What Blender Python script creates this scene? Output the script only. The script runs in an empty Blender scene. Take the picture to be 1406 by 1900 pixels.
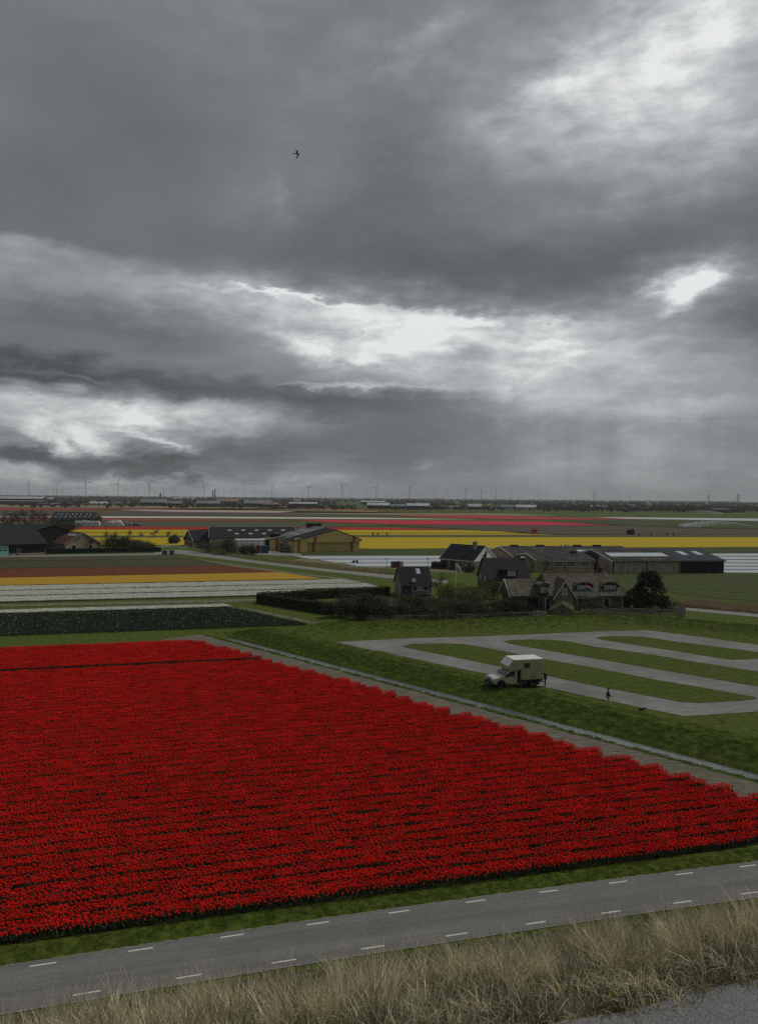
import bpy, bmesh, math, random
import numpy as np
from mathutils import Matrix, Vector

R = math.radians
S = bpy.context.scene
COL = S.collection

# ---------------------------------------------------------------- camera
CAM_H = 20.0
FPX = 1420.0
ROLL = math.atan2(12.0, 1406.0)
PITCH = math.atan(27.0 / FPX)
cam = bpy.data.cameras.new('camera')
cam.sensor_fit = 'VERTICAL'
cam.sensor_height = 24.0
cam.lens = 24.0 * FPX / 1900.0
cam.clip_start = 0.1
cam.clip_end = 60000.0
cam_o = bpy.data.objects.new('camera', cam)
cam_o.matrix_world = Matrix.Translation((0, 0, CAM_H)) @ Matrix.Rotation(math.pi / 2 - PITCH, 4, 'X') @ Matrix.Rotation(ROLL, 4, 'Z')
COL.objects.link(cam_o)
S.camera = cam_o

# ---------------------------------------------------------------- render settings
S.view_settings.view_transform = 'Standard'
S.view_settings.look = 'None'
S.view_settings.gamma = 1.0
S.view_settings.use_curve_mapping = False
S.view_settings.exposure = 0.0
S.cycles.use_denoising = False
S.cycles.max_bounces = 6
S.cycles.diffuse_bounces = 3
S.cycles.glossy_bounces = 3
S.cycles.transmission_bounces = 4
S.cycles.transparent_max_bounces = 8
S.cycles.volume_bounces = 0
S.cycles.sample_clamp_indirect = 6.0

# ---------------------------------------------------------------- sun behind the cloud deck
SUN_AZ, SUN_EL = R(72), R(52)          # azimuth right of the view axis, elevation
sun = bpy.data.lights.new('sun', 'SUN')
sun.energy = 1.5
sun.angle = R(12)
sun.color = (1.0, 0.96, 0.9)
sun_o = bpy.data.objects.new('sun', sun)
sd = Vector((math.sin(SUN_AZ) * math.cos(SUN_EL), math.cos(SUN_AZ) * math.cos(SUN_EL), math.sin(SUN_EL)))
sun_o.rotation_euler = sd.to_track_quat('Z', 'Y').to_euler()
sun_o.location = (0, 0, 300)
COL.objects.link(sun_o)

# ---------------------------------------------------------------- sky: broken stratus over a Nishita sky
W = bpy.data.worlds.new('World')
S.world = W
W.use_nodes = True
NT = W.node_tree
NT.nodes.clear()
def nd(t, **kw):
    n = NT.nodes.new(t)
    for k, v in kw.items():
        setattr(n, k, v)
    return n
def lk(a, b):
    NT.links.new(a, b)
def mth(op, a, b=None, c=None, clamp=False):
    n = nd('ShaderNodeMath', operation=op, use_clamp=clamp)
    for i, v in enumerate((a, b, c)):
        if v is None:
            continue
        if isinstance(v, (int, float)):
            n.inputs[i].default_value = v
        else:
            lk(v, n.inputs[i])
    return n.outputs[0]
def noise_w(vec, scale, detail=4, rough=0.55, dist=0.0, color=False):
    n = nd('ShaderNodeTexNoise', noise_dimensions='2D')
    n.inputs['Scale'].default_value = scale
    n.inputs['Detail'].default_value = detail
    n.inputs['Roughness'].default_value = rough
    n.inputs['Distortion'].default_value = dist
    lk(vec, n.inputs['Vector'])
    return n.outputs['Color' if color else 'Fac']
tc = nd('ShaderNodeTexCoord')
sep = nd('ShaderNodeSeparateXYZ')
lk(tc.outputs['Generated'], sep.inputs[0])
dx, dy, dz = sep.outputs
az = mth('ARCTAN2', dx, dy)
el = mth('ARCSINE', mth('MAXIMUM', mth('MINIMUM', dz, 1.0), -1.0))
elp = mth('MAXIMUM', el, 0.0)
# cloud-deck plane coordinates (foreshortened towards the horizon)
den = mth('ADD', mth('MAXIMUM', dz, 0.0), 0.10)
cp = nd('ShaderNodeCombineXYZ')
lk(mth('DIVIDE', dx, den), cp.inputs[0])
lk(mth('DIVIDE', dy, den), cp.inputs[1])
deck = cp.outputs[0]
ae = nd('ShaderNodeCombineXYZ')
lk(az, ae.inputs[0])
lk(el, ae.inputs[1])
# turbulent warp of the sky coordinates
mp = nd('ShaderNodeMapping')
lk(ae.outputs[0], mp.inputs[0])
mp.inputs['Scale'].default_value = (1.0, 2.6, 1.0)
w1 = noise_w(mp.outputs[0], 5.0, 2, 0.55, color=True)
w2 = noise_w(mp.outputs[0], 17.0, 4, 0.6, color=True)
def warp(src, col, amp):
    s = nd('ShaderNodeVectorMath', operation='SUBTRACT')
    lk(col, s.inputs[0]); s.inputs[1].default_value = (0.5, 0.5, 0.5)
    m = nd('ShaderNodeVectorMath', operation='MULTIPLY')
    lk(s.outputs[0], m.inputs[0]); m.inputs[1].default_value = amp
    a = nd('ShaderNodeVectorMath', operation='ADD')
    lk(src, a.inputs[0]); lk(m.outputs[0], a.inputs[1])
    return a.outputs[0]
soft = warp(ae.outputs[0], w1, (0.16, 0.05, 0))
hard = warp(warp(ae.outputs[0], w1, (0.12, 0.04, 0)), w2, (0.075, 0.038, 0))
def sky_at(px, py):
    yh = 917 + 12 * px / 1406.0
    a = math.atan((px - 703) / FPX)
    return a, math.atan((yh - py) / FPX * math.cos(a))
def blob(px, py, rx, ry, amp, rot=0.0, vec=None):
    """one bank of cloud or gap, at a compass direction and elevation"""
    a, e = sky_at(px, py)
    m = nd('ShaderNodeMapping', vector_type='TEXTURE')
    lk(vec or soft, m.inputs[0])
    m.inputs['Location'].default_value = (a, e, 0)
    m.inputs['Rotation'].default_value = (0, 0, R(rot))
    m.inputs['Scale'].default_value = (rx / FPX, ry / FPX, 1)
    g = nd('ShaderNodeTexGradient', gradient_type='SPHERICAL')
    lk(m.outputs[0], g.inputs[0])
    r = nd('ShaderNodeMapRange', interpolation_type='SMOOTHSTEP')
    lk(g.outputs['Fac'], r.inputs[0])
    return mth('MULTIPLY', r.outputs[0], amp)
L = 0.45
def add(v):
    global L
    L = mth('ADD', L, v)
# slow fields that go on all round the sky
n1 = noise_w(deck, 0.55, 4, 0.55)
n2 = noise_w(deck, 1.7, 5, 0.6)
add(mth('MULTIPLY', mth('SUBTRACT', n1, 0.5), 0.055))
add(mth('MULTIPLY', mth('SUBTRACT', n2, 0.5), 0.045))
fine = noise_w(mp.outputs[0], 14.0, 5, 0.6)
SKY_SOFT = [
    # dark deck
    (150, 220, 900, 330, -0.035, 0), (250, 60, 850, 300, -0.06, 0), (840, 500, 700, 80, -0.07, -6), (1340, 610, 300, 70, -0.09, 0), (1340, 430, 420, 80, -0.05, 0), (600, 330, 700, 120, -0.015, 0), (980, 400, 600, 110, -0.02, 0),
    # the long dark band low on the left
    (260, 712, 660, 46, -0.19, -4), (30, 684, 260, 34, -0.08, -9), (740, 747, 340, 24, -0.10, 2), (300, 622, 360, 40, -0.09, -3),
    # bluish murk under the broken deck
    (620, 850, 420, 80, -0.05, 0), (40, 842, 130, 34, -0.28, 0), (260, 864, 190, 28, -0.30, 0), (430, 838, 200, 32, -0.10, 0), (110, 880, 100, 14, -0.12, 0), (700, 800, 300, 40, -0.03, 0),
    # large glows
    (760, 630, 700, 120, 0.25, -2), (740, 610, 380, 70, 0.11, -3), (1100, 690, 600, 120, 0.22, -3), (1200, 140, 540, 270, 0.27, 14), (1270, 530, 210, 95, 0.20, 8),
    (180, 775, 500, 95, 0.31, 0), (80, 520, 380, 75, 0.11, 0), (800, 60, 340, 150, 0.08, 10), (1250, 765, 440, 50, 0.11, 0),
    (220, 898, 700, 34, 0.30, -1), (1230, 860, 560, 130, 0.11, 0), (1090, 830, 190, 170, 0.05, 0), (420, 548, 460, 62, 0.09, -3), (1340, 260, 320, 180, 0.10, 0), (920, 735, 420, 60, 0.07, 0), (900, 900, 500, 40, 0.05, 0),
]
SKY_HARD = [
    (1160, 115, 320, 100, 0.19, 20), (1330, 50, 190, 80, 0.10, 25), (1030, 135, 100, 36, 0.16, 0), (1200, 210, 160, 50, 0.08, 10),
    (1265, 530, 115, 54, 0.32, 16), (1325, 512, 95, 26, 0.22, 0), (1240, 565, 46, 26, 0.2, 0),
    (740, 640, 100, 60, 0.14, 0), (600, 642, 170, 28, 0.30, -4), (690, 578, 260, 28, 0.18, -3), (880, 592, 260, 18, 0.22, -9), (1010, 655, 120, 22, 0.18, -14), (800, 600, 130, 30, 0.14, 0), (480, 578, 180, 16, 0.12, -3),
    (300, 547, 140, 10, 0.12, -2), (1050, 602, 160, 14, 0.13, -4), (960, 690, 120, 26, 0.09, 0), (1000, 730, 120, 18, 0.08, 0), (1150, 640, 140, 16, 0.08, 0),
    (80, 735, 210, 22, 0.18, -4), (85, 815, 60, 46, 0.30, 20), (180, 825, 72, 32, 0.30, -30), (280, 778, 140, 26, 0.26, -6), (130, 780, 180, 16, 0.18, 0), (400, 765, 120, 20, 0.14, 0),
    (60, 475, 150, 22, 0.13, 0), (520, 385, 40, 20, 0.09, 0), (790, 868, 56, 10, 0.16, 0), (30, 878, 60, 13, 0.24, 0), (170, 884, 130, 8, 0.14, 0), (1290, 765, 210, 16, 0.12, 0),
    (800, 70, 130, 40, 0.10, 30), (440, 517, 220, 14, 0.12, 0), (1340, 260, 60, 40, 0.08, 0), (215, 752, 110, 12, -0.16, 0), (830, 650, 66, 26, -0.16, 0), (905, 614, 110, 12, -0.09, -8), (610, 602, 160, 12, -0.14, -3), (450, 600, 140, 12, -0.06, 0),
]
SKY_FINE = [
    (560, 556, 250, 10, 0.20, -2), (100, 690, 200, 10, 0.12, -6), (640, 714, 210, 9, 0.16, 0), (300, 820, 130, 12, 0.22, -10),
]

gapall = mth('MULTIPLY', mth('MAXIMUM', mth('SUBTRACT', noise_w(deck, 0.33, 3, 0.5), 0.60), 0.0), 0.9)
add(gapall)
# cloud banks and gaps, held in colour ramps over azimuth (one row of sky per channel) and elevation
A0, A1 = R(-34), R(34)
ROW_Y = [-260, -60, 10, 50, 90, 130, 175, 230, 300, 380, 430, 465, 490, 512, 535, 553, 572, 590, 612, 634, 656, 675, 692, 708, 724, 742, 762, 780, 798, 815, 832, 850, 866, 882, 896, 912]
ROW_E = [math.atan((923 - y) / FPX) for y in ROW_Y]
ES = 0.75
def table(bank):
    az_ = np.linspace(A0, A1, 64)
    T = np.zeros((len(ROW_E), 64))
    for i, e in enumerate(ROW_E):
        for (px, py, rx, ry, amp, rot) in bank:
            a_, e_ = sky_at(px, py)
            c, s_ = math.cos(R(rot)), math.sin(R(rot))
            u, v = az_ - a_, e - e_
            r = np.sqrt(((u * c + v * s_) * FPX / rx) ** 2 + ((v * c - u * s_) * FPX / ry) ** 2)
            t = np.clip(1 - r, 0, 1)
            T[i] += amp * t * t * (3 - 2 * t)
    T[:, 0] = T[:, -1] = 0
    T[0] = 0
    return T
def ramp(fac, stops, interp):
    n = nd('ShaderNodeValToRGB')
    lk(fac, n.inputs[0])
    c = n.color_ramp
    c.interpolation = interp
    c.elements[0].position = stops[0][0]
    c.elements[1].position = stops[-1][0]
    for p, col in stops[1:-1]:
        c.elements.new(p)
    for k, (p, col) in enumerate(stops):
        c.elements[k].color = (*col, 1)
    return n.outputs[0]
def add_bank(bank, vec):
    T = table(bank) * 0.5 + 0.5
    sp = nd('ShaderNodeSeparateXYZ'); lk(vec, sp.inputs[0])
    fa = mth('DIVIDE', mth('SUBTRACT', sp.outputs[0], A0), A1 - A0)
    left = mth('MULTIPLY', fa, 63 / 31.0)
    right = mth('MULTIPLY', mth('SUBTRACT', fa, 32 / 63.0), 63 / 31.0)
    half = mth('GREATER_THAN', fa, 31.5 / 63.0)
    mid = None
    fe = mth('DIVIDE', sp.outputs[1], ES)
    for g in range(0, len(ROW_E), 3):
        rows = T[g:g + 3]
        lo = ramp(left, [(k / 31.0, tuple(rows[:, k])) for k in range(32)], 'CARDINAL')
        hi = ramp(right, [(k / 31.0, tuple(rows[:, 32 + k])) for k in range(32)], 'CARDINAL')
        m = nd('ShaderNodeMix', data_type='VECTOR'); lk(half, m.inputs['Factor']); lk(lo, m.inputs[4]); lk(hi, m.inputs[5])
        st = []
        for i in range(min(len(ROW_E) - 1, g + 3), max(-1, g - 2), -1):
            col = [0.0, 0.0, 0.0]
            if 0 <= i - g < 3:
                col[i - g] = 1.0
            st.append((ROW_E[i] / ES, tuple(col)))
        if g == 0:
            st.append((1.0, (1, 0, 0)))
        if st[0][0] > 0 and g + 3 >= len(ROW_E):
            pass
        wt = ramp(fe, st, 'LINEAR')
        d = nd('ShaderNodeVectorMath', operation='DOT_PRODUCT')
        lk(m.outputs[1], d.inputs[0]); lk(wt, d.inputs[1])
        add(mth('MULTIPLY', d.outputs['Value'], 2.0))
    add(-1.0)
add_bank(SKY_SOFT + SKY_HARD, hard)
for b in SKY_FINE:
    add(blob(*b, vec=hard))
# fine structure grows with brightness
add(mth('MULTIPLY', mth('MULTIPLY', mth('SUBTRACT', fine, 0.5), mth('MAXIMUM', mth('SUBTRACT', L, 0.42), 0.012)), 1.15))
# rain shafts
rv = nd('ShaderNodeMapping'); lk(ae.outputs[0], rv.inputs[0]); rv.inputs['Scale'].default_value = (1.0, 0.06, 1); rv.inputs['Rotation'].default_value = (0, 0, R(-3))
rain = mth('SUBTRACT', noise_w(rv.outputs[0], 17.0, 3, 0.5), 0.5)
rmask = blob(1120, 850, 420, 190, 1.0, 0, ae.outputs[0])
add(mth('MULTIPLY', mth('MULTIPLY', rain, rmask), 0.26))
L = mth('MINIMUM', mth('MAXIMUM', L, 0.30), 0.92)
lin = mth('POWER', L, 2.2)
# colour: bluish in the shade, neutral in the light
cr = nd('ShaderNodeValToRGB')
lk(L, cr.inputs[0])
cr.color_ramp.elements[0].position = 0.36; cr.color_ramp.elements[0].color = (0.89, 1.0, 1.06, 1)
cr.color_ramp.elements[1].position = 0.85; cr.color_ramp.elements[1].color = (0.98, 1.0, 1.0, 1)
cc = nd('ShaderNodeVectorMath', operation='SCALE')
lk(cr.outputs[0], cc.inputs[0]); lk(lin, cc.inputs['Scale'])
sky = nd('ShaderNodeTexSky', sky_type='NISHITA', sun_disc=False)
sky.sun_elevation = SUN_EL
sky.sun_rotation = SUN_AZ
ss = nd('ShaderNodeVectorMath', operation='SCALE')
lk(sky.outputs[0], ss.inputs[0]); ss.inputs['Scale'].default_value = 0.10
mx = nd('ShaderNodeMix', data_type='RGBA')
mx.inputs['Factor'].default_value = 0.025
lk(cc.outputs[0], mx.inputs[6]); lk(ss.outputs[0], mx.inputs[7])
bg = nd('ShaderNodeBackground')
lk(mx.outputs[2], bg.inputs[0])
bg.inputs['Strength'].default_value = 1.0
wo = nd('ShaderNodeOutputWorld')
lk(bg.outputs[0], wo.inputs[0])
W.cycles.sampling_method = 'MANUAL'
W.cycles.sample_map_resolution = 512

# ================================================================ helpers
rnd = random.Random(7)
rng = np.random.default_rng(11)

def G(px, py, z=0.0):
    """point of the plane at height z that lies in this direction from the lookout"""
    u, v = px - 703.0, 950.0 - py
    c, s = math.cos(ROLL), math.sin(ROLL)
    uu, vv = u * c - v * s, u * s + v * c
    d = (uu / FPX, math.cos(PITCH) + vv / FPX * math.sin(PITCH), vv / FPX * math.cos(PITCH) - math.sin(PITCH))
    t = (z - CAM_H) / d[2]
    return Vector((d[0] * t, d[1] * t, z))

MATS = {}
def mat(name, base, var=0.25, scale=3.0, rough=0.85, bump=0.0, bscale=None, col2=None, spec=0.25, detail=4, stretch=None, rand=0.0, trans=0.0, big=None, metal=0.0):
    """node material: noise-mixed colour, optional second colour, bump, per-object variation"""
    if name in MATS:
        return MATS[name]
    m = bpy.data.materials.new(name)
    m.use_nodes = True
    t = m.node_tree
    b = t.nodes['Principled BSDF']
    b.inputs['Roughness'].default_value = rough
    b.inputs['Specular IOR Level'].default_value = spec
    b.inputs['Metallic'].default_value = metal
    tcn = t.nodes.new('ShaderNodeTexCoord')
    src = tcn.outputs['Object']
    if stretch:
        mpn = t.nodes.new('ShaderNodeMapping')
        mpn.inputs['Scale'].default_value = stretch[:3]
        if len(stretch) > 3:
            mpn.inputs['Rotation'].default_value = (0, 0, stretch[3])
        t.links.new(src, mpn.inputs[0])
        src = mpn.outputs[0]
    n = t.nodes.new('ShaderNodeTexNoise')
    n.inputs['Scale'].default_value = scale
    n.inputs['Detail'].default_value = detail
    n.inputs['Roughness'].default_value = 0.6
    t.links.new(src, n.inputs['Vector'])
    r = t.nodes.new('ShaderNodeValToRGB')
    e = r.color_ramp.elements
    lo = [max(0, c * (1 - var)) for c in base]
    hi = [c * (1 + var) for c in (col2 or base)]
    e[0].position, e[1].position = 0.32, 0.68
    e[0].color, e[1].color = (*lo, 1), (*hi, 1)
    t.links.new(n.outputs['Fac'], r.inputs[0])
    out = r.outputs[0]
    if big:
        n2 = t.nodes.new('ShaderNodeTexNoise')
        n2.inputs['Scale'].default_value = big[0]
        n2.inputs['Detail'].default_value = 3
        t.links.new(tcn.outputs['Object'], n2.inputs['Vector'])
        mm = t.nodes.new('ShaderNodeMapRange')
        mm.inputs[1].default_value, mm.inputs[2].default_value = 0.38, 0.66
        t.links.new(n2.outputs['Fac'], mm.inputs[0])
        mx_ = t.nodes.new('ShaderNodeMix')
        mx_.data_type = 'RGBA'
        mx_.inputs[7].default_value = (*big[1], 1)
        ml = t.nodes.new('ShaderNodeMath'); ml.operation = 'MULTIPLY'; ml.inputs[1].default_value = big[2]
        t.links.new(mm.outputs[0], ml.inputs[0])
        t.links.new(ml.outputs[0], mx_.inputs[0])
        t.links.new(out, mx_.inputs[6])
        out = mx_.outputs[2]
    if rand:
        oi = t.nodes.new('ShaderNodeObjectInfo')
        mr = t.nodes.new('ShaderNodeMapRange')
        mr.inputs[3].default_value, mr.inputs[4].default_value = 1 - rand, 1 + rand
        t.links.new(oi.outputs['Random'], mr.inputs[0])
        vs = t.nodes.new('ShaderNodeVectorMath'); vs.operation = 'SCALE'
        t.links.new(out, vs.inputs[0]); t.links.new(mr.outputs[0], vs.inputs['Scale'])
        out = vs.outputs[0]
    t.links.new(out, b.inputs['Base Color'])
    if trans:
        tr = t.nodes.new('ShaderNodeBsdfTranslucent')
        t.links.new(out, tr.inputs[0])
        ms = t.nodes.new('ShaderNodeMixShader')
        ms.inputs[0].default_value = trans
        t.links.new(b.outputs[0], ms.inputs[1]); t.links.new(tr.outputs[0], ms.inputs[2])
        t.links.new(ms.outputs[0], t.nodes['Material Output'].inputs[0])
    if bump:
        bn = t.nodes.new('ShaderNodeBump')
        bn.inputs['Strength'].default_value = 1.0
        bn.inputs['Distance'].default_value = bump
        n3 = t.nodes.new('ShaderNodeTexNoise')
        n3.inputs['Scale'].default_value = bscale or scale * 3
        n3.inputs['Detail'].default_value = 3
        t.links.new(src, n3.inputs['Vector'])
        t.links.new(n3.outputs['Fac'], bn.inputs['Height'])
        t.links.new(bn.outputs[0], b.inputs['Normal'])
    MATS[name] = m
    return m

def banded(name, base, axis='X', period=0.3, depth=0.02, contrast=0.15, var=0.2, scale=1.5, rough=0.7, rot=0.0, spec=0.3, col2=None):
    """material with relief in bands (corrugated sheet, tile courses, boards, crop rows)"""
    m = mat(name, base, var, scale, rough, spec=spec, col2=col2)
    t = m.node_tree
    b = t.nodes['Principled BSDF']
    tcn = [n for n in t.nodes if n.type == 'TEX_COORD'][0]
    w = t.nodes.new('ShaderNodeTexWave')
    w.bands_direction = axis
    w.inputs['Scale'].default_value = 2 * math.pi / period / 20.0
    w.inputs['Distortion'].default_value = 0.15
    mpn = t.nodes.new('ShaderNodeMapping')
    mpn.inputs['Rotation'].default_value = (0, 0, rot)
    t.links.new(tcn.outputs['Object'], mpn.inputs[0])
    t.links.new(mpn.outputs[0], w.inputs['Vector'])
    src = b.inputs['Base Color'].links[0].from_socket
    mr = t.nodes.new('ShaderNodeMapRange')
    mr.inputs[3].default_value, mr.inputs[4].default_value = 1 - contrast, 1 + contrast
    t.links.new(w.outputs['Fac'], mr.inputs[0])
    vs = t.nodes.new('ShaderNodeVectorMath'); vs.operation = 'SCALE'
    t.links.new(src, vs.inputs[0]); t.links.new(mr.outputs[0], vs.inputs['Scale'])
    t.links.new(vs.outputs[0], b.inputs['Base Color'])
    bn = t.nodes.new('ShaderNodeBump')
    bn.inputs['Distance'].default_value = depth
    t.links.new(w.outputs['Fac'], bn.inputs['Height'])
    t.links.new(bn.outputs[0], b.inputs['Normal'])
    return m

class MB:
    def __init__(self):
        self.v, self.f = [], []
    def add(self, vs, fs):
        o = len(self.v)
        self.v += [tuple(p) for p in vs]
        self.f += [tuple(i + o for i in f) for f in fs]
        return self
    def box(self, x0, x1, y0, y1, z0, z1):
        return self.add([(x0, y0, z0), (x1, y0, z0), (x1, y1, z0), (x0, y1, z0), (x0, y0, z1), (x1, y0, z1), (x1, y1, z1), (x0, y1, z1)],
                        [(3, 2, 1, 0), (4, 5, 6, 7), (0, 1, 5, 4), (1, 2, 6, 5), (2, 3, 7, 6), (3, 0, 4, 7)])
    def prism(self, pts, axis, a, b):
        """extrude a 2-D outline along an axis; outline gives the other two coordinates in order"""
        def P(p, t):
            return {'x': (t, p[0], p[1]), 'y': (p[0], t, p[1]), 'z': (p[0], p[1], t)}[axis]
        n = len(pts)
        vs = [P(p, a) for p in pts] + [P(p, b) for p in pts]
        fs = [tuple(range(n))[::-1], tuple(range(n, 2 * n))] + [(i, (i + 1) % n, (i + 1) % n + n, i + n) for i in range(n)]
        return self.add(vs, fs)
    def tube(self, p0, p1, r0, r1=None, n=6, caps=True):
        p0, p1 = Vector(p0), Vector(p1)
        r1 = r0 if r1 is None else r1
        d = (p1 - p0)
        if d.length < 1e-6:
            return self
        d.normalize()
        u = d.orthogonal().normalized()
        w = d.cross(u)
        vs = []
        for p, r in ((p0, r0), (p1, r1)):
            for k in range(n):
                a = 2 * math.pi * k / n
                vs.append(p + u * (math.cos(a) * r) + w * (math.sin(a) * r))
        fs = [(k, (k + 1) % n, (k + 1) % n + n, k + n) for k in range(n)]
        if caps:
            fs += [tuple(range(n))[::-1], tuple(range(n, 2 * n))]
        return self.add(vs, fs)
    def bar(self, p0, p1, w, h=None):
        """square bar between two points"""
        return self.tube(p0, p1, (h or w) * 0.707, None, 4)
    def build(self, name, m, parent=None, smooth=False, fix=True):
        me = bpy.data.meshes.new(name)
        me.from_pydata(self.v, [], self.f)
        if fix:
            bm = bmesh.new(); bm.from_mesh(me)
            bmesh.ops.recalc_face_normals(bm, faces=bm.faces)
            bm.to_mesh(me); bm.free()
        if m:
            me.materials.append(m)
        if smooth:
            me.polygons.foreach_set('use_smooth', [True] * len(me.polygons))
        o = bpy.data.objects.new(name, me)
        COL.objects.link(o)
        if parent:
            o.parent = parent
        return o

def tag(o, label=None, cat=None, group=None, kind=None):
    for k, v in (('label', label), ('category', cat), ('group', group), ('kind', kind)):
        if v:
            o[k] = v
    return o

def thing(name, label, cat, loc=(0, 0, 0), rz=0.0, group=None):
    o = bpy.data.objects.new(name, None)
    o.empty_display_size = 0.3
    COL.objects.link(o)
    o.location = loc
    o.rotation_euler = (0, 0, rz)
    return tag(o, label, cat, group)

def struct(o, kind='structure', label=None, cat=None):
    return tag(o, label, cat, None, kind)

def copy_tree(o, parent=None):
    c = o.copy()
    COL.objects.link(c)
    c.parent = parent
    for ch in o.children:
        copy_tree(ch, c)
    return c

def np_mesh(name, V, F, m, parent=None, smooth=False):
    """mesh straight from numpy arrays (F: n x 3 or n x 4)"""
    me = bpy.data.meshes.new(name)
    k = F.shape[1]
    me.vertices.add(len(V)); me.vertices.foreach_set('co', np.ascontiguousarray(V, dtype=np.float32).ravel())
    me.loops.add(F.size); me.loops.foreach_set('vertex_index', np.ascontiguousarray(F, dtype=np.int32).ravel())
    me.polygons.add(len(F))
    me.polygons.foreach_set('loop_start', np.arange(0, F.size, k, dtype=np.int32))
    if smooth:
        me.polygons.foreach_set('use_smooth', np.ones(len(F), dtype=bool))
    me.update(calc_edges=True)
    if m:
        me.materials.append(m)
    o = bpy.data.objects.new(name, me)
    COL.objects.link(o)
    if parent:
        o.parent = parent
    return o

def scatter(name, pts, rot, scl, idx, variants, mats_unused=None):
    """one 'stuff' object: instances of small meshes on points (geometry nodes)"""
    me = bpy.data.meshes.new(name)
    me.vertices.add(len(pts))
    me.vertices.foreach_set('co', np.ascontiguousarray(pts, dtype=np.float32).ravel())
    for nm, tp, arr in (('i_rot', 'FLOAT_VECTOR', rot), ('i_scl', 'FLOAT', scl), ('i_idx', 'INT', idx)):
        at = me.attributes.new(nm, tp, 'POINT')
        if tp == 'FLOAT_VECTOR':
            at.data.foreach_set('vector', np.ascontiguousarray(arr, dtype=np.float32).ravel())
        else:
            at.data.foreach_set('value', np.ascontiguousarray(arr, dtype=np.float32 if tp == 'FLOAT' else np.int32))
    o = bpy.data.objects.new(name, me)
    COL.objects.link(o)
    ng = bpy.data.node_groups.new(name, 'GeometryNodeTree')
    ng.interface.new_socket('Geometry', in_out='INPUT', socket_type='NodeSocketGeometry')
    ng.interface.new_socket('Geometry', in_out='OUTPUT', socket_type='NodeSocketGeometry')
    N = ng.nodes
    gi, go = N.new('NodeGroupInput'), N.new('NodeGroupOutput')
    iop = N.new('GeometryNodeInstanceOnPoints')
    gti = N.new('GeometryNodeGeometryToInstance')
    for vobj in reversed(variants):
        oi = N.new('GeometryNodeObjectInfo')
        oi.inputs['Object'].default_value = vobj
        ng.links.new(oi.outputs['Geometry'], gti.inputs[0])
    def att(nm, tp):
        a = N.new('GeometryNodeInputNamedAttribute'); a.data_type = tp
        a.inputs['Name'].default_value = nm
        return a.outputs[0]
    ng.links.new(gi.outputs[0], iop.inputs['Points'])
    ng.links.new(gti.outputs[0], iop.inputs['Instance'])
    iop.inputs['Pick Instance'].default_value = True
    ng.links.new(att('i_idx', 'INT'), iop.inputs['Instance Index'])
    ng.links.new(att('i_rot', 'FLOAT_VECTOR'), iop.inputs['Rotation'])
    ng.links.new(att('i_scl', 'FLOAT'), iop.inputs['Scale'])
    ng.links.new(iop.outputs[0], go.inputs[0])
    md = o.modifiers.new('scatter', 'NODES')
    md.node_group = ng
    o['kind'] = 'stuff'
    return o

def unlink(o):
    """mesh used only as the source of a scatter"""
    COL.objects.unlink(o)
    o.use_fake_user = True
    return o

# ================================================================ terrain
ROAD_A = R(15.19)                               # direction of the road, the beds and the dune
P0 = Vector((-14.6, 32.0, 0)); RD = Vector((math.cos(ROAD_A), math.sin(ROAD_A), 0)); RN = Vector((-math.sin(ROAD_A), math.cos(ROAD_A), 0))
DA = R(-47)                                      # direction of the ditch and the farm tracks
DD = Vector((math.cos(DA), math.sin(DA), 0)); DM = Vector((-math.sin(DA), math.cos(DA), 0))

def bow(t):
    return 0.25 - ((t - 17.8) / 17.8) ** 2 * 0.25
def road_pt(t, s, z=0.0):
    return P0 + RD * t + RN * (s + bow(t)) + Vector((0, 0, z))
def road_s(X, Y):
    t = (X - P0.x) * RD.x + (Y - P0.y) * RD.y
    return (X - P0.x) * RN.x + (Y - P0.y) * RN.y - bow(t), t

def sstep(a, b, x):
    t = np.clip((x - a) / (b - a), 0, 1)
    return t * t * (3 - 2 * t)

def seg_dist(X, Y, pts):
    best = np.full(X.shape, 1e9)
    for (x0, y0), (x1, y1) in zip(pts[:-1], pts[1:]):
        dx_, dy_ = x1 - x0, y1 - y0
        t = np.clip(((X - x0) * dx_ + (Y - y0) * dy_) / (dx_ * dx_ + dy_ * dy_), 0, 1)
        best = np.minimum(best, np.hypot(X - x0 - t * dx_, Y - y0 - t * dy_))
    return best

def bumps(X, Y, f, seed=0):
    r = np.random.default_rng(seed)
    z = np.zeros_like(X)
    for k in range(7):
        a = r.uniform(0, math.pi * 2); w = f * r.uniform(0.6, 1.8)
        z += np.sin(X * math.cos(a) * w + Y * math.sin(a) * w + r.uniform(0, 6.28)) / 7
    return z

DIKE = [(-9, 113.5), (0, 116.5), (16, 119), (34, 124), (43, 124.3), (58, 114.5), (80, 100.5), (110, 82)]
DUNE_S = [-400, -60, -40, -36, -33, -30.8, -28.1, -26.5, -25, -22, -12, -6.5, -4.2, -3.3]
DUNE_Z = [14, 16, 18.2, 18.2, 17.2, 15.0, 14.95, 14.1, 13.25, 11.1, 4.6, 1.15, 0.25, 0.0]

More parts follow.
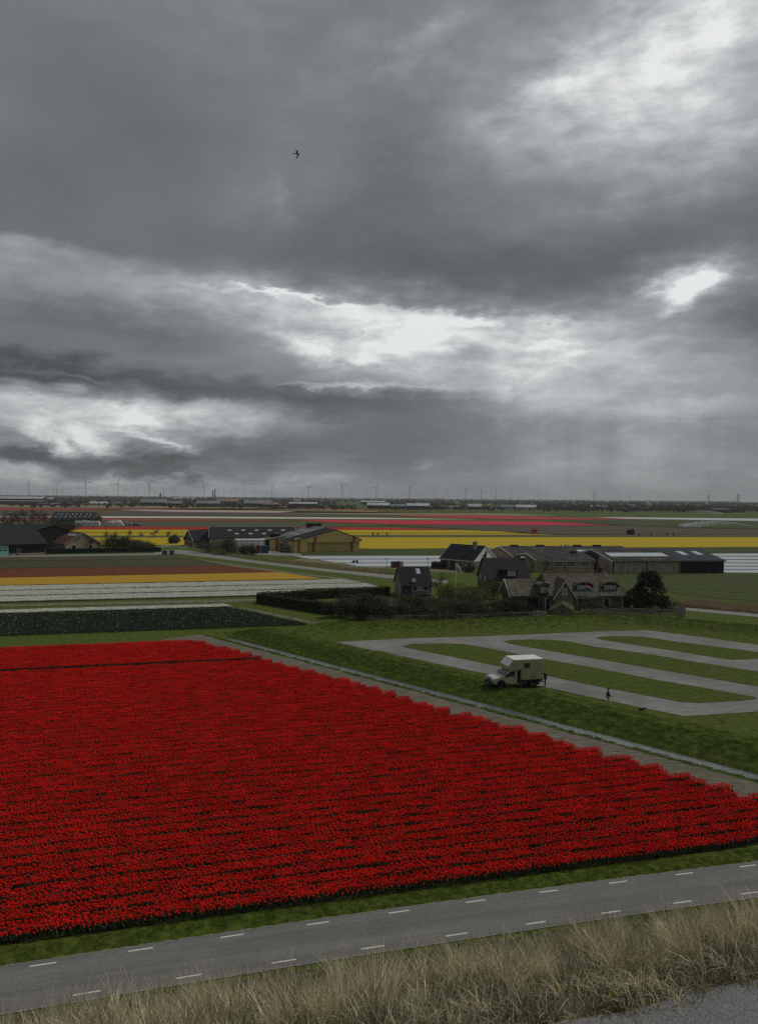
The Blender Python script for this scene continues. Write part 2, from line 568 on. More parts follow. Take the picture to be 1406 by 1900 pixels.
def ground_z(X, Y):
    X = np.asarray(X, dtype=float); Y = np.asarray(Y, dtype=float)
    p = X * DD.x + Y * DD.y
    q = X * DM.x + Y * DM.y
    lip = np.interp(q, [56.5, 57.3, 57.9, 60.25, 60.6, 62.2, 63.5, 64.4, 66.5], [0, -0.12, -1.2, -1.2, -0.45, -0.22, 0.02, 0.12, 0.0])
    z = lip * sstep(-99, -95, p) * (1 - sstep(60, 80, p))
    z = z + 0.10 * bumps(X, Y, 0.9, 3) * (q > 63.4) * (q < 68)
    d = seg_dist(X, Y, DIKE)
    near = (Y > 60) & (Y < 140)
    z = z + np.where(near, (1.05 + 0.22 * bumps(X, Y, 0.8, 5)) * (1 - sstep(0.5, 4.6, d)), 0)
    s, t = road_s(X, Y)
    dz_ = np.interp(s, DUNE_S, DUNE_Z) + 0.22 * bumps(X, Y, 1.1, 9) * sstep(-4, -9, s) * (1 - sstep(-27.6, -28.4, s)) + 0.06 * bumps(X, Y, 3.0, 2) * sstep(-4, -8, s)
    return np.where(s < -3.3, dz_, z)

def spread(lo, hi, step, out_lo, out_hi, grow=1.22):
    a = list(np.arange(lo, hi + 1e-6, step))
    d, x = step, hi
    while x < out_hi:
        d *= grow; x += d; a.append(x)
    d, x = step, lo
    while x > out_lo:
        d *= grow; x -= d; a.insert(0, x)
    return np.array(a)
gx = spread(-46, 68, 0.42, -14000, 14000)
gy = np.concatenate([spread(4, 16, 0.22, -400, 16)[:-1], spread(16, 128, 0.42, 16, 15000)])
GX, GY = np.meshgrid(gx, gy)
GZ = ground_z(GX, GY)
nx_, ny_ = len(gx), len(gy)
ii = np.arange(nx_ * ny_).reshape(ny_, nx_)
gF = np.stack([ii[:-1, :-1], ii[:-1, 1:], ii[1:, 1:], ii[1:, :-1]], -1).reshape(-1, 4)

# ground colour: grass everywhere, drier and sandier on the dune (a property of the place)
m_ground = mat('ground_grass', (0.058, 0.088, 0.012), 0.3, 1.3, 0.95, bump=0.04, bscale=5, col2=(0.078, 0.110, 0.016), big=(0.09, (0.084, 0.092, 0.024), 0.5), spec=0.1, detail=6)
ground = np_mesh('ground', np.stack([GX, GY, GZ], -1).reshape(-1, 3), gF, m_ground, smooth=True)
struct(ground)

def strip_mesh(name, rows, m, parent=None):
    """sheet through rows of points (each row the same length)"""
    a = np.array([[tuple(p) for p in r] for r in rows])
    n, k = a.shape[:2]
    i = np.arange(n * k).reshape(n, k)
    F = np.stack([i[:-1, :-1], i[:-1, 1:], i[1:, 1:], i[1:, :-1]], -1).reshape(-1, 4)
    return np_mesh(name, a.reshape(-1, 3), F, m, parent, True)

# dune skin: sand, moss and dead grass under the marram
m_dune = mat('dune_soil', (0.042, 0.040, 0.020), 0.5, 2.2, 0.95, bump=0.06, bscale=6, col2=(0.085, 0.074, 0.044), big=(0.35, (0.055, 0.066, 0.022), 0.8), spec=0.1, detail=7)
rows = []
DUNE_ROWS = [(float(v),) for v in np.concatenate([np.arange(-28.9, -22, 0.16), np.arange(-22, -3.5, 0.5), [-3.42]])]
for s_ in np.concatenate([np.arange(-28.9, -22, 0.16), np.arange(-22, -3.5, 0.5), [-3.42]]):
    r_ = []
    for t_ in np.arange(-50, 110, 0.55):
        p = road_pt(t_, s_)
        r_.append((p.x, p.y, 0))
    rows.append(r_)
a = np.array(rows)
a[:, :, 2] = ground_z(a[:, :, 0], a[:, :, 1]) + 0.05
a[:, :, 2] += (0.035 * bumps(a[:, :, 0], a[:, :, 1], 4.0, 12) - 0.12 * (1 - sstep(-28.95, -28.0, np.array([r_[0] for r_ in DUNE_ROWS])))[:, None])
struct(strip_mesh('dune', [list(map(tuple, r_)) for r_ in a], m_dune))

# dune-top footpath with chippings
m_path = mat('chippings', (0.135, 0.132, 0.130), 0.4, 60, 0.9, bump=0.008, bscale=110, col2=(0.225, 0.22, 0.215), detail=3, spec=0.2)
rows = []
for s_ in np.arange(-31.0, -27.9, 0.16):
    rows.append([tuple(road_pt(t_, s_ + (0.12 * math.sin(t_ * 2.3) + 0.10 * math.sin(t_ * 5.1 + 1) if s_ > -27.9 else 0))) for t_ in np.arange(-50, 110, 0.3)])
a = np.array(rows)
a[:, :, 2] = ground_z(a[:, :, 0], a[:, :, 1]) + 0.035
ed = np.linspace(-31.0, -27.9, a.shape[0])
a[:, :, 2] -= 0.09 * sstep(-28.4, -28.0, ed)[:, None]
struct(strip_mesh('footpath', [list(map(tuple, r_)) for r_ in a], m_path))

# ---------------------------------------------------------------- road with its broken edge lines
m_road = mat('asphalt', (0.162, 0.155, 0.147), 0.12, 9, 0.9, bump=0.004, bscale=90, detail=8, spec=0.2, col2=(0.196, 0.187, 0.176), big=(0.5, (0.146, 0.141, 0.136), 0.6))
_t = m_road.node_tree
_n = _t.nodes.new('ShaderNodeTexNoise'); _n.inputs['Scale'].default_value = 1.6; _n.inputs['Detail'].default_value = 2
_m = _t.nodes.new('ShaderNodeMapping'); _m.inputs['Rotation'].default_value = (0, 0, -ROAD_A); _m2 = _t.nodes.new('ShaderNodeMapping'); _m2.inputs['Scale'].default_value = (0.03, 1.0, 1)
_c = _t.nodes.new('ShaderNodeTexCoord'); _t.links.new(_c.outputs['Object'], _m.inputs[0]); _t.links.new(_m.outputs[0], _m2.inputs[0]); _t.links.new(_m2.outputs[0], _n.inputs['Vector'])
_r = _t.nodes.new('ShaderNodeMapRange'); _r.inputs[1].default_value, _r.inputs[2].default_value, _r.inputs[3].default_value, _r.inputs[4].default_value = 0.35, 0.65, 0.86, 1.12
_t.links.new(_n.outputs['Fac'], _r.inputs[0])
_b = _t.nodes['Principled BSDF']; _s = _b.inputs['Base Color'].links[0].from_socket
_v = _t.nodes.new('ShaderNodeVectorMath'); _v.operation = 'SCALE'; _t.links.new(_s, _v.inputs[0]); _t.links.new(_r.outputs[0], _v.inputs['Scale']); _t.links.new(_v.outputs[0], _b.inputs['Base Color'])
ts = np.arange(-70, 130, 1.0)
road = strip_mesh('road', [[tuple(road_pt(t_, s_, 0.03)) for t_ in ts] for s_ in np.arange(-2.92, 0.33, 0.405)], m_road)
struct(road)
m_paint = mat('road_paint', (0.66, 0.66, 0.63), 0.12, 14, 0.7, detail=6)
m_edge = mat('road_edge_grit', (0.27, 0.26, 0.24), 0.5, 16, 0.95, detail=6)
for s_, off in ((0.0, 0.0), (-2.5, 0.6)):
    for k in range(-14, 30):
        t0 = k * 3.96 + off
        if off:
            t0 = (k * 3.96) + 2.0
        mb = MB()
        n = 4
        vs, fs = [], []
        for j in range(n + 1):
            t_ = t0 + 1.05 * j / n
            vs += [road_pt(t_, s_ - 0.045, 0.038), road_pt(t_, s_ + 0.045, 0.038)]
        fs = [(2 * j, 2 * j + 2, 2 * j + 3, 2 * j + 1) for j in range(n)]
        mb.add(vs, fs).build('lane_marking', m_paint, road)
# crumbly pale edge of the asphalt
for s_ in (0.33, -2.96):
    rows = [[tuple(road_pt(t_, s_ + w_ + 0.02 * math.sin(t_ * 7) * (1 if w_ else 0), 0.036)) for t_ in np.arange(-70, 130, 0.25)] for w_ in (0.0, 0.05)]
    strip_mesh('road_edge', rows, m_edge, road)

# ---------------------------------------------------------------- headland beside the tulips, ditch water
m_sand = mat('headland_soil', (0.125, 0.110, 0.090), 0.3, 2.0, 0.95, bump=0.03, bscale=7, col2=(0.180, 0.160, 0.130), big=(0.22, (0.11, 0.105, 0.065), 0.5), detail=7, spec=0.1, stretch=(0.35, 1.6, 1, R(47)))
def dpt(p, q, z=0.0):
    return DD * p + DM * q + Vector((0, 0, z))
rows = [[tuple(dpt(p_, q_ + (0.15 * math.sin(p_ * 0.9) + 0.12 * math.sin(p_ * 2.7) if q_ > 56 else 0), 0.02)) for p_ in np.arange(-98, 40, 1.0)] for q_ in (50.5, 52, 53.5, 55, 56.35)]
struct(strip_mesh('headland', rows, m_sand))
m_water = bpy.data.materials.new('ditch_water'); m_water.use_nodes = True
t = m_water.node_tree; b = t.nodes['Principled BSDF']
b.inputs['Base Color'].default_value = (0.42, 0.44, 0.44, 1); b.inputs['Metallic'].default_value = 0.8; b.inputs['Roughness'].default_value = 0.05; b.inputs['IOR'].default_value = 1.33  # metallic pale base puts more sheen into the water than real water has
b.inputs['Specular IOR Level'].default_value = 0.5
n = t.nodes.new('ShaderNodeTexNoise'); n.inputs['Scale'].default_value = 2.6; n.inputs['Detail'].default_value = 4
mpn = t.nodes.new('ShaderNodeMapping'); mpn.inputs['Scale'].default_value = (0.8, 2.2, 1)
tcn = t.nodes.new('ShaderNodeTexCoord'); t.links.new(tcn.outputs['Object'], mpn.inputs[0]); t.links.new(mpn.outputs[0], n.inputs['Vector'])
bn = t.nodes.new('ShaderNodeBump'); bn.inputs['Distance'].default_value = 0.045; t.links.new(n.outputs['Fac'], bn.inputs['Height']); t.links.new(bn.outputs[0], b.inputs['Normal'])
struct(strip_mesh('ditch_water', [[tuple(dpt(p_, q_, -0.75)) for p_ in np.arange(-97, 60, 4.0)] for q_ in (57.5, 60, 61.2)], m_water))

# ---------------------------------------------------------------- field strips
def poly(name, pts, h, m, base=0.0, kind='stuff', label=None, cat=None):
    """crop slab: top at height h, side walls down to the ground"""
    pts = [Vector((p[0], p[1], 0)) for p in pts]
    n = len(pts)
    vs = [(p.x, p.y, base + h) for p in pts] + [(p.x, p.y, base - 0.05) for p in pts]
    fs = [tuple(range(n))] + [(i, i + n, (i + 1) % n + n, (i + 1) % n) for i in range(n)]
    o = MB().add(vs, fs).build(name, m)
    return tag(o, label, cat, None, kind)
def px_poly(name, pxs, h, m, **kw):
    return poly(name, [G(x, y, h) for x, y in pxs], h, m, **kw)

def crop(name, base, period=0.9, col2=None, var=0.3, contrast=0.18, scale=2.5, rough=0.9):
    return banded(name, base, 'Y', period, 0.05, contrast, var, scale, rough, rot=-ROAD_A, spec=0.1, col2=col2)
C_yellow = crop('yellow_blooms', (0.40, 0.285, 0.010), 2.2, (0.47, 0.35, 0.016), 0.22)
C_gold = crop('golden_blooms', (0.36, 0.20, 0.018), 1.6, (0.44, 0.27, 0.028), 0.35)
C_red = crop('red_blooms', (0.42, 0.018, 0.02), 2.2, None, 0.2)
C_pink = crop('rose_blooms', (0.50, 0.035, 0.06), 2.2, None, 0.15)
C_dullpink = crop('dull_rose_blooms', (0.26, 0.055, 0.05), 2.2, None, 0.3)
C_dred = crop('rust_blooms', (0.12, 0.030, 0.016), 1.6, (0.15, 0.050, 0.02), 0.35)
C_white = crop('white_blooms', (0.55, 0.55, 0.48), 2.2, None, 0.2)
C_pale = crop('pale_pink_blooms', (0.46, 0.34, 0.32), 2.2, None, 0.2)
C_tan = crop('straw_field', (0.30, 0.23, 0.13), 2.5, (0.26, 0.22, 0.13), 0.25)
C_soil = crop('bare_soil', (0.085, 0.066, 0.050), 3.0, (0.10, 0.08, 0.06), 0.25)
C_olive = crop('olive_crop', (0.085, 0.088, 0.040), 2.5, (0.11, 0.105, 0.05), 0.3)
C_green = crop('green_crop', (0.048, 0.064, 0.018), 2.5, (0.064, 0.082, 0.026), 0.3)
C_brgreen = crop('budding_crop', (0.065, 0.062, 0.032), 1.6, (0.085, 0.075, 0.038), 0.35)
C_dull = crop('grey_green_crop', (0.085, 0.085, 0.052), 2.5, None, 0.3)
C_plastic = banded('white_sheeting', (0.46, 0.48, 0.50), 'Y', 1.8, 0.04, 0.06, 0.08, 1.0, 0.45, rot=-ROAD_A, spec=0.4)
XL, XR = -260, 1680
def band(name, y0l, y1l, y0r, y1r, m, label, cat='flower field', xl=XL, xr=XR, h=0.3, xlb=None, xrb=None, kind='stuff'):
    """strip of land; heights of its far and near edge given at the photo's left and right border"""
    def yy(a, b, x):
        return a + (b - a) * x / 1406.0
    xlb = xl if xlb is None else xlb
    xrb = xr if xrb is None else xrb
    n = 6
    top = [(xl + (xr - xl) * k / n, yy(y0l, y0r, xl + (xr - xl) * k / n)) for k in range(n + 1)]
    bot = [(xrb + (xlb - xrb) * k / n, yy(y1l, y1r, xrb + (xlb - xrb) * k / n)) for k in range(n + 1)]
    return px_poly(name, top + bot, h, m, kind=kind, label=label, cat=cat)

# ---------------------------------------------------------------- far and middle fields, from the horizon forward
def quad(name, pxs, m, label, cat='flower field', h=0.3):
    return px_poly(name, pxs, h, m, kind='stuff', label=label, cat=cat)
quad('straw_field', [(XL, 935), (420, 940), (700, 948), (700, 949.5), (420, 942.3), (XL, 940)], C_tan, 'pale straw-coloured strip below the far village on the left', 'field')
quad('tulip_field', [(XL, 940.8), (300, 943), (480, 945), (560, 941.5), (640, 944), (300, 945.2), (120, 947), (XL, 947)], C_dullpink, 'thin dull rose strip farthest away on the left')
quad('tulip_field', [(480, 940.5), (700, 946.5), (800, 949.5), (560, 944.3)], C_red, 'thin red sliver at the foot of the far sheds')
quad('tulip_field', [(170, 944.6), (560, 948.5), (780, 951.4), (900, 953), (560, 951.5), (330, 949.8)], C_pale, 'pale pink strip tapering leftward in the far distance')
quad('bare_field', [(XL, 948.4), (200, 948.8), (480, 951.3), (745, 955.8), (600, 957.6), (XL, 956)], C_soil, 'dark bare strip between two pale flower strips, far left', 'field')
quad('straw_field', [(560, 948), (740, 950.5), (960, 953.6), (1045, 957.4), (900, 956.2), (745, 955.4), (500, 952)], C_tan, 'beige strip tapering rightward in the far distance', 'field')
quad('tulip_field', [(XL, 956.6), (330, 958.2), (660, 960.2), (890, 963.6), (660, 962.9), (330, 961), (XL, 959)], C_white, 'long thin cream strip across the far left')
quad('tulip_field', [(735, 956.2), (900, 957.0), (1180, 963.6), (1000, 963.4), (880, 961.6), (760, 958)], C_pink, 'far rose-red strip pointed at both ends')
quad('tulip_field', [(XL, 961), (200, 961.8), (480, 964), (560, 966.5), (300, 966.5), (XL, 965.5)], C_dullpink, 'dull brick-red strip left of the bright rose field')
quad('crop_field', [(XL, 966.5), (500, 967.3), (620, 971.5), (760, 974.5), (560, 978.5), (XL, 976.5)], C_dull, 'grey-green strip behind the long dark barn', 'field')
quad('tulip_field', [(545, 964), (700, 964.6), (1000, 967.5), (1160, 974.0), (980, 974.6), (750, 973), (620, 969)], C_pink, 'bright rose-red field in the middle distance')
quad('plastic_field', [(1100, 959.2), (1240, 960.6), (XR, 964.6), (XR, 970), (1406, 966.4), (1270, 964.2), (1160, 962.4)], C_plastic, 'long thin white sheeted strip at the far right', 'field')
quad('crop_field', [(1010, 966.5), (1170, 964.5), (XR, 972), (XR, 986), (1406, 981.5), (1160, 975.2), (1020, 968.5)], C_green, 'dark green strip wetted by the sprinklers', 'field')
quad('bare_field', [(700, 974.2), (760, 975), (1160, 975.8), (1406, 982.5), (XR, 987), (XR, 996), (1406, 992.2), (1060, 991.6), (960, 988.5), (860, 981)], C_soil, 'brown bare field around the red hose reel', 'field')
quad('tulip_field', [(300, 977.6), (400, 978), (420, 981.5), (180, 981.8), (XL, 981), (XL, 979)], C_red, 'red strip edging the yellow field on the left')
quad('tulip_field', [(555, 978.2), (700, 979), (840, 981.6), (700, 983.2), (560, 982.2)], C_red, 'dark red strip behind the yellow barn roof')
quad('tulip_field', [(XL, 981.6), (560, 983.0), (860, 983.6), (1000, 988.7), (560, 988.6), (XL, 987)], C_yellow, 'farther of two thin yellow strips beyond the barns')
quad('tulip_field', [(XL, 988), (560, 989.5), (960, 989.6), (1035, 991.9), (560, 992.8), (XL, 995)], C_yellow, 'nearer of two thin yellow strips beyond the barns')
quad('grass_strip', [(XL, 995.4), (560, 993), (1060, 992.4), (1406, 992.8), (XR, 997), (XR, 1000), (1406, 996.4), (560, 996.6), (XL, 997)], C_olive, 'olive grass strip between the yellow fields', 'field')
quad('tulip_field', [(XL, 997.4), (560, 997.0), (1000, 996.8), (1406, 996.8), (XR, 1000), (XR, 1019), (1406, 1014.8), (1000, 1016), (700, 1018.2), (330, 1011), (XL, 1010)], C_yellow, 'broad bright yellow field behind the brick barns', h=0.35)
quad('crop_field', [(560, 1019), (1000, 1016.6), (1406, 1015.4), (XR, 1019.6), (XR, 1029), (1406, 1025.6), (800, 1030), (560, 1030.2)], C_green, 'green strip just below the broad yellow field', 'field')
# white sheeting over bulb beds, in separate runs
for k in range(3):
    y0 = 1031.2 + 6.9 * k
    quad('plastic_field', [(545 + 46 * k, y0), (900, y0 - 0.4), (900, y0 + 5.3), (575 + 46 * k, y0 + 5.7)], C_plastic,
         ['farthest', 'middle', 'nearest'][k] + ' white sheeted run left of the white-gabled house', 'field', h=0.12)
for k in range(6):
    y0 = 1026.5 + 6.2 * k
    quad('plastic_field', [(1270, y0 - 0.9), (XR, y0 + 2.5), (XR, y0 + 6.6), (1270, y0 + 4.2)], C_plastic,
         ['first', 'second', 'third', 'fourth', 'fifth', 'sixth'][k] + ' white sheeted run from the back, right of the black steel barn', 'field', h=0.12)
quad('lawn', [(1130, 1066), (1270, 1065), (XR, 1068), (XR, 1106), (1406, 1101), (1270, 1094), (1150, 1092)], C_green, 'green field in front of the black steel barn', 'field', h=0.06)
quad('lawn', [(1240, 1096), (1406, 1103), (XR, 1108), (XR, 1124), (1406, 1117), (1260, 1104)], C_green, 'narrow green strip above the reeds on the right', 'field', h=0.05)
C_budding = crop('dull_budding_crop', (0.058, 0.060, 0.028), 1.6, (0.072, 0.072, 0.034), 0.3)
# left: strips of the nearer block
quad('crop_field', [(XL, 1030), (0, 1033.5), (318, 1030), (360, 1036.5), (0, 1040.5), (XL, 1040)], C_brgreen, 'farthest brown-green strip below the black fence', 'field')
quad('crop_field', [(XL, 1040.5), (0, 1041), (362, 1037), (425, 1049.5), (0, 1054.5), (XL, 1056)], C_budding, 'dull green strip above the rust-red tulips', 'field')
quad('tulip_field', [(XL, 1056.5), (0, 1055), (427, 1050), (515, 1061.2), (0, 1071), (XL, 1075)], C_dred, 'rust-red tulip strip on the left', h=0.35)
quad('tulip_field', [(XL, 1076), (0, 1071.8), (517, 1061.6), (600, 1073.4), (0, 1085.8), (XL, 1091)], C_gold, 'golden yellow tulip strip on the left', h=0.4)

# grass verge and tracks
m_track = mat('track_concrete', (0.20, 0.195, 0.185), 0.2, 1.2, 0.9, col2=(0.25, 0.24, 0.225), detail=6)
m_reed = mat('dry_reed', (0.15, 0.125, 0.075), 0.4, 2.0, 0.95, col2=(0.21, 0.175, 0.11), detail=6, spec=0.1)
def lane(name, pxs, m, z=0.03, kind='structure', label=None, cat=None):
    pts = [G(x, y, z) for x, y in pxs]
    o = MB().add(pts, [tuple(range(len(pts)))]).build(name, m)
    return tag(o, label, cat, None, kind)
lane('farm_track', [(290, 1020.5), (340, 1020.2), (479, 1041), (600, 1055), (726, 1067), (830, 1077), (830, 1083), (726, 1073.5), (600, 1060), (479, 1045.6), (322, 1026.5), (285, 1029)], m_track)
lane('farm_track', [(XL, 1029), (0, 1031), (300, 1026.5), (320, 1027.5), (318, 1029.3), (0, 1034), (XL, 1033)], m_track, 0.034)
lane('farmyard', [(478, 1021), (548, 1026.5), (640, 1029.5), (540, 1031.5), (470, 1029)], m_track, 0.026)
lane('farm_track', [(1225, 1123), (1275, 1127.5), (1406, 1138.5), (XR, 1163), (XR, 1175), (1406, 1145), (1275, 1133), (1225, 1128)], m_track)
lane('field_path', [(XL, 1124), (0, 1122), (300, 1114.5), (470, 1111), (500, 1112.5), (430, 1117.5), (0, 1125.5), (XL, 1128)], mat('path_dirt', (0.115, 0.11, 0.07), 0.4, 1.0, 0.95, col2=(0.16, 0.15, 0.10)))
lane('field_path', [(330, 1036), (350, 1035), (520, 1059), (640, 1073), (700, 1083), (660, 1078), (500, 1060.5)], MATS['path_dirt'], 0.022)
lane('field_path', [(440, 1127), (455, 1127.5), (600, 1157), (585, 1159)], MATS['path_dirt'], 0.022)
# bare ground among the farm buildings
lane('farmyard', [(560, 1036), (720, 1049), (860, 1060), (860, 1064), (700, 1054), (540, 1040)], m_reed, 0.02)

# campsite loops
m_lane = mat('gravel_lane', (0.212, 0.203, 0.189), 0.16, 1.2, 0.95, bump=0.01, bscale=14, col2=(0.262, 0.250, 0.232), detail=8, spec=0.15, big=(0.16, (0.150, 0.146, 0.138), 0.7), stretch=(0.5, 1.5, 1, R(20)))
m_isle = mat('lawn_grass', (0.050, 0.077, 0.010), 0.32, 1.6, 0.95, bump=0.05, bscale=7, col2=(0.070, 0.098, 0.014), big=(0.14, (0.082, 0.090, 0.024), 0.55), detail=7, spec=0.1)
LANE_PX = [(622, 1191.5), (742, 1185), (900, 1180.5), (1100, 1172), (1198, 1169), (1300, 1182), (1406, 1197), (1600, 1226), (1600, 1322), (1406, 1320), (1270, 1329), (1193, 1313.7), (1100, 1294), (1015, 1276), (900, 1250), (760, 1221), (679, 1204)]
lane('campsite_lane', LANE_PX, m_lane)
def isle(pxs, label):
    pts = [G(x, y, 0.06) for x, y in pxs]
    n = len(pts)
    lo = [Vector((p.x, p.y, -0.02)) for p in pts]
    o = MB().add(pts + lo, [tuple(range(n))] + [(i, i + n, (i + 1) % n + n, (i + 1) % n) for i in range(n)]).build('grass_island', m_isle)
    struct(o)
    o['label'] = label
ISLES = [
    [(746, 1198), (757, 1195.8), (773, 1194.6), (820, 1193.6), (860, 1194.6), (880, 1198), (928, 1207), (1006, 1222), (1098, 1238), (1220, 1261.5), (1317, 1278), (1370, 1287.6), (1396, 1292), (1403, 1295), (1396, 1298), (1361, 1300.6), (1296, 1304), (1259, 1301.7), (1209, 1292), (1098, 1271), (1013, 1253), (900, 1230.6), (800, 1210.5), (756, 1202)],
    [(934, 1190), (945, 1187.6), (985, 1186.5), (1030, 1187.6), (1054, 1190), (1100, 1199), (1220, 1216), (1274, 1225.5), (1406, 1246), (1600, 1277), (1600, 1300), (1406, 1273.4), (1220, 1241.5), (1100, 1221), (1000, 1204), (945, 1194)],
    [(1105, 1183), (1114, 1181), (1143, 1180), (1193, 1181), (1252, 1190), (1406, 1209.7), (1420, 1214), (1406, 1222), (1361, 1224), (1340, 1222), (1274, 1211), (1154, 1192.5), (1118, 1187)],
]
isle(ISLES[0], 'nearest long grass island between the campsite lanes')
isle(ISLES[1], 'middle long grass island between the campsite lanes')
isle(ISLES[2], 'farthest short grass island between the campsite lanes')

m_bed = mat('garden_soil', (0.034, 0.032, 0.020), 0.5, 1.2, 0.95, col2=(0.056, 0.050, 0.030), detail=6, spec=0.1)
lane('garden', [(608, 1142), (640, 1120), (720, 1108), (800, 1108), (930, 1118), (1010, 1128), (1015, 1142), (860, 1148.5), (690, 1151)], m_bed, 0.03)

# ================================================================ flowering beds
m_petal_red = mat('tulip_petal_red', (0.82, 0.016, 0.012), 0.18, 30, 0.7, trans=0.3, rand=0.12, col2=(0.88, 0.034, 0.024), spec=0.05)
m_petal_white = mat('flower_white', (0.78, 0.79, 0.70), 0.15, 30, 0.7, trans=0.2, rand=0.08)
m_leaf = mat('tulip_leaf', (0.030, 0.058, 0.026), 0.35, 8, 0.6, col2=(0.045, 0.080, 0.036), rand=0.15, spec=0.3)
m_leaf_dark = mat('tulip_leaf_dark', (0.022, 0.046, 0.026), 0.35, 8, 0.6, col2=(0.034, 0.062, 0.034), rand=0.1, spec=0.3)
m_bedsoil = mat('bed_soil', (0.030, 0.024, 0.015), 0.4, 3.0, 0.95, col2=(0.038, 0.036, 0.018), spec=0.1)

def flower_patch(name, r, length, width, n, petal, leaf, hh=(0.36, 0.52), fs=0.042, open_=0.35, leaves=3, bloom=1.0, leafh=0.30):
    """a metre or so of bed: cups on stems among strap leaves"""
    V, F, MI = [], [], []
    def addv(vs, fs_, mi):
        o = len(V)
        V.extend(vs)
        for f in fs_:
            F.append(tuple(i + o for i in f)); MI.append(mi)
    nrow = max(1, int(round(width / 0.27)))
    per = max(1, n // nrow)
    for k in range(nrow * per):
        row = k % nrow
        x = -length / 2 + length * ((k // nrow) + r.uniform(0.0, 1.0)) / per
        y = -width / 2 + width * (row + 0.5 + r.gauss(0, 0.20)) / nrow
        h = r.uniform(*hh)
        lx, ly = r.gauss(0, 0.03), r.gauss(0, 0.03)
        if r.random() < bloom:
            s = fs * r.uniform(0.8, 1.2)
            a0 = r.uniform(0, 6.28)
            ring = lambda z, rad, m_=5: [(x + lx + math.cos(a0 + 6.283 * j / m_) * rad, y + ly + math.sin(a0 + 6.283 * j / m_) * rad, z) for j in range(m_)]
            vs = [(x + lx, y + ly, h - s * 0.95)] + ring(h - s * 0.2, s * 0.92) + ring(h + s * 1.0, s * (0.5 + open_ * r.random())) + [(x + lx, y + ly, h + s * 1.12)]
            fs_ = [(0, 1 + (j + 1) % 5, 1 + j) for j in range(5)] + [(1 + j, 1 + (j + 1) % 5, 6 + (j + 1) % 5, 6 + j) for j in range(5)] + [(6 + j, 6 + (j + 1) % 5, 11) for j in range(5)]
            addv(vs, fs_, 0)
            w = 0.006
            addv([(x - w, y, 0), (x + w, y, 0), (x + lx, y + ly, h - s * 0.7)], [(0, 1, 2)], 1)
        for j in range(leaves):
            a = r.uniform(0, 6.28); ll = leafh * r.uniform(0.7, 1.25); sp = r.uniform(0.06, 0.13); lw = r.uniform(0.018, 0.032)
            ca, sa = math.cos(a), math.sin(a)
            vs = [(x, y, 0.02), (x + ca * sp * .5 - sa * lw, y + sa * sp * .5 + ca * lw, ll * .62), (x + ca * sp * .5 + sa * lw, y + sa * sp * .5 - ca * lw, ll * .62), (x + ca * sp * 1.25, y + sa * sp * 1.25, ll)]
            addv(vs, [(0, 2, 1), (1, 2, 3)], 1)
    me = bpy.data.meshes.new(name)
    me.from_pydata(V, [], F)
    me.materials.append(petal); me.materials.append(leaf)
    me.polygons.foreach_set('material_index', MI)
    o = bpy.data.objects.new(name, me)
    COL.objects.link(o)
    return unlink(o)

def bed_field(name, s_list, t_range, patches, length, label, cat='tulip field', skip=0.0, z=0.0, seed=1, jit=0.05):
    """beds parallel to the road; t_range(s) gives where each starts and ends"""
    r = random.Random(seed)
    pts, rot, scl, idx = [], [], [], []
    for s_ in s_list:
        t0, t1 = t_range(s_)
        t_ = t1 - length / 2
        while t_ > t0:
            if r.random() >= skip:
                p = P0 + RD * t_ + RN * (s_ + r.gauss(0, jit))
                pts.append((p.x, p.y, z)); rot.append((0, 0, ROAD_A + (math.pi if r.random() < 0.5 else 0) + r.gauss(0, 0.02)))
                scl.append(r.uniform(0.94, 1.06)); idx.append(r.randrange(len(patches)))
            t_ -= length
    o = scatter(name, np.array(pts), np.array(rot), np.array(scl), np.array(idx), patches)
    return tag(o, label, cat)

rp = random.Random(5)
PITCH_BED = 1.13
red_patches = [flower_patch('tulip_patch', rp, 1.0, 0.88, 88, m_petal_red, m_leaf, fs=0.044) for _ in range(8)]
_jag = random.Random(3)
_jags = {}
def t_from_q(s_, q_):
    """position along a bed where it meets the headland line q"""
    base = P0 + RN * s_
    return (q_ - (base.x * DM.x + base.y * DM.y)) / (RD.x * DM.x + RD.y * DM.y)
def red_range(s_):
    k = round((s_ - 2.0) / (2 * PITCH_BED))
    if k not in _jags:
        _jags[k] = _jag.uniform(-0.75, 0.2)
    tr = t_from_q((2.0 + 2 * PITCH_BED * k), 53.2) + _jags[k] + _jag.uniform(-0.35, 0.35)
    return -62.0 + (s_ * -0.25 if s_ > 30 else 0), min(tr, 74)
red_s = [2.55 + PITCH_BED * k for k in range(62)]
red_s = [s_ for s_ in red_s if not 57.6 < s_ < 58.75]
bed_field('tulip_field', red_s, red_range, red_patches, 1.0, 'broad field of red tulips in rows beside the road', seed=2)
# dark soil under the beds
fp = [P0 + RD * -62 + RN * 2.05, P0 + RD * 70 + RN * 2.05, P0 + RD * t_from_q(2, 52.6) + RN * 2.05]
pts = [P0 + RD * -62 + RN * 2.05, P0 + RD * (t_from_q(2.05, 52.8)) + RN * 2.05, P0 + RD * (t_from_q(72.3, 52.8)) + RN * 72.3, P0 + RD * -80 + RN * 72.3]
o = MB().add([(p.x, p.y, 0.035) for p in pts], [(0, 1, 2, 3)]).build('bed_soil', m_bedsoil)
struct(o)

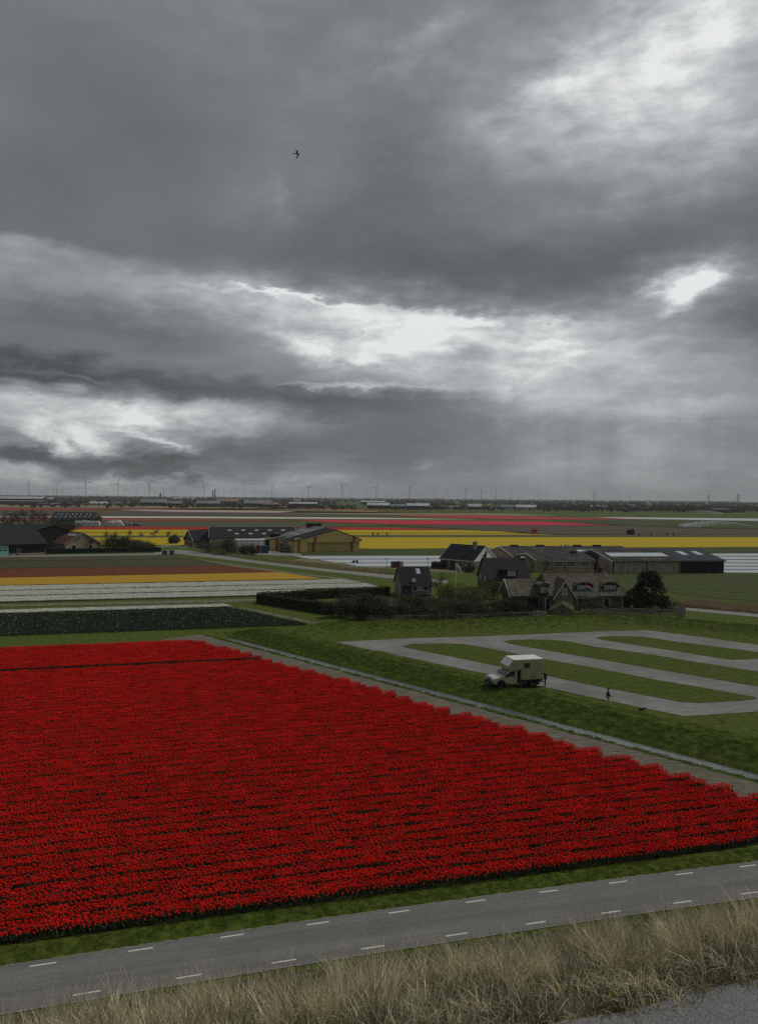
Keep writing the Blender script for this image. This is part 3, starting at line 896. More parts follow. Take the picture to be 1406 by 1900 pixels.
# the dark budding field and the pale hyacinths behind it
dark_patches = [flower_patch('bud_patch', rp, 1.6, 1.05, 60, m_petal_white, m_leaf_dark, hh=(0.30, 0.42), fs=0.05, leaves=4, bloom=0.007, leafh=0.34) for _ in range(5)]
white_patches = [flower_patch('hyacinth_patch', rp, 1.6, 1.14, 112, m_petal_white, m_leaf, hh=(0.22, 0.34), fs=0.074, leaves=1, bloom=0.93, leafh=0.22, open_=0.5) for _ in range(5)]
def strip_field(name, s0, s1, t_near, t_far, patches, label, seed, pitch=1.16, left=-150):
    n = max(1, int(round((s1 - s0) / pitch)))
    sl = [s0 + (s1 - s0) * (k + 0.5) / n for k in range(n)]
    bed_field(name, sl, lambda s_: (left, t_near + (t_far - t_near) * (s_ - s0) / (s1 - s0)), patches, 1.6, label, seed=seed)
strip_field('budding_field', 82.4, 102.3, 26.6, 16.6, dark_patches, 'dark green budding tulip field with scattered white blooms', 4, 1.12)
strip_field('hyacinth_field', 104.2, 107.4, 16.4, 15.0, white_patches, 'narrow white flower strip edging the dark green field', 5)
strip_field('hyacinth_field', 118.9, 126.2, 24.0, 34.0, white_patches, 'nearest white flower strip by the field path', 9)
strip_field('hyacinth_field', 127.8, 135.2, 50.0, 48.6, white_patches, 'middle white flower strip left of the clipped hedge', 8)
strip_field('hyacinth_field', 136.9, 144.5, 48.4, 45.0, white_patches, 'farthest white flower strip below the golden tulips', 6)

# the tulips that stand out singly: the front row along the verge
tl = flower_patch('red_tulip', random.Random(9), 0.02, 0.02, 1, m_petal_red, m_leaf, hh=(0.46, 0.47), fs=0.050, leaves=4)
tl2 = flower_patch('red_tulip', random.Random(14), 0.02, 0.02, 1, m_petal_red, m_leaf, hh=(0.40, 0.41), fs=0.054, leaves=5)
for k in range(300):
    o = (tl, tl2)[k % 2].copy()
    o.name = 'red_tulip'
    o.use_fake_user = False
    COL.objects.link(o)
    p = P0 + RD * (-3.0 + 41.0 * (k + rnd.uniform(0.1, 0.9)) / 300.0) + RN * (2.0 + rnd.uniform(-0.07, 0.07))
    o.location = (p.x, p.y, 0.0)
    o.rotation_euler = (rnd.gauss(0, 0.08), rnd.gauss(0, 0.08), rnd.uniform(0, 6.28))
    sc = rnd.uniform(0.85, 1.15)
    o.scale = (sc, sc, sc)
    tag(o, 'single red tulip in the frontmost row along the road verge', 'tulip', 'front row of red tulips')

# ================================================================ grasses
def tuft(name, r, n, h, spread_, bend, w, m, segs=3, wind=(0, 0)):
    V, F = [], []
    for _ in range(n):
        a = r.uniform(0, 6.28); d = spread_ * math.sqrt(r.random())
        x, y = math.cos(a) * d, math.sin(a) * d
        hh = h * r.uniform(0.55, 1.1)
        b = r.uniform(0, 6.28); be = bend * r.uniform(0.3, 1.2)
        bx, by = math.cos(b) * be + x * 0.7 + wind[0] * r.uniform(.4, 1), math.sin(b) * be + y * 0.7 + wind[1] * r.uniform(.4, 1)
        ww = w * r.uniform(0.7, 1.3)
        px_, py_ = math.cos(b + 1.57) * ww, math.sin(b + 1.57) * ww
        if r.random() < 0.5:
            px_, py_ = ww, 0.0
        o = len(V)
        for k in range(segs):
            f = k / segs
            c = f ** 1.8
            t_ = 1 - 0.75 * f
            z_ = hh * (f - 0.18 * c * be / max(h, 0.01))
            V += [(x + bx * c * hh - px_ * t_, y + by * c * hh - py_ * t_, z_), (x + bx * c * hh + px_ * t_, y + by * c * hh + py_ * t_, z_)]
        V.append((x + bx * hh, y + by * hh, hh * (1 - 0.18 * be / max(h, 0.01))))
        for k in range(segs - 1):
            F.append((o + 2 * k, o + 2 * k + 1, o + 2 * k + 3)); F.append((o + 2 * k, o + 2 * k + 3, o + 2 * k + 2))
        F.append((o + 2 * segs - 2, o + 2 * segs - 1, o + 2 * segs))
    o = np_mesh(name, np.array(V), np.array(F), m)
    return unlink(o)
m_marram = mat('marram', (0.58, 0.505, 0.34), 0.4, 3.0, 0.8, col2=(0.72, 0.635, 0.44), rand=0.45, trans=0.22, spec=0.25, big=(0.8, (0.27, 0.29, 0.14), 0.6))
m_marram_d = mat('marram_green', (0.12, 0.128, 0.055), 0.4, 3.0, 0.85, col2=(0.19, 0.175, 0.095), rand=0.25, trans=0.25, spec=0.15)
m_blade = mat('verge_blade', (0.100, 0.152, 0.022), 0.25, 2.0, 0.85, col2=(0.125, 0.178, 0.030), rand=0.25, trans=0.25, spec=0.15)
m_lawnb = mat('lawn_blade', (0.070, 0.102, 0.016), 0.35, 0.25, 0.9, col2=(0.105, 0.132, 0.026), rand=0.3, trans=0.15, spec=0.1)
m_reedb = mat('reed_blade', (0.33, 0.265, 0.165), 0.35, 1.5, 0.9, col2=(0.42, 0.345, 0.22), rand=0.25, trans=0.3, spec=0.1)
rg = random.Random(21)
marram = [tuft('marram_tuft', rg, 64, 0.62, 0.13, 0.55, 0.0046, m_marram, 4, (0.16, 0.05)) for _ in range(6)] + [tuft('marram_tuft', rg, 46, 0.5, 0.2, 0.7, 0.0035, m_marram_d, 4, (0.15, 0.05)) for _ in range(3)]
low = [tuft('dune_grass_tuft', rg, 42, 0.24, 0.2, 0.6, 0.004, m_marram_d, 3) for _ in range(3)] + [tuft('dune_grass_tuft', rg, 36, 0.28, 0.2, 0.8, 0.0038, m_marram, 3) for _ in range(2)]
verge = [tuft('verge_tuft', rg, 34, 0.20, 0.16, 0.5, 0.006, m_blade, 3) for _ in range(5)]
bankg = [tuft('bank_tuft', rg, 30, 0.24, 0.3, 0.6, 0.012, m_blade, 3) for _ in range(5)]
reed = [tuft('reed_tuft', rg, 34, 1.0, 0.45, 0.16, 0.012, m_reedb, 2) for _ in range(4)]

def scatter_on(name, P, patches, smin, smax, seed, label, cat, weights=None, tilt=0.12, sink=0.03):
    r = np.random.default_rng(seed)
    P = np.array(P, dtype=float)
    P[:, 2] = ground_z(P[:, 0], P[:, 1]) - sink
    n = len(P)
    rot = np.stack([r.normal(0, tilt, n), r.normal(0, tilt, n), r.uniform(0, 6.283, n)], -1)
    scl = r.uniform(smin, smax, n)
    idx = r.integers(0, len(patches), n) if weights is None else r.choice(len(patches), n, p=np.array(weights) / sum(weights))
    return tag(scatter(name, P, rot, scl, idx, patches), label, cat, None, 'stuff')

r_ = np.random.default_rng(77)
def area_st(n, s0, s1, t0, t1, keep=None):
    s_ = r_.uniform(s0, s1, n); t_ = r_.uniform(t0, t1, n)
    X = P0.x + RD.x * t_ + RN.x * (s_ + bow(t_)); Y = P0.y + RD.y * t_ + RN.y * (s_ + bow(t_))
    k = np.ones(n, bool) if keep is None else keep(X, Y, s_, t_)
    return np.stack([X, Y, np.zeros(n)], -1)[k]
def clumpy(X, Y, s_, t_):
    return (bumps(X, Y, 2.6, 31) + r_.uniform(-0.35, 0.35, len(X))) > -0.16
A = area_st(1500, -27.6, -23.9, -9, 26, clumpy)
scatter_on('marram_grass', A, marram, 0.7, 1.3, 3, 'tall straw-coloured marram grass on the dune edge', 'dune grass', weights=[3] * 6 + [1.6] * 3)
C = np.concatenate([area_st(4600, -28.2, -23.5, -9, 26), area_st(2600, -28.4, -26.6, -4, 14), area_st(5000, -23.5, -11, -24, 45), area_st(9000, -11, -3.3, -30, 60)])
scatter_on('dune_grass', C, low, 0.6, 1.3, 4, 'short dark grass and moss on the dune slope', 'dune grass')
D = np.concatenate([area_st(5600, 0.42, 1.75, -50, 75), area_st(1800, -3.9, -3.02, -50, 75)])
scatter_on('verge_grass', D, verge, 0.5, 1.15, 5, 'green grass verge between the road and the tulips', 'grass')
def area_pq(n, q0, q1, p0, p1):
    q_ = r_.uniform(q0, q1, n); p_ = r_.uniform(p0, p1, n)
    return np.stack([DD.x * p_ + DM.x * q_, DD.y * p_ + DM.y * q_, np.zeros(n)], -1)
E_ = np.concatenate([area_pq(7600, 61.0, 64.6, -97, 10), area_pq(1500, 56.5, 57.4, -97, 10), area_pq(1500, 64.6, 67.0, -97, 10)])
scatter_on('bank_grass', E_, bankg, 0.55, 1.2, 6, 'long green grass on the banks of the ditch', 'grass')
# the low dike behind the campsite
L_ = []
for (x0, y0), (x1, y1) in zip(DIKE[:-1], DIKE[1:]):
    n = int(58 * math.hypot(x1 - x0, y1 - y0))
    f = r_.uniform(0, 1, n); o_ = r_.normal(0, 1.7, n)
    ln = math.hypot(x1 - x0, y1 - y0)
    L_.append(np.stack([x0 + (x1 - x0) * f - (y1 - y0) / ln * o_, y0 + (y1 - y0) * f + (x1 - x0) / ln * o_, np.zeros(n)], -1))
scatter_on('dike_grass', np.concatenate(L_), bankg, 0.5, 1.1, 7, 'rough grass on the low dike behind the campsite', 'grass')
# short tufts over the campsite lawns (not on the lanes)
def inside(X, Y, poly_):
    c_ = np.zeros(len(X), bool)
    for (x0, y0), (x1, y1) in zip(poly_, poly_[1:] + poly_[:1]):
        hit = ((y0 > Y) != (y1 > Y)) & (X < (x1 - x0) * (Y - y0) / (y1 - y0 + 1e-12) + x0)
        c_ ^= hit
    return c_
wp = lambda pl: [(G(x, y).x, G(x, y).y) for x, y in pl]
n = 15000
Lp = np.stack([r_.uniform(-16, 68, n), r_.uniform(58, 124, n), np.zeros(n)], -1)
q_ = Lp[:, 0] * DM.x + Lp[:, 1] * DM.y
on = inside(Lp[:, 0], Lp[:, 1], wp(LANE_PX))
for pl in ISLES:
    on &= ~inside(Lp[:, 0], Lp[:, 1], wp(pl))
Lp = Lp[(q_ > 65) & ~on]
lawn = [tuft('lawn_tuft', rg, 26, 0.11, 0.42, 0.7, 0.012, m_lawnb, 2) for _ in range(4)]
scatter_on('lawn_grass', Lp, lawn, 0.5, 1.2, 17, 'short mown grass of the campsite lawns', 'grass', sink=-0.03)
# reeds on the right and along the farm track
def px_area(n, quad_):
    a_, b_, c_, d_ = [np.array(G(*q)) for q in quad_]
    u = r_.uniform(0, 1, (n, 1)); v = r_.uniform(0, 1, (n, 1))
    return (a_ * (1 - u) + b_ * u) * (1 - v) + (d_ * (1 - u) + c_ * u) * v
scatter_on('reeds', px_area(2600, [(1262, 1117), (1480, 1131), (1500, 1148), (1268, 1126)]), reed, 0.7, 1.15, 8, 'dry brown reed bed beside the farm track on the right', 'reeds')
scatter_on('reeds', np.concatenate([px_area(900, [(360, 1020), (620, 1052), (620, 1056), (380, 1026)]), px_area(500, [(620, 1052), (735, 1063), (735, 1067), (620, 1056)])]), reed, 0.5, 0.9, 9, 'dry reed strip along the track by the yellow barn', 'reeds')
# a few yellow dandelion-like blooms on the dune edge
m_yb = mat('yellow_bloom', (0.62, 0.48, 0.02), 0.1, 10, 0.6)
bl = MB()
for k in range(7):
    a = 6.283 * k / 7
    bl.add([(0, 0, 0.0), (math.cos(a - .3) * .02, math.sin(a - .3) * .02, .012), (math.cos(a) * .028, math.sin(a) * .028, .006), (math.cos(a + .3) * .02, math.sin(a + .3) * .02, .012)], [(0, 1, 2, 3)])
bl.tube((0, 0, -0.12), (0, 0, 0), 0.0015, None, 3)
for k, (px, py) in enumerate([(1035, 1857), (1049, 1857), (1043, 1860), (1121, 1852), (1133, 1866), (1131, 1871), (1194, 1822), (1195, 1852), (1184, 1798), (1291, 1790), (895, 1893)]):
    ray = G(px, py, 14.6)
    z = float(ground_z(ray.x, ray.y)) + 0.17
    q = G(px, py, z); z = float(ground_z(q.x, q.y)) + 0.17
    if k == 0:
        o0 = bl.build('yellow_flower', m_yb); o = o0
    else:
        o = o0.copy(); COL.objects.link(o)
    o.location = (q.x, q.y, z); o.rotation_euler = (0.5, 0.2 * k, k)
    o.scale = (0.62, 0.62, 0.62)
    tag(o, 'tiny yellow flower low in the grass by the footpath', 'flower', 'yellow flowers by the footpath')

# ================================================================ buildings
m_slate = banded('dark_roof_sheet', (0.030, 0.032, 0.036), 'X', 1.1, 0.02, 0.07, 0.18, 0.6, 0.85, spec=0.08)
m_slate2 = banded('grey_roof_sheet', (0.125, 0.128, 0.130), 'X', 1.1, 0.02, 0.08, 0.15, 0.4, 0.6, col2=(0.15, 0.15, 0.148), spec=0.08)
m_corr = banded('weathered_corrugated', (0.046, 0.045, 0.044), 'X', 1.1, 0.02, 0.08, 0.3, 0.35, 0.9, col2=(0.064, 0.060, 0.055), spec=0.08)
m_steel = banded('blue_grey_steel', (0.048, 0.056, 0.068), 'X', 1.0, 0.02, 0.08, 0.1, 0.3, 0.75, spec=0.08)
m_purple = banded('plum_tiles', (0.030, 0.024, 0.030), 'Z', 0.33, 0.03, 0.2, 0.25, 3.0, 0.65, spec=0.08)
m_darktile = banded('charcoal_tiles', (0.021, 0.022, 0.025), 'Z', 0.33, 0.03, 0.2, 0.25, 3.0, 0.65, spec=0.08)
m_redtile = banded('brown_red_tiles', (0.105, 0.048, 0.040), 'Z', 0.33, 0.03, 0.15, 0.25, 2.0, 0.7, spec=0.08)
m_thatch = mat('thatch', (0.105, 0.091, 0.073), 0.4, 2.2, 0.95, bump=0.06, bscale=7, col2=(0.145, 0.130, 0.105), stretch=(1, 1, 0.35), spec=0.05, detail=7, big=(0.45, (0.055, 0.056, 0.034), 0.6))
m_ridge = mat('ridge_thatch', (0.12, 0.075, 0.045), 0.3, 4, 0.95)
m_brick = mat('brown_brick', (0.22, 0.188, 0.165), 0.25, 5, 0.9, bump=0.01, bscale=16)
m_dbrick = mat('dark_brick', (0.130, 0.110, 0.098), 0.25, 5, 0.9, bump=0.01, bscale=16)
m_tanbrick = mat('tan_brick', (0.35, 0.27, 0.175), 0.25, 3, 0.9, col2=(0.40, 0.325, 0.22), bump=0.01, bscale=14, big=(0.4, (0.13, 0.105, 0.07), 0.6))
m_concrete = mat('stained_concrete', (0.30, 0.265, 0.205), 0.3, 0.8, 0.95, col2=(0.36, 0.325, 0.26), stretch=(3, 3, 0.4), detail=6)
m_yellow = banded('yellow_cladding', (0.62, 0.47, 0.17), 'X', 0.9, 0.015, 0.06, 0.1, 0.5, 0.7)
m_redp = mat('red_panel', (0.42, 0.075, 0.045), 0.12, 2, 0.6)
m_black = banded('black_boards', (0.010, 0.011, 0.013), 'Z', 0.25, 0.015, 0.2, 0.2, 2, 0.7)
m_dgreen = banded('dark_green_boards', (0.016, 0.027, 0.024), 'X', 0.3, 0.015, 0.2, 0.2, 2, 0.7)
m_cream = mat('cream_plaster', (0.38, 0.35, 0.27), 0.15, 2, 0.9)
m_whitew = mat('white_boards', (0.80, 0.82, 0.82), 0.12, 3, 0.8, stretch=(1, 1, 6))
m_white = mat('white_paint', (0.78, 0.78, 0.76), 0.08, 4, 0.6)
m_teal = mat('teal_door', (0.24, 0.48, 0.42), 0.1, 2, 0.5)
m_glass = mat('window_glass', (0.014, 0.017, 0.020), 0.2, 2, 0.08, spec=0.6)
m_curtain = mat('net_curtain', (0.34, 0.37, 0.36), 0.15, 3, 0.6)
m_skylight = mat('skylight_sheet', (0.42, 0.46, 0.50), 0.1, 1.5, 0.35, spec=0.5)
m_moss = mat('moss_roof', (0.050, 0.052, 0.016), 0.5, 2.5, 0.95, col2=(0.085, 0.078, 0.026), bump=0.05, bscale=6)
m_gutter = mat('grey_metal', (0.16, 0.165, 0.17), 0.1, 3, 0.5)
m_dark = mat('dark_metal', (0.016, 0.017, 0.018), 0.2, 3, 0.6)
m_wood = mat('weathered_wood', (0.17, 0.15, 0.125), 0.35, 5, 0.9, stretch=(1, 1, 4), col2=(0.23, 0.21, 0.18))
m_blue = mat('blue_paint', (0.030, 0.060, 0.17), 0.15, 3, 0.5)
m_orange = mat('red_sill_tiles', (0.27, 0.060, 0.035), 0.2, 5, 0.8)

def gable(root, x0, x1, W, hw, hr, wall, roof, ov=0.45, gov=0.35, th=0.16, ridge=0.5, y0=0.0, barge=None, hw2=None, rname='roof', wname='wall', hipx=0.0):
    """house body: ridge along local x from x0 to x1, front wall at y0, depth W; returns slope helper"""
    hw2 = hw if hw2 is None else hw2
    yr = y0 + W * ridge
    y1 = y0 + W
    w = MB().prism([(y0, -0.3), (y1, -0.3), (y1, hw2), (yr, hr), (y0, hw)], 'x', x0, x1).build(wname, wall, root)
    kf, kb = (hr - hw) / (yr - y0), (hr - hw2) / (y1 - yr)
    mb = MB()
    xa, xb = x0 - gov, x1 + gov
    for (ya, za, yb, zb) in ((y0 - ov, hw - kf * ov, yr, hr), (y1 + ov, hw2 - kb * ov, yr, hr)):
        e0, e1 = 0.02, th
        vs = []
        for x in (xa, xb):
            inx = hipx if x == xb else 0.0
            vs += [(x, ya, za + e0), (x - inx, yb, zb + e0), (x - inx, yb, zb + th + 0.02), (x, ya, za + th)]
        mb.add(vs, [(0, 1, 2, 3), (7, 6, 5, 4), (0, 4, 5, 1), (1, 5, 6, 2), (2, 6, 7, 3), (3, 7, 4, 0)])
    if hipx:
        zf = hw - kf * ov
        mb.add([(xb, y0 - ov, zf + th), (xb, y1 + ov, hw2 - kb * ov + th), (xb - hipx, yr, hr + th + 0.02)], [(0, 1, 2)])
    r = mb.build(rname, roof, root)
    if barge:
        for x, sgn in ((xa, -1), (xb, 1)):
            b_ = MB()
            for (ya, za, yb, zb) in ((y0 - ov, hw - kf * ov, yr, hr), (y1 + ov, hw2 - kb * ov, yr, hr)):
                b_.add([(x + sgn * 0.003, ya, za - 0.12), (x + sgn * 0.003, yb, zb - 0.12), (x + sgn * 0.003, yb, zb + th + 0.05), (x + sgn * 0.003, ya, za + th + 0.03),
                        (x + sgn * 0.05, ya, za - 0.12), (x + sgn * 0.05, yb, zb - 0.12), (x + sgn * 0.05, yb, zb + th + 0.05), (x + sgn * 0.05, ya, za + th + 0.03)],
                       [(0, 1, 2, 3), (7, 6, 5, 4), (0, 4, 5, 1), (1, 5, 6, 2), (2, 6, 7, 3), (3, 7, 4, 0)])
            b_.build('bargeboard', barge, root)
    def on_roof(x, f, side=-1):
        """point on the roof skin: f 0 at the eave, 1 at the ridge"""
        if side < 0:
            return Vector((x, y0 + (yr - y0) * f, hw + (hr - hw) * f + th + 0.03)), math.atan2(hr - hw, yr - y0)
        return Vector((x, y1 - (y1 - yr) * f, hw2 + (hr - hw2) * f + th + 0.03)), -math.atan2(hr - hw2, y1 - yr)
    return w, r, on_roof

def face_xf(face, u, z, x0, x1, y0, y1):
    """origin and in-plane direction on one wall of a box"""
    if face == 'S':
        return Vector((u, y0, z)), Vector((1, 0, 0)), Vector((0, -1, 0))
    if face == 'N':
        return Vector((u, y1, z)), Vector((-1, 0, 0)), Vector((0, 1, 0))
    if face == 'W':
        return Vector((x0, u, z)), Vector((0, -1, 0)), Vector((-1, 0, 0))
    return Vector((x1, u, z)), Vector((0, 1, 0)), Vector((1, 0, 0))

def obox(mb, o, ax, up, out, w0, w1, h0, h1, d0, d1):
    vs = [o + ax * a + up * b_ + out * c for c in (d0, d1) for (a, b_) in ((w0, h0), (w1, h0), (w1, h1), (w0, h1))]
    mb.add(vs, [(0, 3, 2, 1), (4, 5, 6, 7), (0, 1, 5, 4), (1, 2, 6, 5), (2, 3, 7, 6), (3, 0, 4, 7)])

def window(root, box_, face, u, z, w, h, fm=None, gm=None, nx=1, nz=1, name='window', t=0.09, sill=False):
    """frame with bars, glass set back inside it; z is the lower edge"""
    o, ax, out = face_xf(face, u, z, *box_)
    up = Vector((0, 0, 1))
    mb = MB()
    for k in range(nx + 1):
        c = -w / 2 + w * k / nx
        tt = t if k in (0, nx) else t * 0.6
        obox(mb, o, ax, up, out, c - tt / 2, c + tt / 2, -t / 2, h + t / 2, 0.004, 0.07)
    for k in range(nz + 1):
        c = h * k / nz
        tt = t if k in (0, nz) else t * 0.6
        for j in range(nx):
            a_, b_ = -w / 2 + w * j / nx + t * 0.5, -w / 2 + w * (j + 1) / nx - t * 0.5
            obox(mb, o, ax, up, out, a_, b_, c - tt / 2, c + tt / 2, 0.006, 0.062)
    f = mb.build(name, fm or m_white, root)
    mb = MB(); obox(mb, o, ax, up, out, -w / 2 + 0.01, w / 2 - 0.01, 0.01, h - 0.01, 0.008, 0.022)
    mb.build('pane', gm or m_glass, f)
    if sill:
        mb = MB(); obox(mb, o, ax, up, out, -w / 2 - 0.12, w / 2 + 0.12, -t / 2 - 0.09, -t / 2 - 0.003, 0.004, 0.14)
        mb.build('sill', m_gutter, f)
    return f

def panel(root, box_, face, u, z, w, h, m, name, d0=0.004, d1=0.04):
    o, ax, out = face_xf(face, u, z, *box_)
    mb = MB(); obox(mb, o, ax, Vector((0, 0, 1)), out, -w / 2, w / 2, 0, h, d0, d1)
    return mb.build(name, m, root)

def roof_panel(root, on_roof, x, f, w, h, m, name='skylight', side=-1, d=0.05):
    p, ang = on_roof(x, f, side)
    ax = Vector((1, 0, 0)); up = Vector((0, math.cos(ang), math.sin(ang))) if side < 0 else Vector((0, -math.cos(-ang), math.sin(-ang)))
    out = ax.cross(up) if side < 0 else up.cross(ax)
    mb = MB(); obox(mb, p, ax, up, out, -w / 2, w / 2, 0, h, 0.0, d)
    return mb.build(name, m, root)

def chimney(root, x, y, z0, z1, w=0.7, d=0.7, m=None):
    c = MB().box(x - w / 2, x + w / 2, y - d / 2, y + d / 2, z0, z1).build('chimney', m or m_brick, root)
    mb = MB().box(x - w / 2 - 0.07, x + w / 2 + 0.07, y - d / 2 - 0.07, y + d / 2 + 0.07, z1 + 0.002, z1 + 0.12)
    mb.tube((x, y, z1 + 0.12), (x, y, z1 + 0.45), 0.13, 0.11, 8)
    mb.build('cap', m_dark, c)

def eave_line(root, x0, x1, y, z, m=None, name='gutter'):
    MB().box(x0, x1, y - 0.10, y, z - 0.07, z + 0.05).build(name, m or m_gutter, root)

# ---- big corrugated barn on the right with its black steel bay
b = thing('bulb_barn', 'long tan barn with weathered corrugated roof and white rooflight strip', 'barn', (63.0, 205.8, 0), R(8))
w, r, onr = gable(b, 0, 19.6, 27, 3.36, 5.6, m_concrete, m_corr, ov=0.5, gov=0.3, barge=m_white)
bx = (0, 19.6, 0, 27)
roof_panel(b, onr, 10.0, 0.33, 17.0, 4.2, m_skylight)
for u in (0.15, 9.7, 19.2):
    panel(b, bx, 'S', u, -0.1, 0.22, 3.3, m_dark, 'downpipe', 0.01, 0.16)
panel(b, bx, 'W', 16.5, -0.1, 14.0, 3.5, m_dgreen, 'sliding_door', 0.02, 0.12)
panel(b, bx, 'W', 4.4, -0.1, 8.6, 3.3, m_tanbrick, 'end_panel', 0.02, 0.09)
mbx = MB().prism([(8.9, 3.2), (23.2, 3.2), (23.2, 3.5), (13.5, 5.35), (8.9, 4.6)], 'x', -0.11, -0.02).build('gable_boards', m_dgreen, b)
eave_line(b, -0.2, 19.7, -0.55, 3.2)
b = thing('steel_barn', 'black-walled steel barn bay with blue-grey roof and two pale skylights', 'barn', (63.0 + 19.62 * math.cos(R(8)), 205.8 + 19.62 * math.sin(R(8)), 0), R(8))
w, r, onr = gable(b, 0.3, 12.6, 27, 3.42, 5.72, m_black, m_steel, ov=0.5, gov=0.35, barge=m_gutter)
roof_panel(b, onr, 4.6, 0.42, 1.9, 4.3, m_skylight); roof_panel(b, onr, 9.2, 0.42, 1.9, 4.3, m_skylight)
eave_line(b, 0.3, 12.8, -0.55, 3.26)
panel(b, (0.3, 12.6, 0, 27), 'S', 6.4, -0.1, 12.1, 3.2, m_black, 'cladding', 0.01, 0.06)

# ---- brick shed with paned windows, and the hall behind it
b = thing('brick_shed', 'tan brick shed with four white paned windows under a dark roof', 'shed', (43.0, 208.0, 0), R(8))
w, r, onr = gable(b, 0, 16.3, 17.5, 3.25, 4.55, m_tanbrick, m_corr, ov=0.35, gov=0.25, barge=m_white)
bx = (0, 16.3, 0, 17.5)
for u in (2.6, 6.2, 9.9, 13.7):
    window(b, bx, 'S', u, 1.55, 2.5, 1.35, nx=4, nz=2)
eave_line(b, -0.2, 16.4, -0.42, 3.1, m_white)
for u in (4.4, 8.1):
    panel(b, bx, 'S', u, -0.1, 0.14, 3.1, m_gutter, 'downpipe', 0.01, 0.12)
p, _ = onr(13.6, 0.9); MB().box(p.x - .9, p.x + .9, p.y - .5, p.y + .5, p.z - .2, p.z + .55).build('roof_vent', m_dark, b)
b = thing('brick_hall', 'wide tan-gabled hall with low dark roof and ridge vents behind the brick shed', 'barn', (39.4, 222.4, 0), R(8))
w, r, onr = gable(b, 0, 39.0, 27, 3.05, 5.2, m_tanbrick, m_corr, ov=0.4, gov=0.3, barge=m_white)
for x in (4.2, 12.5, 24.5, 31.0):
    p, _ = onr(x, 0.97); MB().box(p.x - 1.2, p.x + 1.2, p.y - .6, p.y + .6, p.z - .1, p.z + .42).build('ridge_vent', m_dark, b)
roof_panel(b, onr, 25.2, 0.30, 6.5, 4.0, m_skylight)
for x, h_ in ((18.6, 1.0), (19.8, 1.3), (20.6, 1.0)):
    p, _ = onr(x, 0.8); MB().tube((p.x, p.y, p.z - .2), (p.x, p.y, p.z + h_), 0.16, 0.16, 8).build('flue', m_gutter, b)
window(b, (0, 39, 0, 27), 'W', 13.5, 3.7, 1.2, 0.7, fm=m_tanbrick, gm=m_dark)

# ---- house with the white boarded gable
b = thing('white_gabled_house', 'house with charcoal tiled roof, white boarded gable and brick chimney', 'house', (17.6, 217.6, 0), R(-47))
w, r, onr = gable(b, 0, 12.4, 9.6, 3.0, 6.7, m_tanbrick, m_darktile, ov=0.5, gov=0.25, barge=m_white)
bx = (0, 12.4, 0, 9.6)
MB().prism([(-0.1, 2.7), (9.7, 2.7), (9.7, 3.05), (4.8, 6.65), (-0.1, 3.05)], 'x', 12.41, 12.5).build('gable_boards', m_whitew, b)
window(b, (0, 12.5, 0, 9.6), 'E', 4.8, 4.2, 0.9, 1.2)
chimney(b, 9.6, 3.6, 5.0, 7.7, 0.9, 0.9)
eave_line(b, -0.2, 12.6, -0.55, 2.75, m_white)
window(b, bx, 'S', 1.6, 0.35, 3.0, 2.2, nx=5); panel(b, bx, 'S', 4.6, 0.0, 2.0, 2.4, m_redtile, 'garden_door')
window(b, bx, 'S', 7.4, 0.8, 1.3, 1.5, nx=2); window(b, bx, 'S', 10.6, 0.6, 1.2, 1.7); window(b, bx, 'E', 3.0, 0.7, 1.2, 1.5)

# ---- plum-roofed house
b = thing('plum_roofed_house', 'house with plum-coloured tiled roof and a black flat dormer', 'house', (23.4, 164.0, 0), R(7))
w, r, onr = gable(b, 0, 9.4, 8.6, 2.75, 6.75, m_dbrick, m_purple, ov=0.4, gov=0.2, barge=m_dark)
bx = (0, 9.4, 0, 8.6)
MB().box(3.2, 6.6, 0.1, 3.0, 3.0, 4.55).build('dormer', m_black, b)
MB().box(3.0, 6.8, -0.15, 3.1, 4.56, 4.72).build('dormer_roof', m_dark, b)
window(b, (3.2, 6.6, 0.1, 3), 'S', 5.3, 3.35, 1.7, 1.1, nx=2, gm=m_curtain, name='dormer_window')
chimney(b, 0.4, 4.3, 6.0, 7.35, 0.7, 0.8); panel(b, bx, 'W', 4.3, 6.9, 0.2, 0.1, m_white, 'flashing')
for yy_ in (2.0, 5.8):
    window(b, bx, 'W', yy_, 2.1, 0.8, 1.0, gm=m_curtain)
window(b, bx, 'S', 2.0, 0.8, 1.4, 1.3); window(b, bx, 'S', 7.0, 0.8, 1.4, 1.3)
MB().box(8.6, 9.5, 3.8, 4.8, 6.86, 7.05).build('ridge_cap', m_white, b)

# ---- small grey house beside the hedge
b = thing('small_house', 'small grey rendered house with charcoal roof, skylight and wall air unit', 'house', (4.6, 153.6, 0), R(10))
w, r, onr = gable(b, 0, 6.3, 7.2, 2.62, 5.6, m_brick, m_darktile, ov=0.35, gov=0.15, barge=m_dark)
bx = (0, 6.3, 0, 7.2)
roof_panel(b, onr, 4.0, 0.55, 0.85, 1.5, m_skylight)
p, _ = onr(2.6, 0.06); MB().box(p.x - .36, p.x + .36, p.y - .3, p.y + .1, p.z + .02, p.z + .6).build('air_unit', m_white, b)
panel(b, bx, 'S', 1.05, 0, 2.0, 2.4, m_teal if False else mat('slate_blue_boards', (0.045, 0.058, 0.070), 0.2, 3, 0.7), 'boarding')
window(b, bx, 'S', 2.85, 1.25, 0.9, 0.85); window(b, bx, 'S', 3.95, 1.25, 0.8, 0.85, gm=m_curtain); window(b, bx, 'S', 5.05, 1.25, 0.9, 0.85)
d_ = window(b, bx, 'W', 1.5, 0.0, 1.0, 2.2, name='door'); MB().box(-0.1, -0.05, 1.1, 1.15, 1.0, 1.1).build('handle', m_gutter, d_)
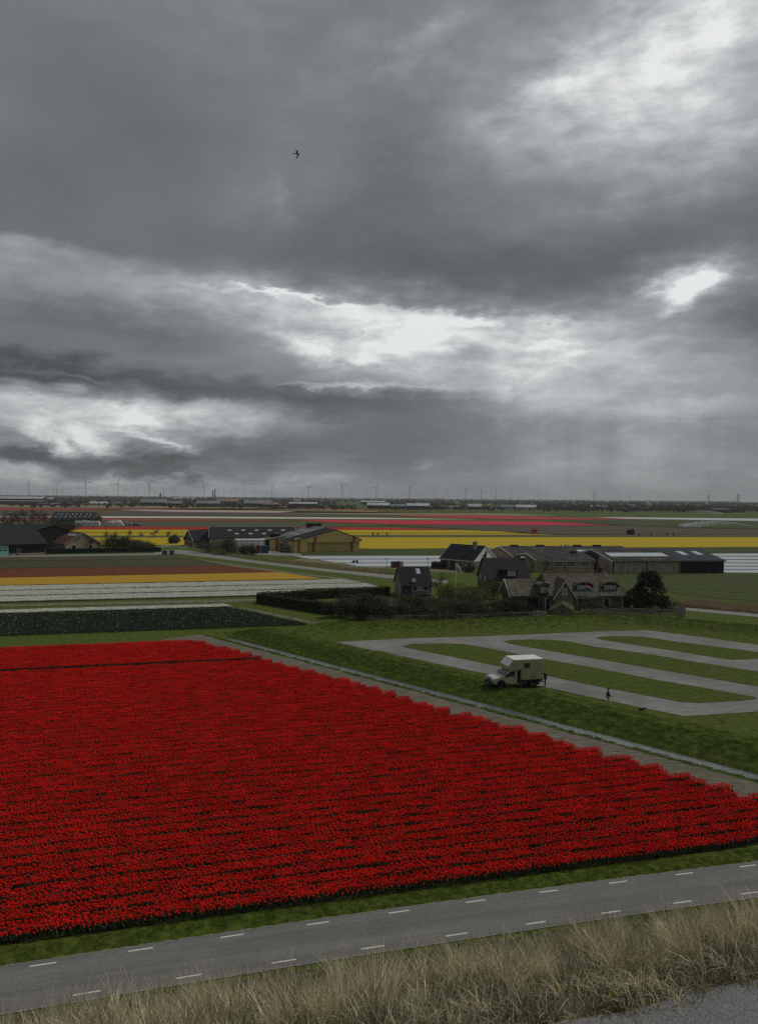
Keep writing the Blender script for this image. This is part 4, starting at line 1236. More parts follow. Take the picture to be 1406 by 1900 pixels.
eave_line(b, -0.1, 6.4, -0.45, 2.4, m_gutter)
panel(b, bx, 'S', 4.8, 0.55, 2.9, 0.1, m_wood, 'shelf', 0.01, 0.5)

# ---- thatched farmhouse
b = thing('thatched_farmhouse', 'brown brick farmhouse with thatched roof, eyebrow dormers and a central gable', 'house', (34.9, 138.0, 0), R(7))
def thatch_roof(x0, x1, y0, W, hw, hr, hip0, hip1, name='roof', th=0.32, ov=0.5, n=14):
    """thick soft-edged thatch: rounded ridge, hipped ends, uneven surface"""
    yr = y0 + W / 2
    rr = random.Random(int(x0 * 7 + 91))
    prof = [(-0.08, -0.10), (0.0, 0.0), (0.25, 0.27), (0.5, 0.52), (0.75, 0.77), (0.93, 0.96), (1.0, 1.0)]
    rows = []
    slope = (hr - hw) / (W / 2)
    cols = [x0 + (x1 - x0) * k / n for k in range(n + 1)]
    def hipz(x, f):
        return f
    for side in (-1, 1):
        V = []
        for (f, g) in prof + []:
            row = []
            for k, x in enumerate(cols):
                hx0, hx1 = hip0 * max(f, 0), hip1 * max(f, 0)
                xx = x0 - ov * 0.6 + hx0 + (x1 + ov * 0.6 - hx1 - (x0 - ov * 0.6 + hx0)) * k / n
                yy_ = yr + side * (W / 2 + ov) * (1 - max(f, 0)) if f >= 0 else yr + side * (W / 2 + ov - 0.06)
                zz = hw - slope * ov + (hr - hw + slope * ov) * g + (th if f >= 0 else 0) + rr.uniform(-0.05, 0.05)
                if f < 0:
                    zz = hw - slope * ov - 0.02
                row.append((xx, yy_, zz))
            V.append(row)
        rows.append(V)
    mb = MB()
    for V in rows:
        m_, n_ = len(V), len(V[0])
        mb.add([p for row in V for p in row], [(i * n_ + j, i * n_ + j + 1, (i + 1) * n_ + j + 1, (i + 1) * n_ + j) for i in range(m_ - 1) for j in range(n_ - 1)])
    for end in (0, -1):
        mb.add([V[i][end] for V in (rows[0],) for i in range(len(prof))] + [rows[1][i][end] for i in range(len(prof))][::-1], [tuple(range(2 * len(prof)))])
    return mb.build(name, m_thatch, b)
fw = MB().prism([(0, -0.3), (10, -0.3), (10, 2.6), (5, 5.9), (0, 2.6)], 'x', -3.6, 8.6)
fw.box(8.6, 10.7, 0, 10, -0.3, 2.7)
fw.build('wall', m_dbrick, b)
thatch_roof(-4.0, 10.8, 0, 10, 2.55, 6.0, 0.4, 2.6)
MB().tube((-3.5, 5, 6.33), (8.2, 5, 6.33), 0.22, 0.2, 8).build('ridge', m_ridge, b)
# west wing
MB().prism([(2.6, -0.3), (9.6, -0.3), (9.6, 2.3), (6.1, 4.75), (2.6, 2.3)], 'x', -10.2, -3.5).build('wall', m_dbrick, b)
thatch_roof(-10.4, -3.4, 2.6, 7.0, 2.3, 4.65, 0.0, 0.0, n=9)
for yy_ in (2.2, 9.9):
    MB().bar((-10.75, yy_, 2.0), (-10.75, 6.1, 4.95), 0.16).build('bargeboard', m_white, b)
bw = (-10.2, -3.5, 2.6, 9.6)
window(b, bw, 'S', -6.3, 0.1, 2.0, 1.9, nx=2, gm=m_glass, fm=m_dark, name='patio_door'); panel(b, bw, 'S', -5.2, 0.0, 0.12, 2.1, m_white, 'post')
window(b, bw, 'W', 4.2, 0.5, 0.8, 1.4); window(b, bw, 'W', 6.2, 0.5, 0.8, 1.4)
# central front gable
MB().prism([(-3.35, -0.3), (0.15, -0.3), (0.15, 2.4), (-1.6, 4.95), (-3.35, 2.4)], 'y', -0.55, 3.2).build('wall', m_brick, b)
cg = MB()
for sx, xe in ((-1, -3.75), (1, 0.55)):
    cg.add([(xe, -1.0, 1.95), (-1.6, -1.0, 5.1), (-1.6, 3.6, 5.25), (xe, 3.2, 2.1), (xe, -0.9, 2.3), (-1.6, -0.9, 5.5), (-1.6, 3.6, 5.6), (xe, 3.2, 2.45)],
           [(0, 1, 2, 3), (7, 6, 5, 4), (0, 4, 5, 1), (1, 5, 6, 2), (2, 6, 7, 3), (3, 7, 4, 0)])
cg.build('roof', m_thatch, b)
for xe in (-3.8, 0.6):
    MB().bar((xe, -1.04, 1.98), (-1.6, -1.04, 5.2), 0.13).build('bargeboard', m_white, b)
bg_ = (-3.35, 0.15, -0.55, 3.2)
window(b, bg_, 'S', -1.55, 2.75, 0.9, 1.25, nx=2, gm=m_curtain)
window(b, bg_, 'S', -2.55, 0.55, 0.75, 0.95); window(b, bg_, 'S', -0.75, 0.45, 0.75, 1.0)
# dormers: eyebrow roofs of thatch over white windows, red tile strip below
def dormer(xc, w_, y=0.9, z=3.0):
    MB().prism([(xc - w_ / 2, z), (xc + w_ / 2, z), (xc + w_ / 2, z + 1.35), (xc - w_ / 2, z + 1.35)], 'y', y, y + 3.0).build('dormer', m_dbrick, b)
    pts = []
    for k in range(9):
        f = -1 + 2 * k / 8
        pts.append((xc + f * (w_ / 2 + 0.5), z + 1.25 + 0.42 * (1 - f * f) ** 0.5 - 0.35 * abs(f) ** 4))
    MB().prism(pts + [(x_, z_ + 0.30) for x_, z_ in pts[::-1]], 'y', y - 0.35, y + 3.2).build('dormer_roof', m_thatch, b)
    window(b, (xc - w_ / 2, xc + w_ / 2, y, y + 3), 'S', xc, z + 0.18, w_ * 0.88, 1.08, nx=3, gm=m_curtain, name='dormer_window')
    MB().box(xc - w_ / 2 - 0.25, xc + w_ / 2 + 0.25, y - 0.42, y - 0.02, z - 0.18, z + 0.02).build('sill_tiles', m_orange, b)
dormer(2.6, 2.6); dormer(7.6, 2.4)
# small dormer left of the gable
MB().box(-5.3, -3.95, 1.6, 4.2, 2.9, 4.2).build('dormer', m_dbrick, b)
MB().prism([(-5.6, 4.05), (-4.6, 4.4), (-3.6, 4.15), (-3.6, 4.5), (-4.6, 4.8), (-5.6, 4.4)], 'y', 1.3, 4.6).build('dormer_roof', m_thatch, b)
window(b, (-5.3, -3.95, 1.6, 4.2), 'S', -4.65, 3.0, 0.95, 0.95, nx=2, gm=m_curtain, name='dormer_window')
MB().box(-5.4, -3.85, 1.25, 1.58, 2.72, 2.9).build('sill_tiles', m_orange, b)
bm_ = (-3.6, 10.7, 0, 10)
window(b, (-4.6, -3.35, 0.6, 3), 'S', -4.2, 0.0, 0.9, 2.0, name='door')
MB().box(-4.9, -3.36, 0.62, 2.7, -0.3, 2.3).build('porch', m_dbrick, b)
window(b, bm_, 'S', 2.3, 0.25, 2.6, 1.75, nx=2, sill=True); window(b, bm_, 'S', 6.6, 0.45, 1.2, 1.55, sill=True); window(b, bm_, 'S', 10.0, 0.35, 0.75, 2.0, nz=2)
MB().box(0.2, 4.9, -0.75, -0.03, 2.22, 2.34).build('canopy', m_wood, b)
chimney(b, 7.3, 5.0, 5.7, 7.0, 0.8, 0.7, m_redtile)

# ---- mossy shed by the garden fence
b = thing('mossy_shed', 'little timber shed with a moss-covered roof in front of the farmhouse', 'shed', (33.4, 131.6, 0), R(75))
w, r, onr = gable(b, 0, 4.6, 3.4, 0.85, 1.75, m_wood, m_moss, ov=0.4, gov=0.35, barge=m_wood)
window(b, (0, 4.6, 0, 3.4), 'W', 1.7, 0.35, 0.6, 0.4, fm=m_wood)

# ---- yellow barn with red stripes
b = thing('yellow_barn', 'large yellow clad barn with red stripes and a wide low gable', 'barn', (-30.2, 272.4, 0), R(20))
L1 = 24.6
pr = [(0, -0.3), (L1, -0.3), (L1, 4.6), (15.0, 8.1), (0, 4.2)]
MB().prism(pr, 'y', 0.0, 9.5).build('wall', m_yellow, b)
MB().box(0.05, 4.7, -1.1, 0.1, -0.3, 5.15).build('wall', m_yellow, b)
mb = MB()
for (xa, za, xb, zb) in ((-0.5, 4.05, 15.0, 8.12), (L1 + 0.8, 4.3, 15.0, 8.12)):
    mb.add([(xa, -1.4, za), (xb, -1.4, zb), (xb, 9.8, zb), (xa, 9.8, za), (xa, -1.4, za + 0.25), (xb, -1.4, zb + 0.25), (xb, 9.8, zb + 0.25), (xa, 9.8, za + 0.25)],
           [(0, 1, 2, 3), (7, 6, 5, 4), (0, 4, 5, 1), (1, 5, 6, 2), (2, 6, 7, 3), (3, 7, 4, 0)])
mb.build('roof', m_slate, b)
MB().prism([(4.7, 3.75), (L1 + 0.35, 3.75), (L1 + 0.35, 4.55), (15.0, 8.05), (4.7, 5.35)], 'y', -1.25, -0.02).build('overhang', m_yellow, b)
for x_, z0_, z1_, y_ in ((1.5, -0.2, 4.75, -1.13), (7.2, -0.2, 3.74, -0.03), (21.6, -0.2, 3.74, -0.03), (7.5, 3.8, 6.1, -1.28), (22.0, 3.8, 5.6, -1.28)):
    MB().box(x_ - 0.5, x_ + 0.5, y_ - 0.03, y_, z0_, z1_).build('red_stripe', m_redp, b)
MB().box(-0.02, 9.5 * 0 + 0.0, 0.5, 9.0, 0, 3.2)
# rear hall with pale sheet roof
b2 = thing('pale_roofed_hall', 'barn hall with pale grey sheet roof and rooflights behind the yellow barn', 'barn', (-33.4, 281.2, 0), R(20))
MB().prism([(-0.5, -0.3), (26, -0.3), (26, 5.0), (15.0, 8.3), (-0.5, 4.3)], 'y', 1.5, 21).build('wall', m_concrete, b2)
mb = MB()
for (xa, za, xb, zb) in ((-1.0, 4.2, 15.0, 8.35), (26.5, 4.9, 15.0, 8.35)):
    mb.add([(xa, 1.3, za), (xb, 1.3, zb), (xb, 21.3, zb), (xa, 21.3, za), (xa, 1.3, za + 0.2), (xb, 1.3, zb + 0.2), (xb, 21.3, zb + 0.2), (xa, 21.3, za + 0.2)],
           [(0, 1, 2, 3), (7, 6, 5, 4), (0, 4, 5, 1), (1, 5, 6, 2), (2, 6, 7, 3), (3, 7, 4, 0)])
mb.build('roof', m_slate2, b2)
for k in range(8):
    x_ = 3.0 + 5.2 * (k % 2) + 0.4; y_ = 4.0 + 4.6 * (k // 2)
    z_ = 4.2 + (x_ + 1) * (8.35 - 4.2) / 16.0 + 0.22
    sl = (8.35 - 4.2) / 16.0
    MB().add([(x_, y_, z_), (x_ + 2.6, y_, z_ + 2.6 * sl), (x_ + 2.6, y_ + 1.1, z_ + 2.6 * sl), (x_, y_ + 1.1, z_)], [(0, 1, 2, 3)]).build('skylight', m_skylight, b2)
for x_ in (13.0, 16.2):
    MB().box(x_ - 1.3, x_ + 1.3, 17, 19, 7.9, 9.6).build('roof_fan', m_dark, b2)
# annex with one red stripe
b = thing('yellow_annex', 'small yellow annex with one red stripe left of the big yellow barn', 'shed', (-40.4, 283.8, 0), R(20))
MB().prism([(0, -0.3), (5.9, -0.3), (5.9, 5.0), (0, 4.0)], 'y', 0, 8).build('wall', m_yellow, b)
MB().prism([(-6.2, 3.1), (6.2, 5.15), (6.2, 5.35), (-6.2, 3.3)], 'y', -0.6, 9).build('roof', m_slate2, b)
MB().box(-6.0, -0.02, 0.6, 8, -0.3, 3.0).build('bay_shade_block', m_dark, b)  # solid dark block standing in for the shade inside the open bay
MB().box(2.2, 3.3, -0.03, -0.004, -0.2, 4.3).build('red_stripe', m_redp, b)
for x_ in (1.6, 3.0, 4.4):
    MB().box(x_ - 0.55, x_ + 0.55, 4.0, 5.4, 4.7, 6.1).build('roof_fan', m_dark, b)
# crates stacked beside the yellow barn
for k, (x_, lab) in enumerate(((-34.6, 'tall stack of dark crates against the yellow barn'), (-32.6, 'shorter stack of dark crates beside the tall one'))):
    c = thing('crate_stack', lab, 'crates', (x_, 273.6 + 0.6 * k, 0), R(20))
    for j in range(6 - 2 * k):
        mb = MB()
        z_ = j * 0.62
        for q in range(4):
            mb.box(-0.7, 0.7, -0.62, -0.56, z_ + 0.05 + q * 0.13, z_ + 0.15 + q * 0.13)
        mb.box(-0.7, 0.7, -0.5, 0.6, z_ + 0.05, z_ + 0.5); mb.box(-0.7, -0.6, -0.64, 0.6, z_, z_ + 0.58); mb.box(0.6, 0.7, -0.64, 0.6, z_, z_ + 0.58)
        mb.build('crate', m_wood if j % 2 else m_dark, c)

# ---- long dark-roofed barn and the black timber house
b = thing('long_dark_barn', 'long barn with charcoal sheet roof, white verge and small skylights', 'barn', (-60.4, 292.5, 0), R(12))
w, r, onr = gable(b, -4.2, 29, 20, 4.1, 7.6, m_cream, m_slate, ov=0.5, gov=0.3, barge=m_white)
for k in range(5):
    roof_panel(b, onr, 3.5 + 5.2 * k, 0.62, 1.5, 1.1, m_skylight); roof_panel(b, onr, 6.2 + 5.2 * k, 0.28, 1.5, 1.1, m_skylight)
for k in range(6):
    window(b, (0, 29, 0, 20), 'S', 2.5 + 4.4 * k, 2.3, 3.4, 1.0, nx=2)
panel(b, (-4.2, 29, 0, 20), 'W', 12.5, 2.8, 6.0, 2.6, m_black, 'boarding')
b = thing('black_timber_house', 'black timber house with white bargeboards and cream ground floor', 'house', (-77.4, 304.6, 0), R(38))
w, r, onr = gable(b, 0, 8.0, 8.6, 2.9, 6.4, m_cream, m_slate, ov=0.5, gov=0.4, y0=-8.6, barge=m_white)
MB().prism([(-8.5, 2.6), (-0.1, 2.6), (-0.1, 3.0), (-4.3, 6.3), (-8.5, 3.0)], 'x', -0.09, -0.01).build('gable_boards', m_black, b)
bx = (-0.09, 8, -8.6, 0)
for u in (-2.0, -4.3, -6.6):
    window(b, bx, 'W', u, 0.7, 1.0, 1.4, fm=m_dark)
window(b, bx, 'W', -4.3, 3.3, 2.0, 1.1, nx=2)
window(b, bx, 'S', 2.2, 0.6, 1.2, 1.5); window(b, bx, 'S', 5.6, 0.6, 1.2, 1.5)
MB().box(0.0, 8.0, -8.68, -8.605, 1.9, 2.75).build('boarding', m_black, b)
# white silo wall, containers
b = thing('white_tank', 'low white storage tank in front of the long dark barn', 'tank', (-46.0, 276.5, 0), R(12))
MB().box(-5.5, 4.8, 0, 4.5, 0, 4.2).build('body', m_white, b); MB().box(-5.7, 5.0, -0.15, 4.7, 4.21, 4.4).build('rim', m_white, b)
for k in range(6):
    MB().box(-5.3 + k * 1.95, -5.2 + k * 1.95, -0.08, -0.003, 0.05, 4.15).build('rib', m_gutter, b)
def container(lab, x, y, rz, w_, m, h_=2.5):
    c = thing('skip_container', lab, 'container', (x, y, 0), R(rz))
    MB().box(-w_ / 2, w_ / 2, 0, 2.2, 0.15, h_).build('body', m, c)
    mb = MB()
    for k in range(5):
        xx = -w_ / 2 + 0.1 + (w_ - 0.2) * k / 4
        mb.box(xx - 0.05, xx + 0.05, -0.07, -0.003, 0.2, h_ - 0.05)
    mb.build('rib', m, c)
    MB().prism([(-0.1, h_ + 0.003), (2.3, h_ + 0.003), (2.1, h_ + 0.16), (1.0, h_ + 0.24), (0.1, h_ + 0.16)], 'x', -w_ / 2 - 0.05, w_ / 2 + 0.05).build('lid', m_dark, c)
container('blue waste container by the white tank', -39.9, 268.5, 14, 2.5, m_blue)
container('red waste container beside the blue one', -42.4, 269.8, 14, 1.4, mat('red_paint', (0.30, 0.02, 0.035), 0.15, 3, 0.5))

# ---- left farm: two black barns and the brick house
b = thing('black_barn', 'big black-boarded barn with grey sheet roof and mint green doors', 'barn', (-111.4, 255.8, 0), R(40))
w, r, onr = gable(b, -30, 0, 32, 3.75, 9.5, m_black, m_slate, ov=0.6, gov=0.35, barge=m_gutter)
bx = (-30, 0, 0, 32)
d_ = panel(b, bx, 'S', -14.2, -0.1, 5.6, 3.6, m_teal, 'roller_door', 0.01, 0.09)
for k in range(4):
    panel(d_, bx, 'S', -16.1 + 1.25 * k, 1.6, 0.8, 0.35, m_glass, 'pane', 0.092, 0.11)
d_ = panel(b, bx, 'S', -8.4, 0, 1.1, 2.3, m_gutter, 'door', 0.01, 0.08); panel(d_, bx, 'S', -8.4, 1.0, 0.6, 1.0, m_glass, 'pane', 0.083, 0.1)
panel(b, bx, 'S', -4.0, -0.1, 7.6, 0.75, m_concrete, 'plinth', 0.01, 0.1); panel(b, bx, 'S', -10.2, -0.1, 2.0, 0.75, m_concrete, 'plinth', 0.01, 0.1)
b = thing('black_barn', 'black-gabled barn standing behind the one with mint doors', 'barn', (-121.0, 284.0, 0), R(133))
w, r, onr = gable(b, 0, 26, 20, 5.2, 8.6, m_black, m_slate, ov=0.5, gov=0.3, y0=-10)
roof_panel(b, onr, 12.0, 0.72, 20.0, 2.4, m_white, 'pale_sheet')
b = thing('brick_bungalow', 'tan brick bungalow with brown-red tiled roof left of the bushes', 'house', (-110.6, 270.2, 0), R(133))
w, r, onr = gable(b, 0, 11, 12.6, 2.7, 6.4, m_tanbrick, m_redtile, ov=0.5, gov=0.35, y0=-12.6, barge=m_cream)
for k in range(4):
    roof_panel(b, onr, 2.2 + 1.9 * k, 0.62, 1.0, 1.3, m_skylight, side=1)
bx = (0, 11, -12.6, 0)
for u in (1.5, 4.0, 6.6, 9.2):
    window(b, bx, 'N', u, 0.7, 1.1, 1.5)
window(b, bx, 'W', -3.0, 0.7, 1.5, 1.4, fm=m_white); window(b, bx, 'W', -9.0, 0.7, 1.5, 1.4)
# barn with twin rows of skylights
b = thing('skylight_barn', 'dark barn roof with two rows of small skylights beyond the black barns', 'barn', (-228.0, 530.0, 0), R(2))
w, r, onr = gable(b, 0, 28.5, 22, 3.0, 7.6, m_dbrick, m_slate, ov=0.5, gov=0.3)
for k in range(8):
    roof_panel(b, onr, 2.6 + 3.3 * k + (0.8 if k % 3 == 0 else 0), 0.66, 1.3, 1.0, m_skylight); roof_panel(b, onr, 2.9 + 3.3 * k, 0.32, 1.3, 1.0, m_skylight)

# ================================================================ trees, shrubs, hedges
m_f_dark = mat('dark_foliage', (0.026, 0.036, 0.016), 0.45, 1.2, 0.8, col2=(0.046, 0.058, 0.024), trans=0.12, rand=0.12, spec=0.2)
m_f_hedge = mat('hedge_foliage', (0.022, 0.034, 0.015), 0.45, 1.5, 0.8, col2=(0.038, 0.050, 0.022), trans=0.1, rand=0.08, spec=0.2)
m_f_fresh = mat('fresh_foliage', (0.070, 0.085, 0.028), 0.4, 1.2, 0.8, col2=(0.105, 0.115, 0.042), trans=0.2, rand=0.12, spec=0.2)
m_f_olive = mat('olive_foliage', (0.060, 0.058, 0.030), 0.45, 1.2, 0.85, col2=(0.092, 0.084, 0.046), trans=0.12, rand=0.15, spec=0.15)
m_f_brown = mat('brown_twigs', (0.072, 0.056, 0.042), 0.4, 1.2, 0.9, col2=(0.105, 0.085, 0.066), rand=0.15, spec=0.1)
m_f_conifer = mat('conifer_needles', (0.015, 0.026, 0.014), 0.45, 1.0, 0.8, col2=(0.030, 0.044, 0.022), trans=0.05, spec=0.2)
m_bark = mat('bark', (0.065, 0.052, 0.040), 0.35, 5, 0.95)
m_blossom = mat('blossom', (0.50, 0.48, 0.46), 0.15, 4, 0.8, trans=0.2)
vr = np.random.default_rng(42)

def leaves(name, parent, clumps, n, size, m, shell=0.55, up=0.0):
    """many small leaf-sized faces through clumps (x, y, z, rx, ry, rz)"""
    cl = np.array(clumps, dtype=float)
    vol = cl[:, 3] * cl[:, 4] * cl[:, 5]
    pick = vr.choice(len(cl), n, p=vol ** 0.75 / (vol ** 0.75).sum())
    d = vr.normal(size=(n, 3)); d /= np.linalg.norm(d, axis=1, keepdims=True)
    rad = shell + (1 - shell) * vr.random((n, 1))
    rad *= 1 + 0.18 * vr.normal(size=(n, 1))
    c = cl[pick, :3] + d * cl[pick, 3:6] * rad
    c[:, 2] = np.maximum(c[:, 2], 0.05)
    a = vr.normal(size=(n, 3)); a /= np.linalg.norm(a, axis=1, keepdims=True)
    b_ = np.cross(a, vr.normal(size=(n, 3))); b_ /= np.linalg.norm(b_, axis=1, keepdims=True)
    s = size * vr.uniform(0.6, 1.4, (n, 1))
    V = np.stack([c - a * s, c + b_ * s * 0.55, c + a * s, c - b_ * s * 0.55], 1).reshape(-1, 3)
    F = np.arange(4 * n).reshape(n, 4)
    return np_mesh(name, V, F, m, parent)

def twigs(name, parent, base, h, spread_, m, seed, levels=4, r0=0.09, kids=4, lean=(0, 0), first=0.25):
    """bare branching crown of thin tapering limbs"""
    r = random.Random(seed)
    trunk, fine = MB(), MB()
    def grow(p, d, ln, rad, lv):
        q = p + d * ln
        (trunk if lv < 2 else fine).tube(p, q, rad, rad * 0.62, 5 if lv < 2 else 3, caps=False)
        if lv >= levels:
            return
        n = kids + (1 if lv == 0 else 0) + r.randrange(2)
        for k in range(n):
            f = r.uniform(0.35, 1.0) if lv else r.uniform(first, 1.0)
            ax = Vector((r.gauss(0, 1), r.gauss(0, 1), r.gauss(0.25, 0.5)))
            nd_ = (d * r.uniform(0.6, 1.1) + ax.normalized() * spread_).normalized()
            nd_.z = max(nd_.z, -0.05)
            grow(p.lerp(q, f), nd_.normalized(), ln * r.uniform(0.5, 0.75), rad * 0.52, lv + 1)
    grow(Vector(base), Vector((lean[0], lean[1], 1)).normalized(), h * 0.45, r0, 0)
    t_ = trunk.build('trunk', m_bark, parent, fix=False)
    fine.build(name, m, parent, fix=False)
    return t_

def shrub(px, py, wpx, hpx, m, label, name='garden_shrub', cat='shrub', dens=1.0, group=None, depth=0.8, size=0.13, lobes=7, base_at=None):
    g = G(px, py) if base_at is None else Vector(base_at)
    k = g.y / FPX
    w_, h_ = wpx * k, hpx * k
    t_ = thing(name, label, cat, (g.x, g.y, float(ground_z(g.x, g.y)) if g.y < 140 else 0), 0, group)
    r = random.Random(int(px * 13 + py))
    cl = []
    for i in range(lobes):
        f = r.uniform(-0.36, 0.36)
        hh = h_ * r.uniform(0.36, 0.62) * (1 - 0.5 * abs(f))
        cl.append((f * w_, r.uniform(-0.3, 0.3) * w_ * depth, h_ * r.uniform(0.3, 0.62), w_ * r.uniform(0.18, 0.30), w_ * depth * r.uniform(0.18, 0.3), hh * 0.8))
    cl.append((0, 0, h_ * 0.32, w_ * 0.42, w_ * 0.42 * depth, h_ * 0.34))
    n = int(900 * dens * min(3.0, max(0.35, w_ * h_ / 8.0)))
    leaves('crown', t_, cl, n, size, m, 0.5)
    mb = MB()
    for i in range(4):
        a = i * 1.6
        mb.tube((math.cos(a) * 0.1, math.sin(a) * 0.1, 0), (math.cos(a) * w_ * 0.2, math.sin(a) * w_ * 0.2, h_ * 0.6), 0.05, 0.02, 5)
    mb.build('stem', m_bark, t_)
    return t_

def bare(px, py, hpx, label, m=None, name='bare_tree', cat='tree', spread_=0.8, seed=None, levels=4, r0=None, kids=4, group=None, buds=None, lean=(0, 0)):
    g = G(px, py)
    h_ = hpx * g.y / FPX
    t_ = thing(name, label, cat, (g.x, g.y, 0), 0, group)
    twigs('crown', t_, (0, 0, -0.1), h_, spread_, m or m_f_brown, seed or int(px * 3 + py), levels, r0 or 0.016 * h_ + 0.02, kids, lean)
    if buds:
        leaves('buds', t_, [(0, 0, h_ * 0.62, h_ * 0.36, h_ * 0.36, h_ * 0.36)], buds[0], buds[1], buds[2], 0.2)
    return t_

def hedge(label, a, b_, h_, w_, m, name='clipped_hedge', dens=70, size=0.075):
    a, b_ = Vector(a), Vector(b_)
    ln = (b_ - a).length
    t_ = thing(name, label, 'hedge', (a.x, a.y, 0), math.atan2(b_.y - a.y, b_.x - a.x))
    core = MB()
    n = max(2, int(ln / 1.2))
    for i in range(n):
        x0, x1 = ln * i / n, ln * (i + 1) / n
        jj = vr.uniform(-0.05, 0.05)
        core.box(x0 + 0.004, x1 - 0.004, -w_ / 2 + 0.14, w_ / 2 - 0.14, 0, h_ - 0.16 + jj)
    core.build('stems', m_f_hedge, t_)
    N = int(dens * ln * (2 * h_ + w_))
    u = vr.random(N) * (2 * h_ + w_)
    x = vr.random(N) * ln
    y = np.where(u < h_, -w_ / 2, np.where(u < 2 * h_, w_ / 2, (u - 2 * h_) - w_ / 2))
    z = np.where(u < h_, u, np.where(u < 2 * h_, u - h_, h_))
    wob = 0.07 * np.sin(x * 2.1) + 0.05 * np.sin(x * 5.3 + 1)
    c = np.stack([x, y + vr.normal(0, 0.05, N), z + wob * (z > 0.9 * h_) + vr.normal(0, 0.05, N)], -1)
    a_ = vr.normal(size=(N, 3)); a_ /= np.linalg.norm(a_, axis=1, keepdims=True)
    c_ = np.cross(a_, vr.normal(size=(N, 3))); c_ /= np.linalg.norm(c_, axis=1, keepdims=True)
    s = size * vr.uniform(0.6, 1.5, (N, 1))
    V = np.stack([c - a_ * s, c + c_ * s * .6, c + a_ * s, c - c_ * s * .6], 1).reshape(-1, 3)
    np_mesh('foliage', V, np.arange(4 * N).reshape(N, 4), m, t_)
    return t_

hedge('long clipped hedge running back from the lawn corner, left of the small house', (-22.4, 143.6, 0), (-8.0, 129.9, 0), 1.9, 1.5, m_f_hedge)
hedge('straight clipped hedge behind the enclosed garden, ending at the small house', (-21.9, 145.0, 0), (2.2, 156.4, 0), 1.75, 1.3, m_f_hedge)
hedge('short dark clipped hedge block left of the white-gabled house', tuple(G(800, 1055)), tuple(G(826, 1055.5)), 2.0, 1.6, m_f_hedge)

SHRUBS = [
    (632, 1146, 56, 42, m_f_hedge, 'dense dark shrub at the hedge corner', 1.6), (672, 1150, 62, 46, m_f_dark, 'tallest dark shrub right of the hedge corner', 1.6),
    (716, 1151, 54, 34, m_f_dark, 'low dark shrub below the small house door', 1.4), (700, 1132, 70, 36, m_f_brown, 'brownish shrub in front of the small house gable', 1.2),
    (760, 1128, 66, 30, m_f_olive, 'olive shrub under the small house windows', 1.2), (772, 1146, 50, 22, m_f_hedge, 'low evergreen shrub at the rail fence, left of its middle', 1.3),
    (815, 1136, 80, 30, m_f_olive, 'wide olive shrub in the middle of the garden', 1.2), (852, 1144, 58, 28, m_f_hedge, 'round evergreen shrub at the middle of the rail fence', 1.4),
    (905, 1146, 50, 24, m_f_dark, 'low dark shrub at the right part of the rail fence', 1.3), (945, 1143, 64, 34, m_f_dark, 'dark shrub below the west wing of the farmhouse', 1.5),
    (975, 1141, 40, 30, m_f_hedge, 'evergreen shrub left of the blue garden cover', 1.4), (1003, 1128, 30, 22, m_f_hedge, 'dark shrub by the farmhouse door', 1.2),
    (880, 1122, 84, 46, m_f_fresh, 'fresh green rounded bush behind the garden, below the plum roof', 1.4), (838, 1118, 60, 38, m_f_fresh, 'fresh green bush just left of the larger one', 1.2),
    (915, 1112, 44, 40, m_f_fresh, 'fresh green bush against the farmhouse west gable', 1.2), (858, 1122, 40, 22, m_blossom, 'white-blossomed shrub under the feather flag', 0.35),
    (1092, 1138, 56, 30, m_f_olive, 'twiggy olive shrub before the farmhouse front wall', 0.9), (1240, 1134, 44, 26, m_f_olive, 'brown-green shrub right of the dark conifer', 1.1),
    (740, 1140, 60, 26, m_f_brown, 'brown shrub between the two dark ones below the small house', 1.2), (795, 1148, 54, 24, m_f_olive, 'olive shrub low at the rail fence below the bare tree', 1.2),
    (832, 1150, 60, 20, m_f_brown, 'brown low shrub left of the round evergreen', 1.2), (880, 1138, 56, 26, m_f_olive, 'olive shrub in front of the large fresh green bush', 1.2), (925, 1132, 50, 26, m_f_brown, 'brown shrub before the farmhouse west gable', 1.1),
    (655, 1130, 70, 34, m_f_brown, 'brown-tipped shrub behind the tallest dark shrub', 1.2), (790, 1128, 50, 24, m_f_dark, 'dark shrub right of the small house windows', 1.2),
    (872, 1062, 34, 16, m_f_dark, 'low shrub under the white-gabled house windows', 1.0), (1140, 1133, 40, 12, m_f_dark, 'low dark planting along the farmhouse right corner', 1.0),
]
for px, py, w_, h_, m_, lab, dn in SHRUBS:
    shrub(px, py, w_, h_, m_, lab, dens=dn, size=0.12 if m_ is not m_blossom else 0.08)
for px, py, hp, lab, mm in [
    (816, 1112, 62, 'bare budding tree right of the small house', m_f_olive), (1008, 1072, 44, 'bare shrubby tree behind the thatched roof', m_f_olive),
    (985, 1066, 36, 'bare shrubby tree right of the plum roof', m_f_olive), (846, 1062, 22, 'small bare tree before the white-gabled house', m_f_brown), (908, 1062, 24, 'bare bush at the foot of the white gable', m_f_brown)]:
    bare(px, py, hp, lab, mm, spread_=0.85, levels=4, kids=4, buds=(350, 0.06, m_f_fresh) if mm is m_f_olive else None)
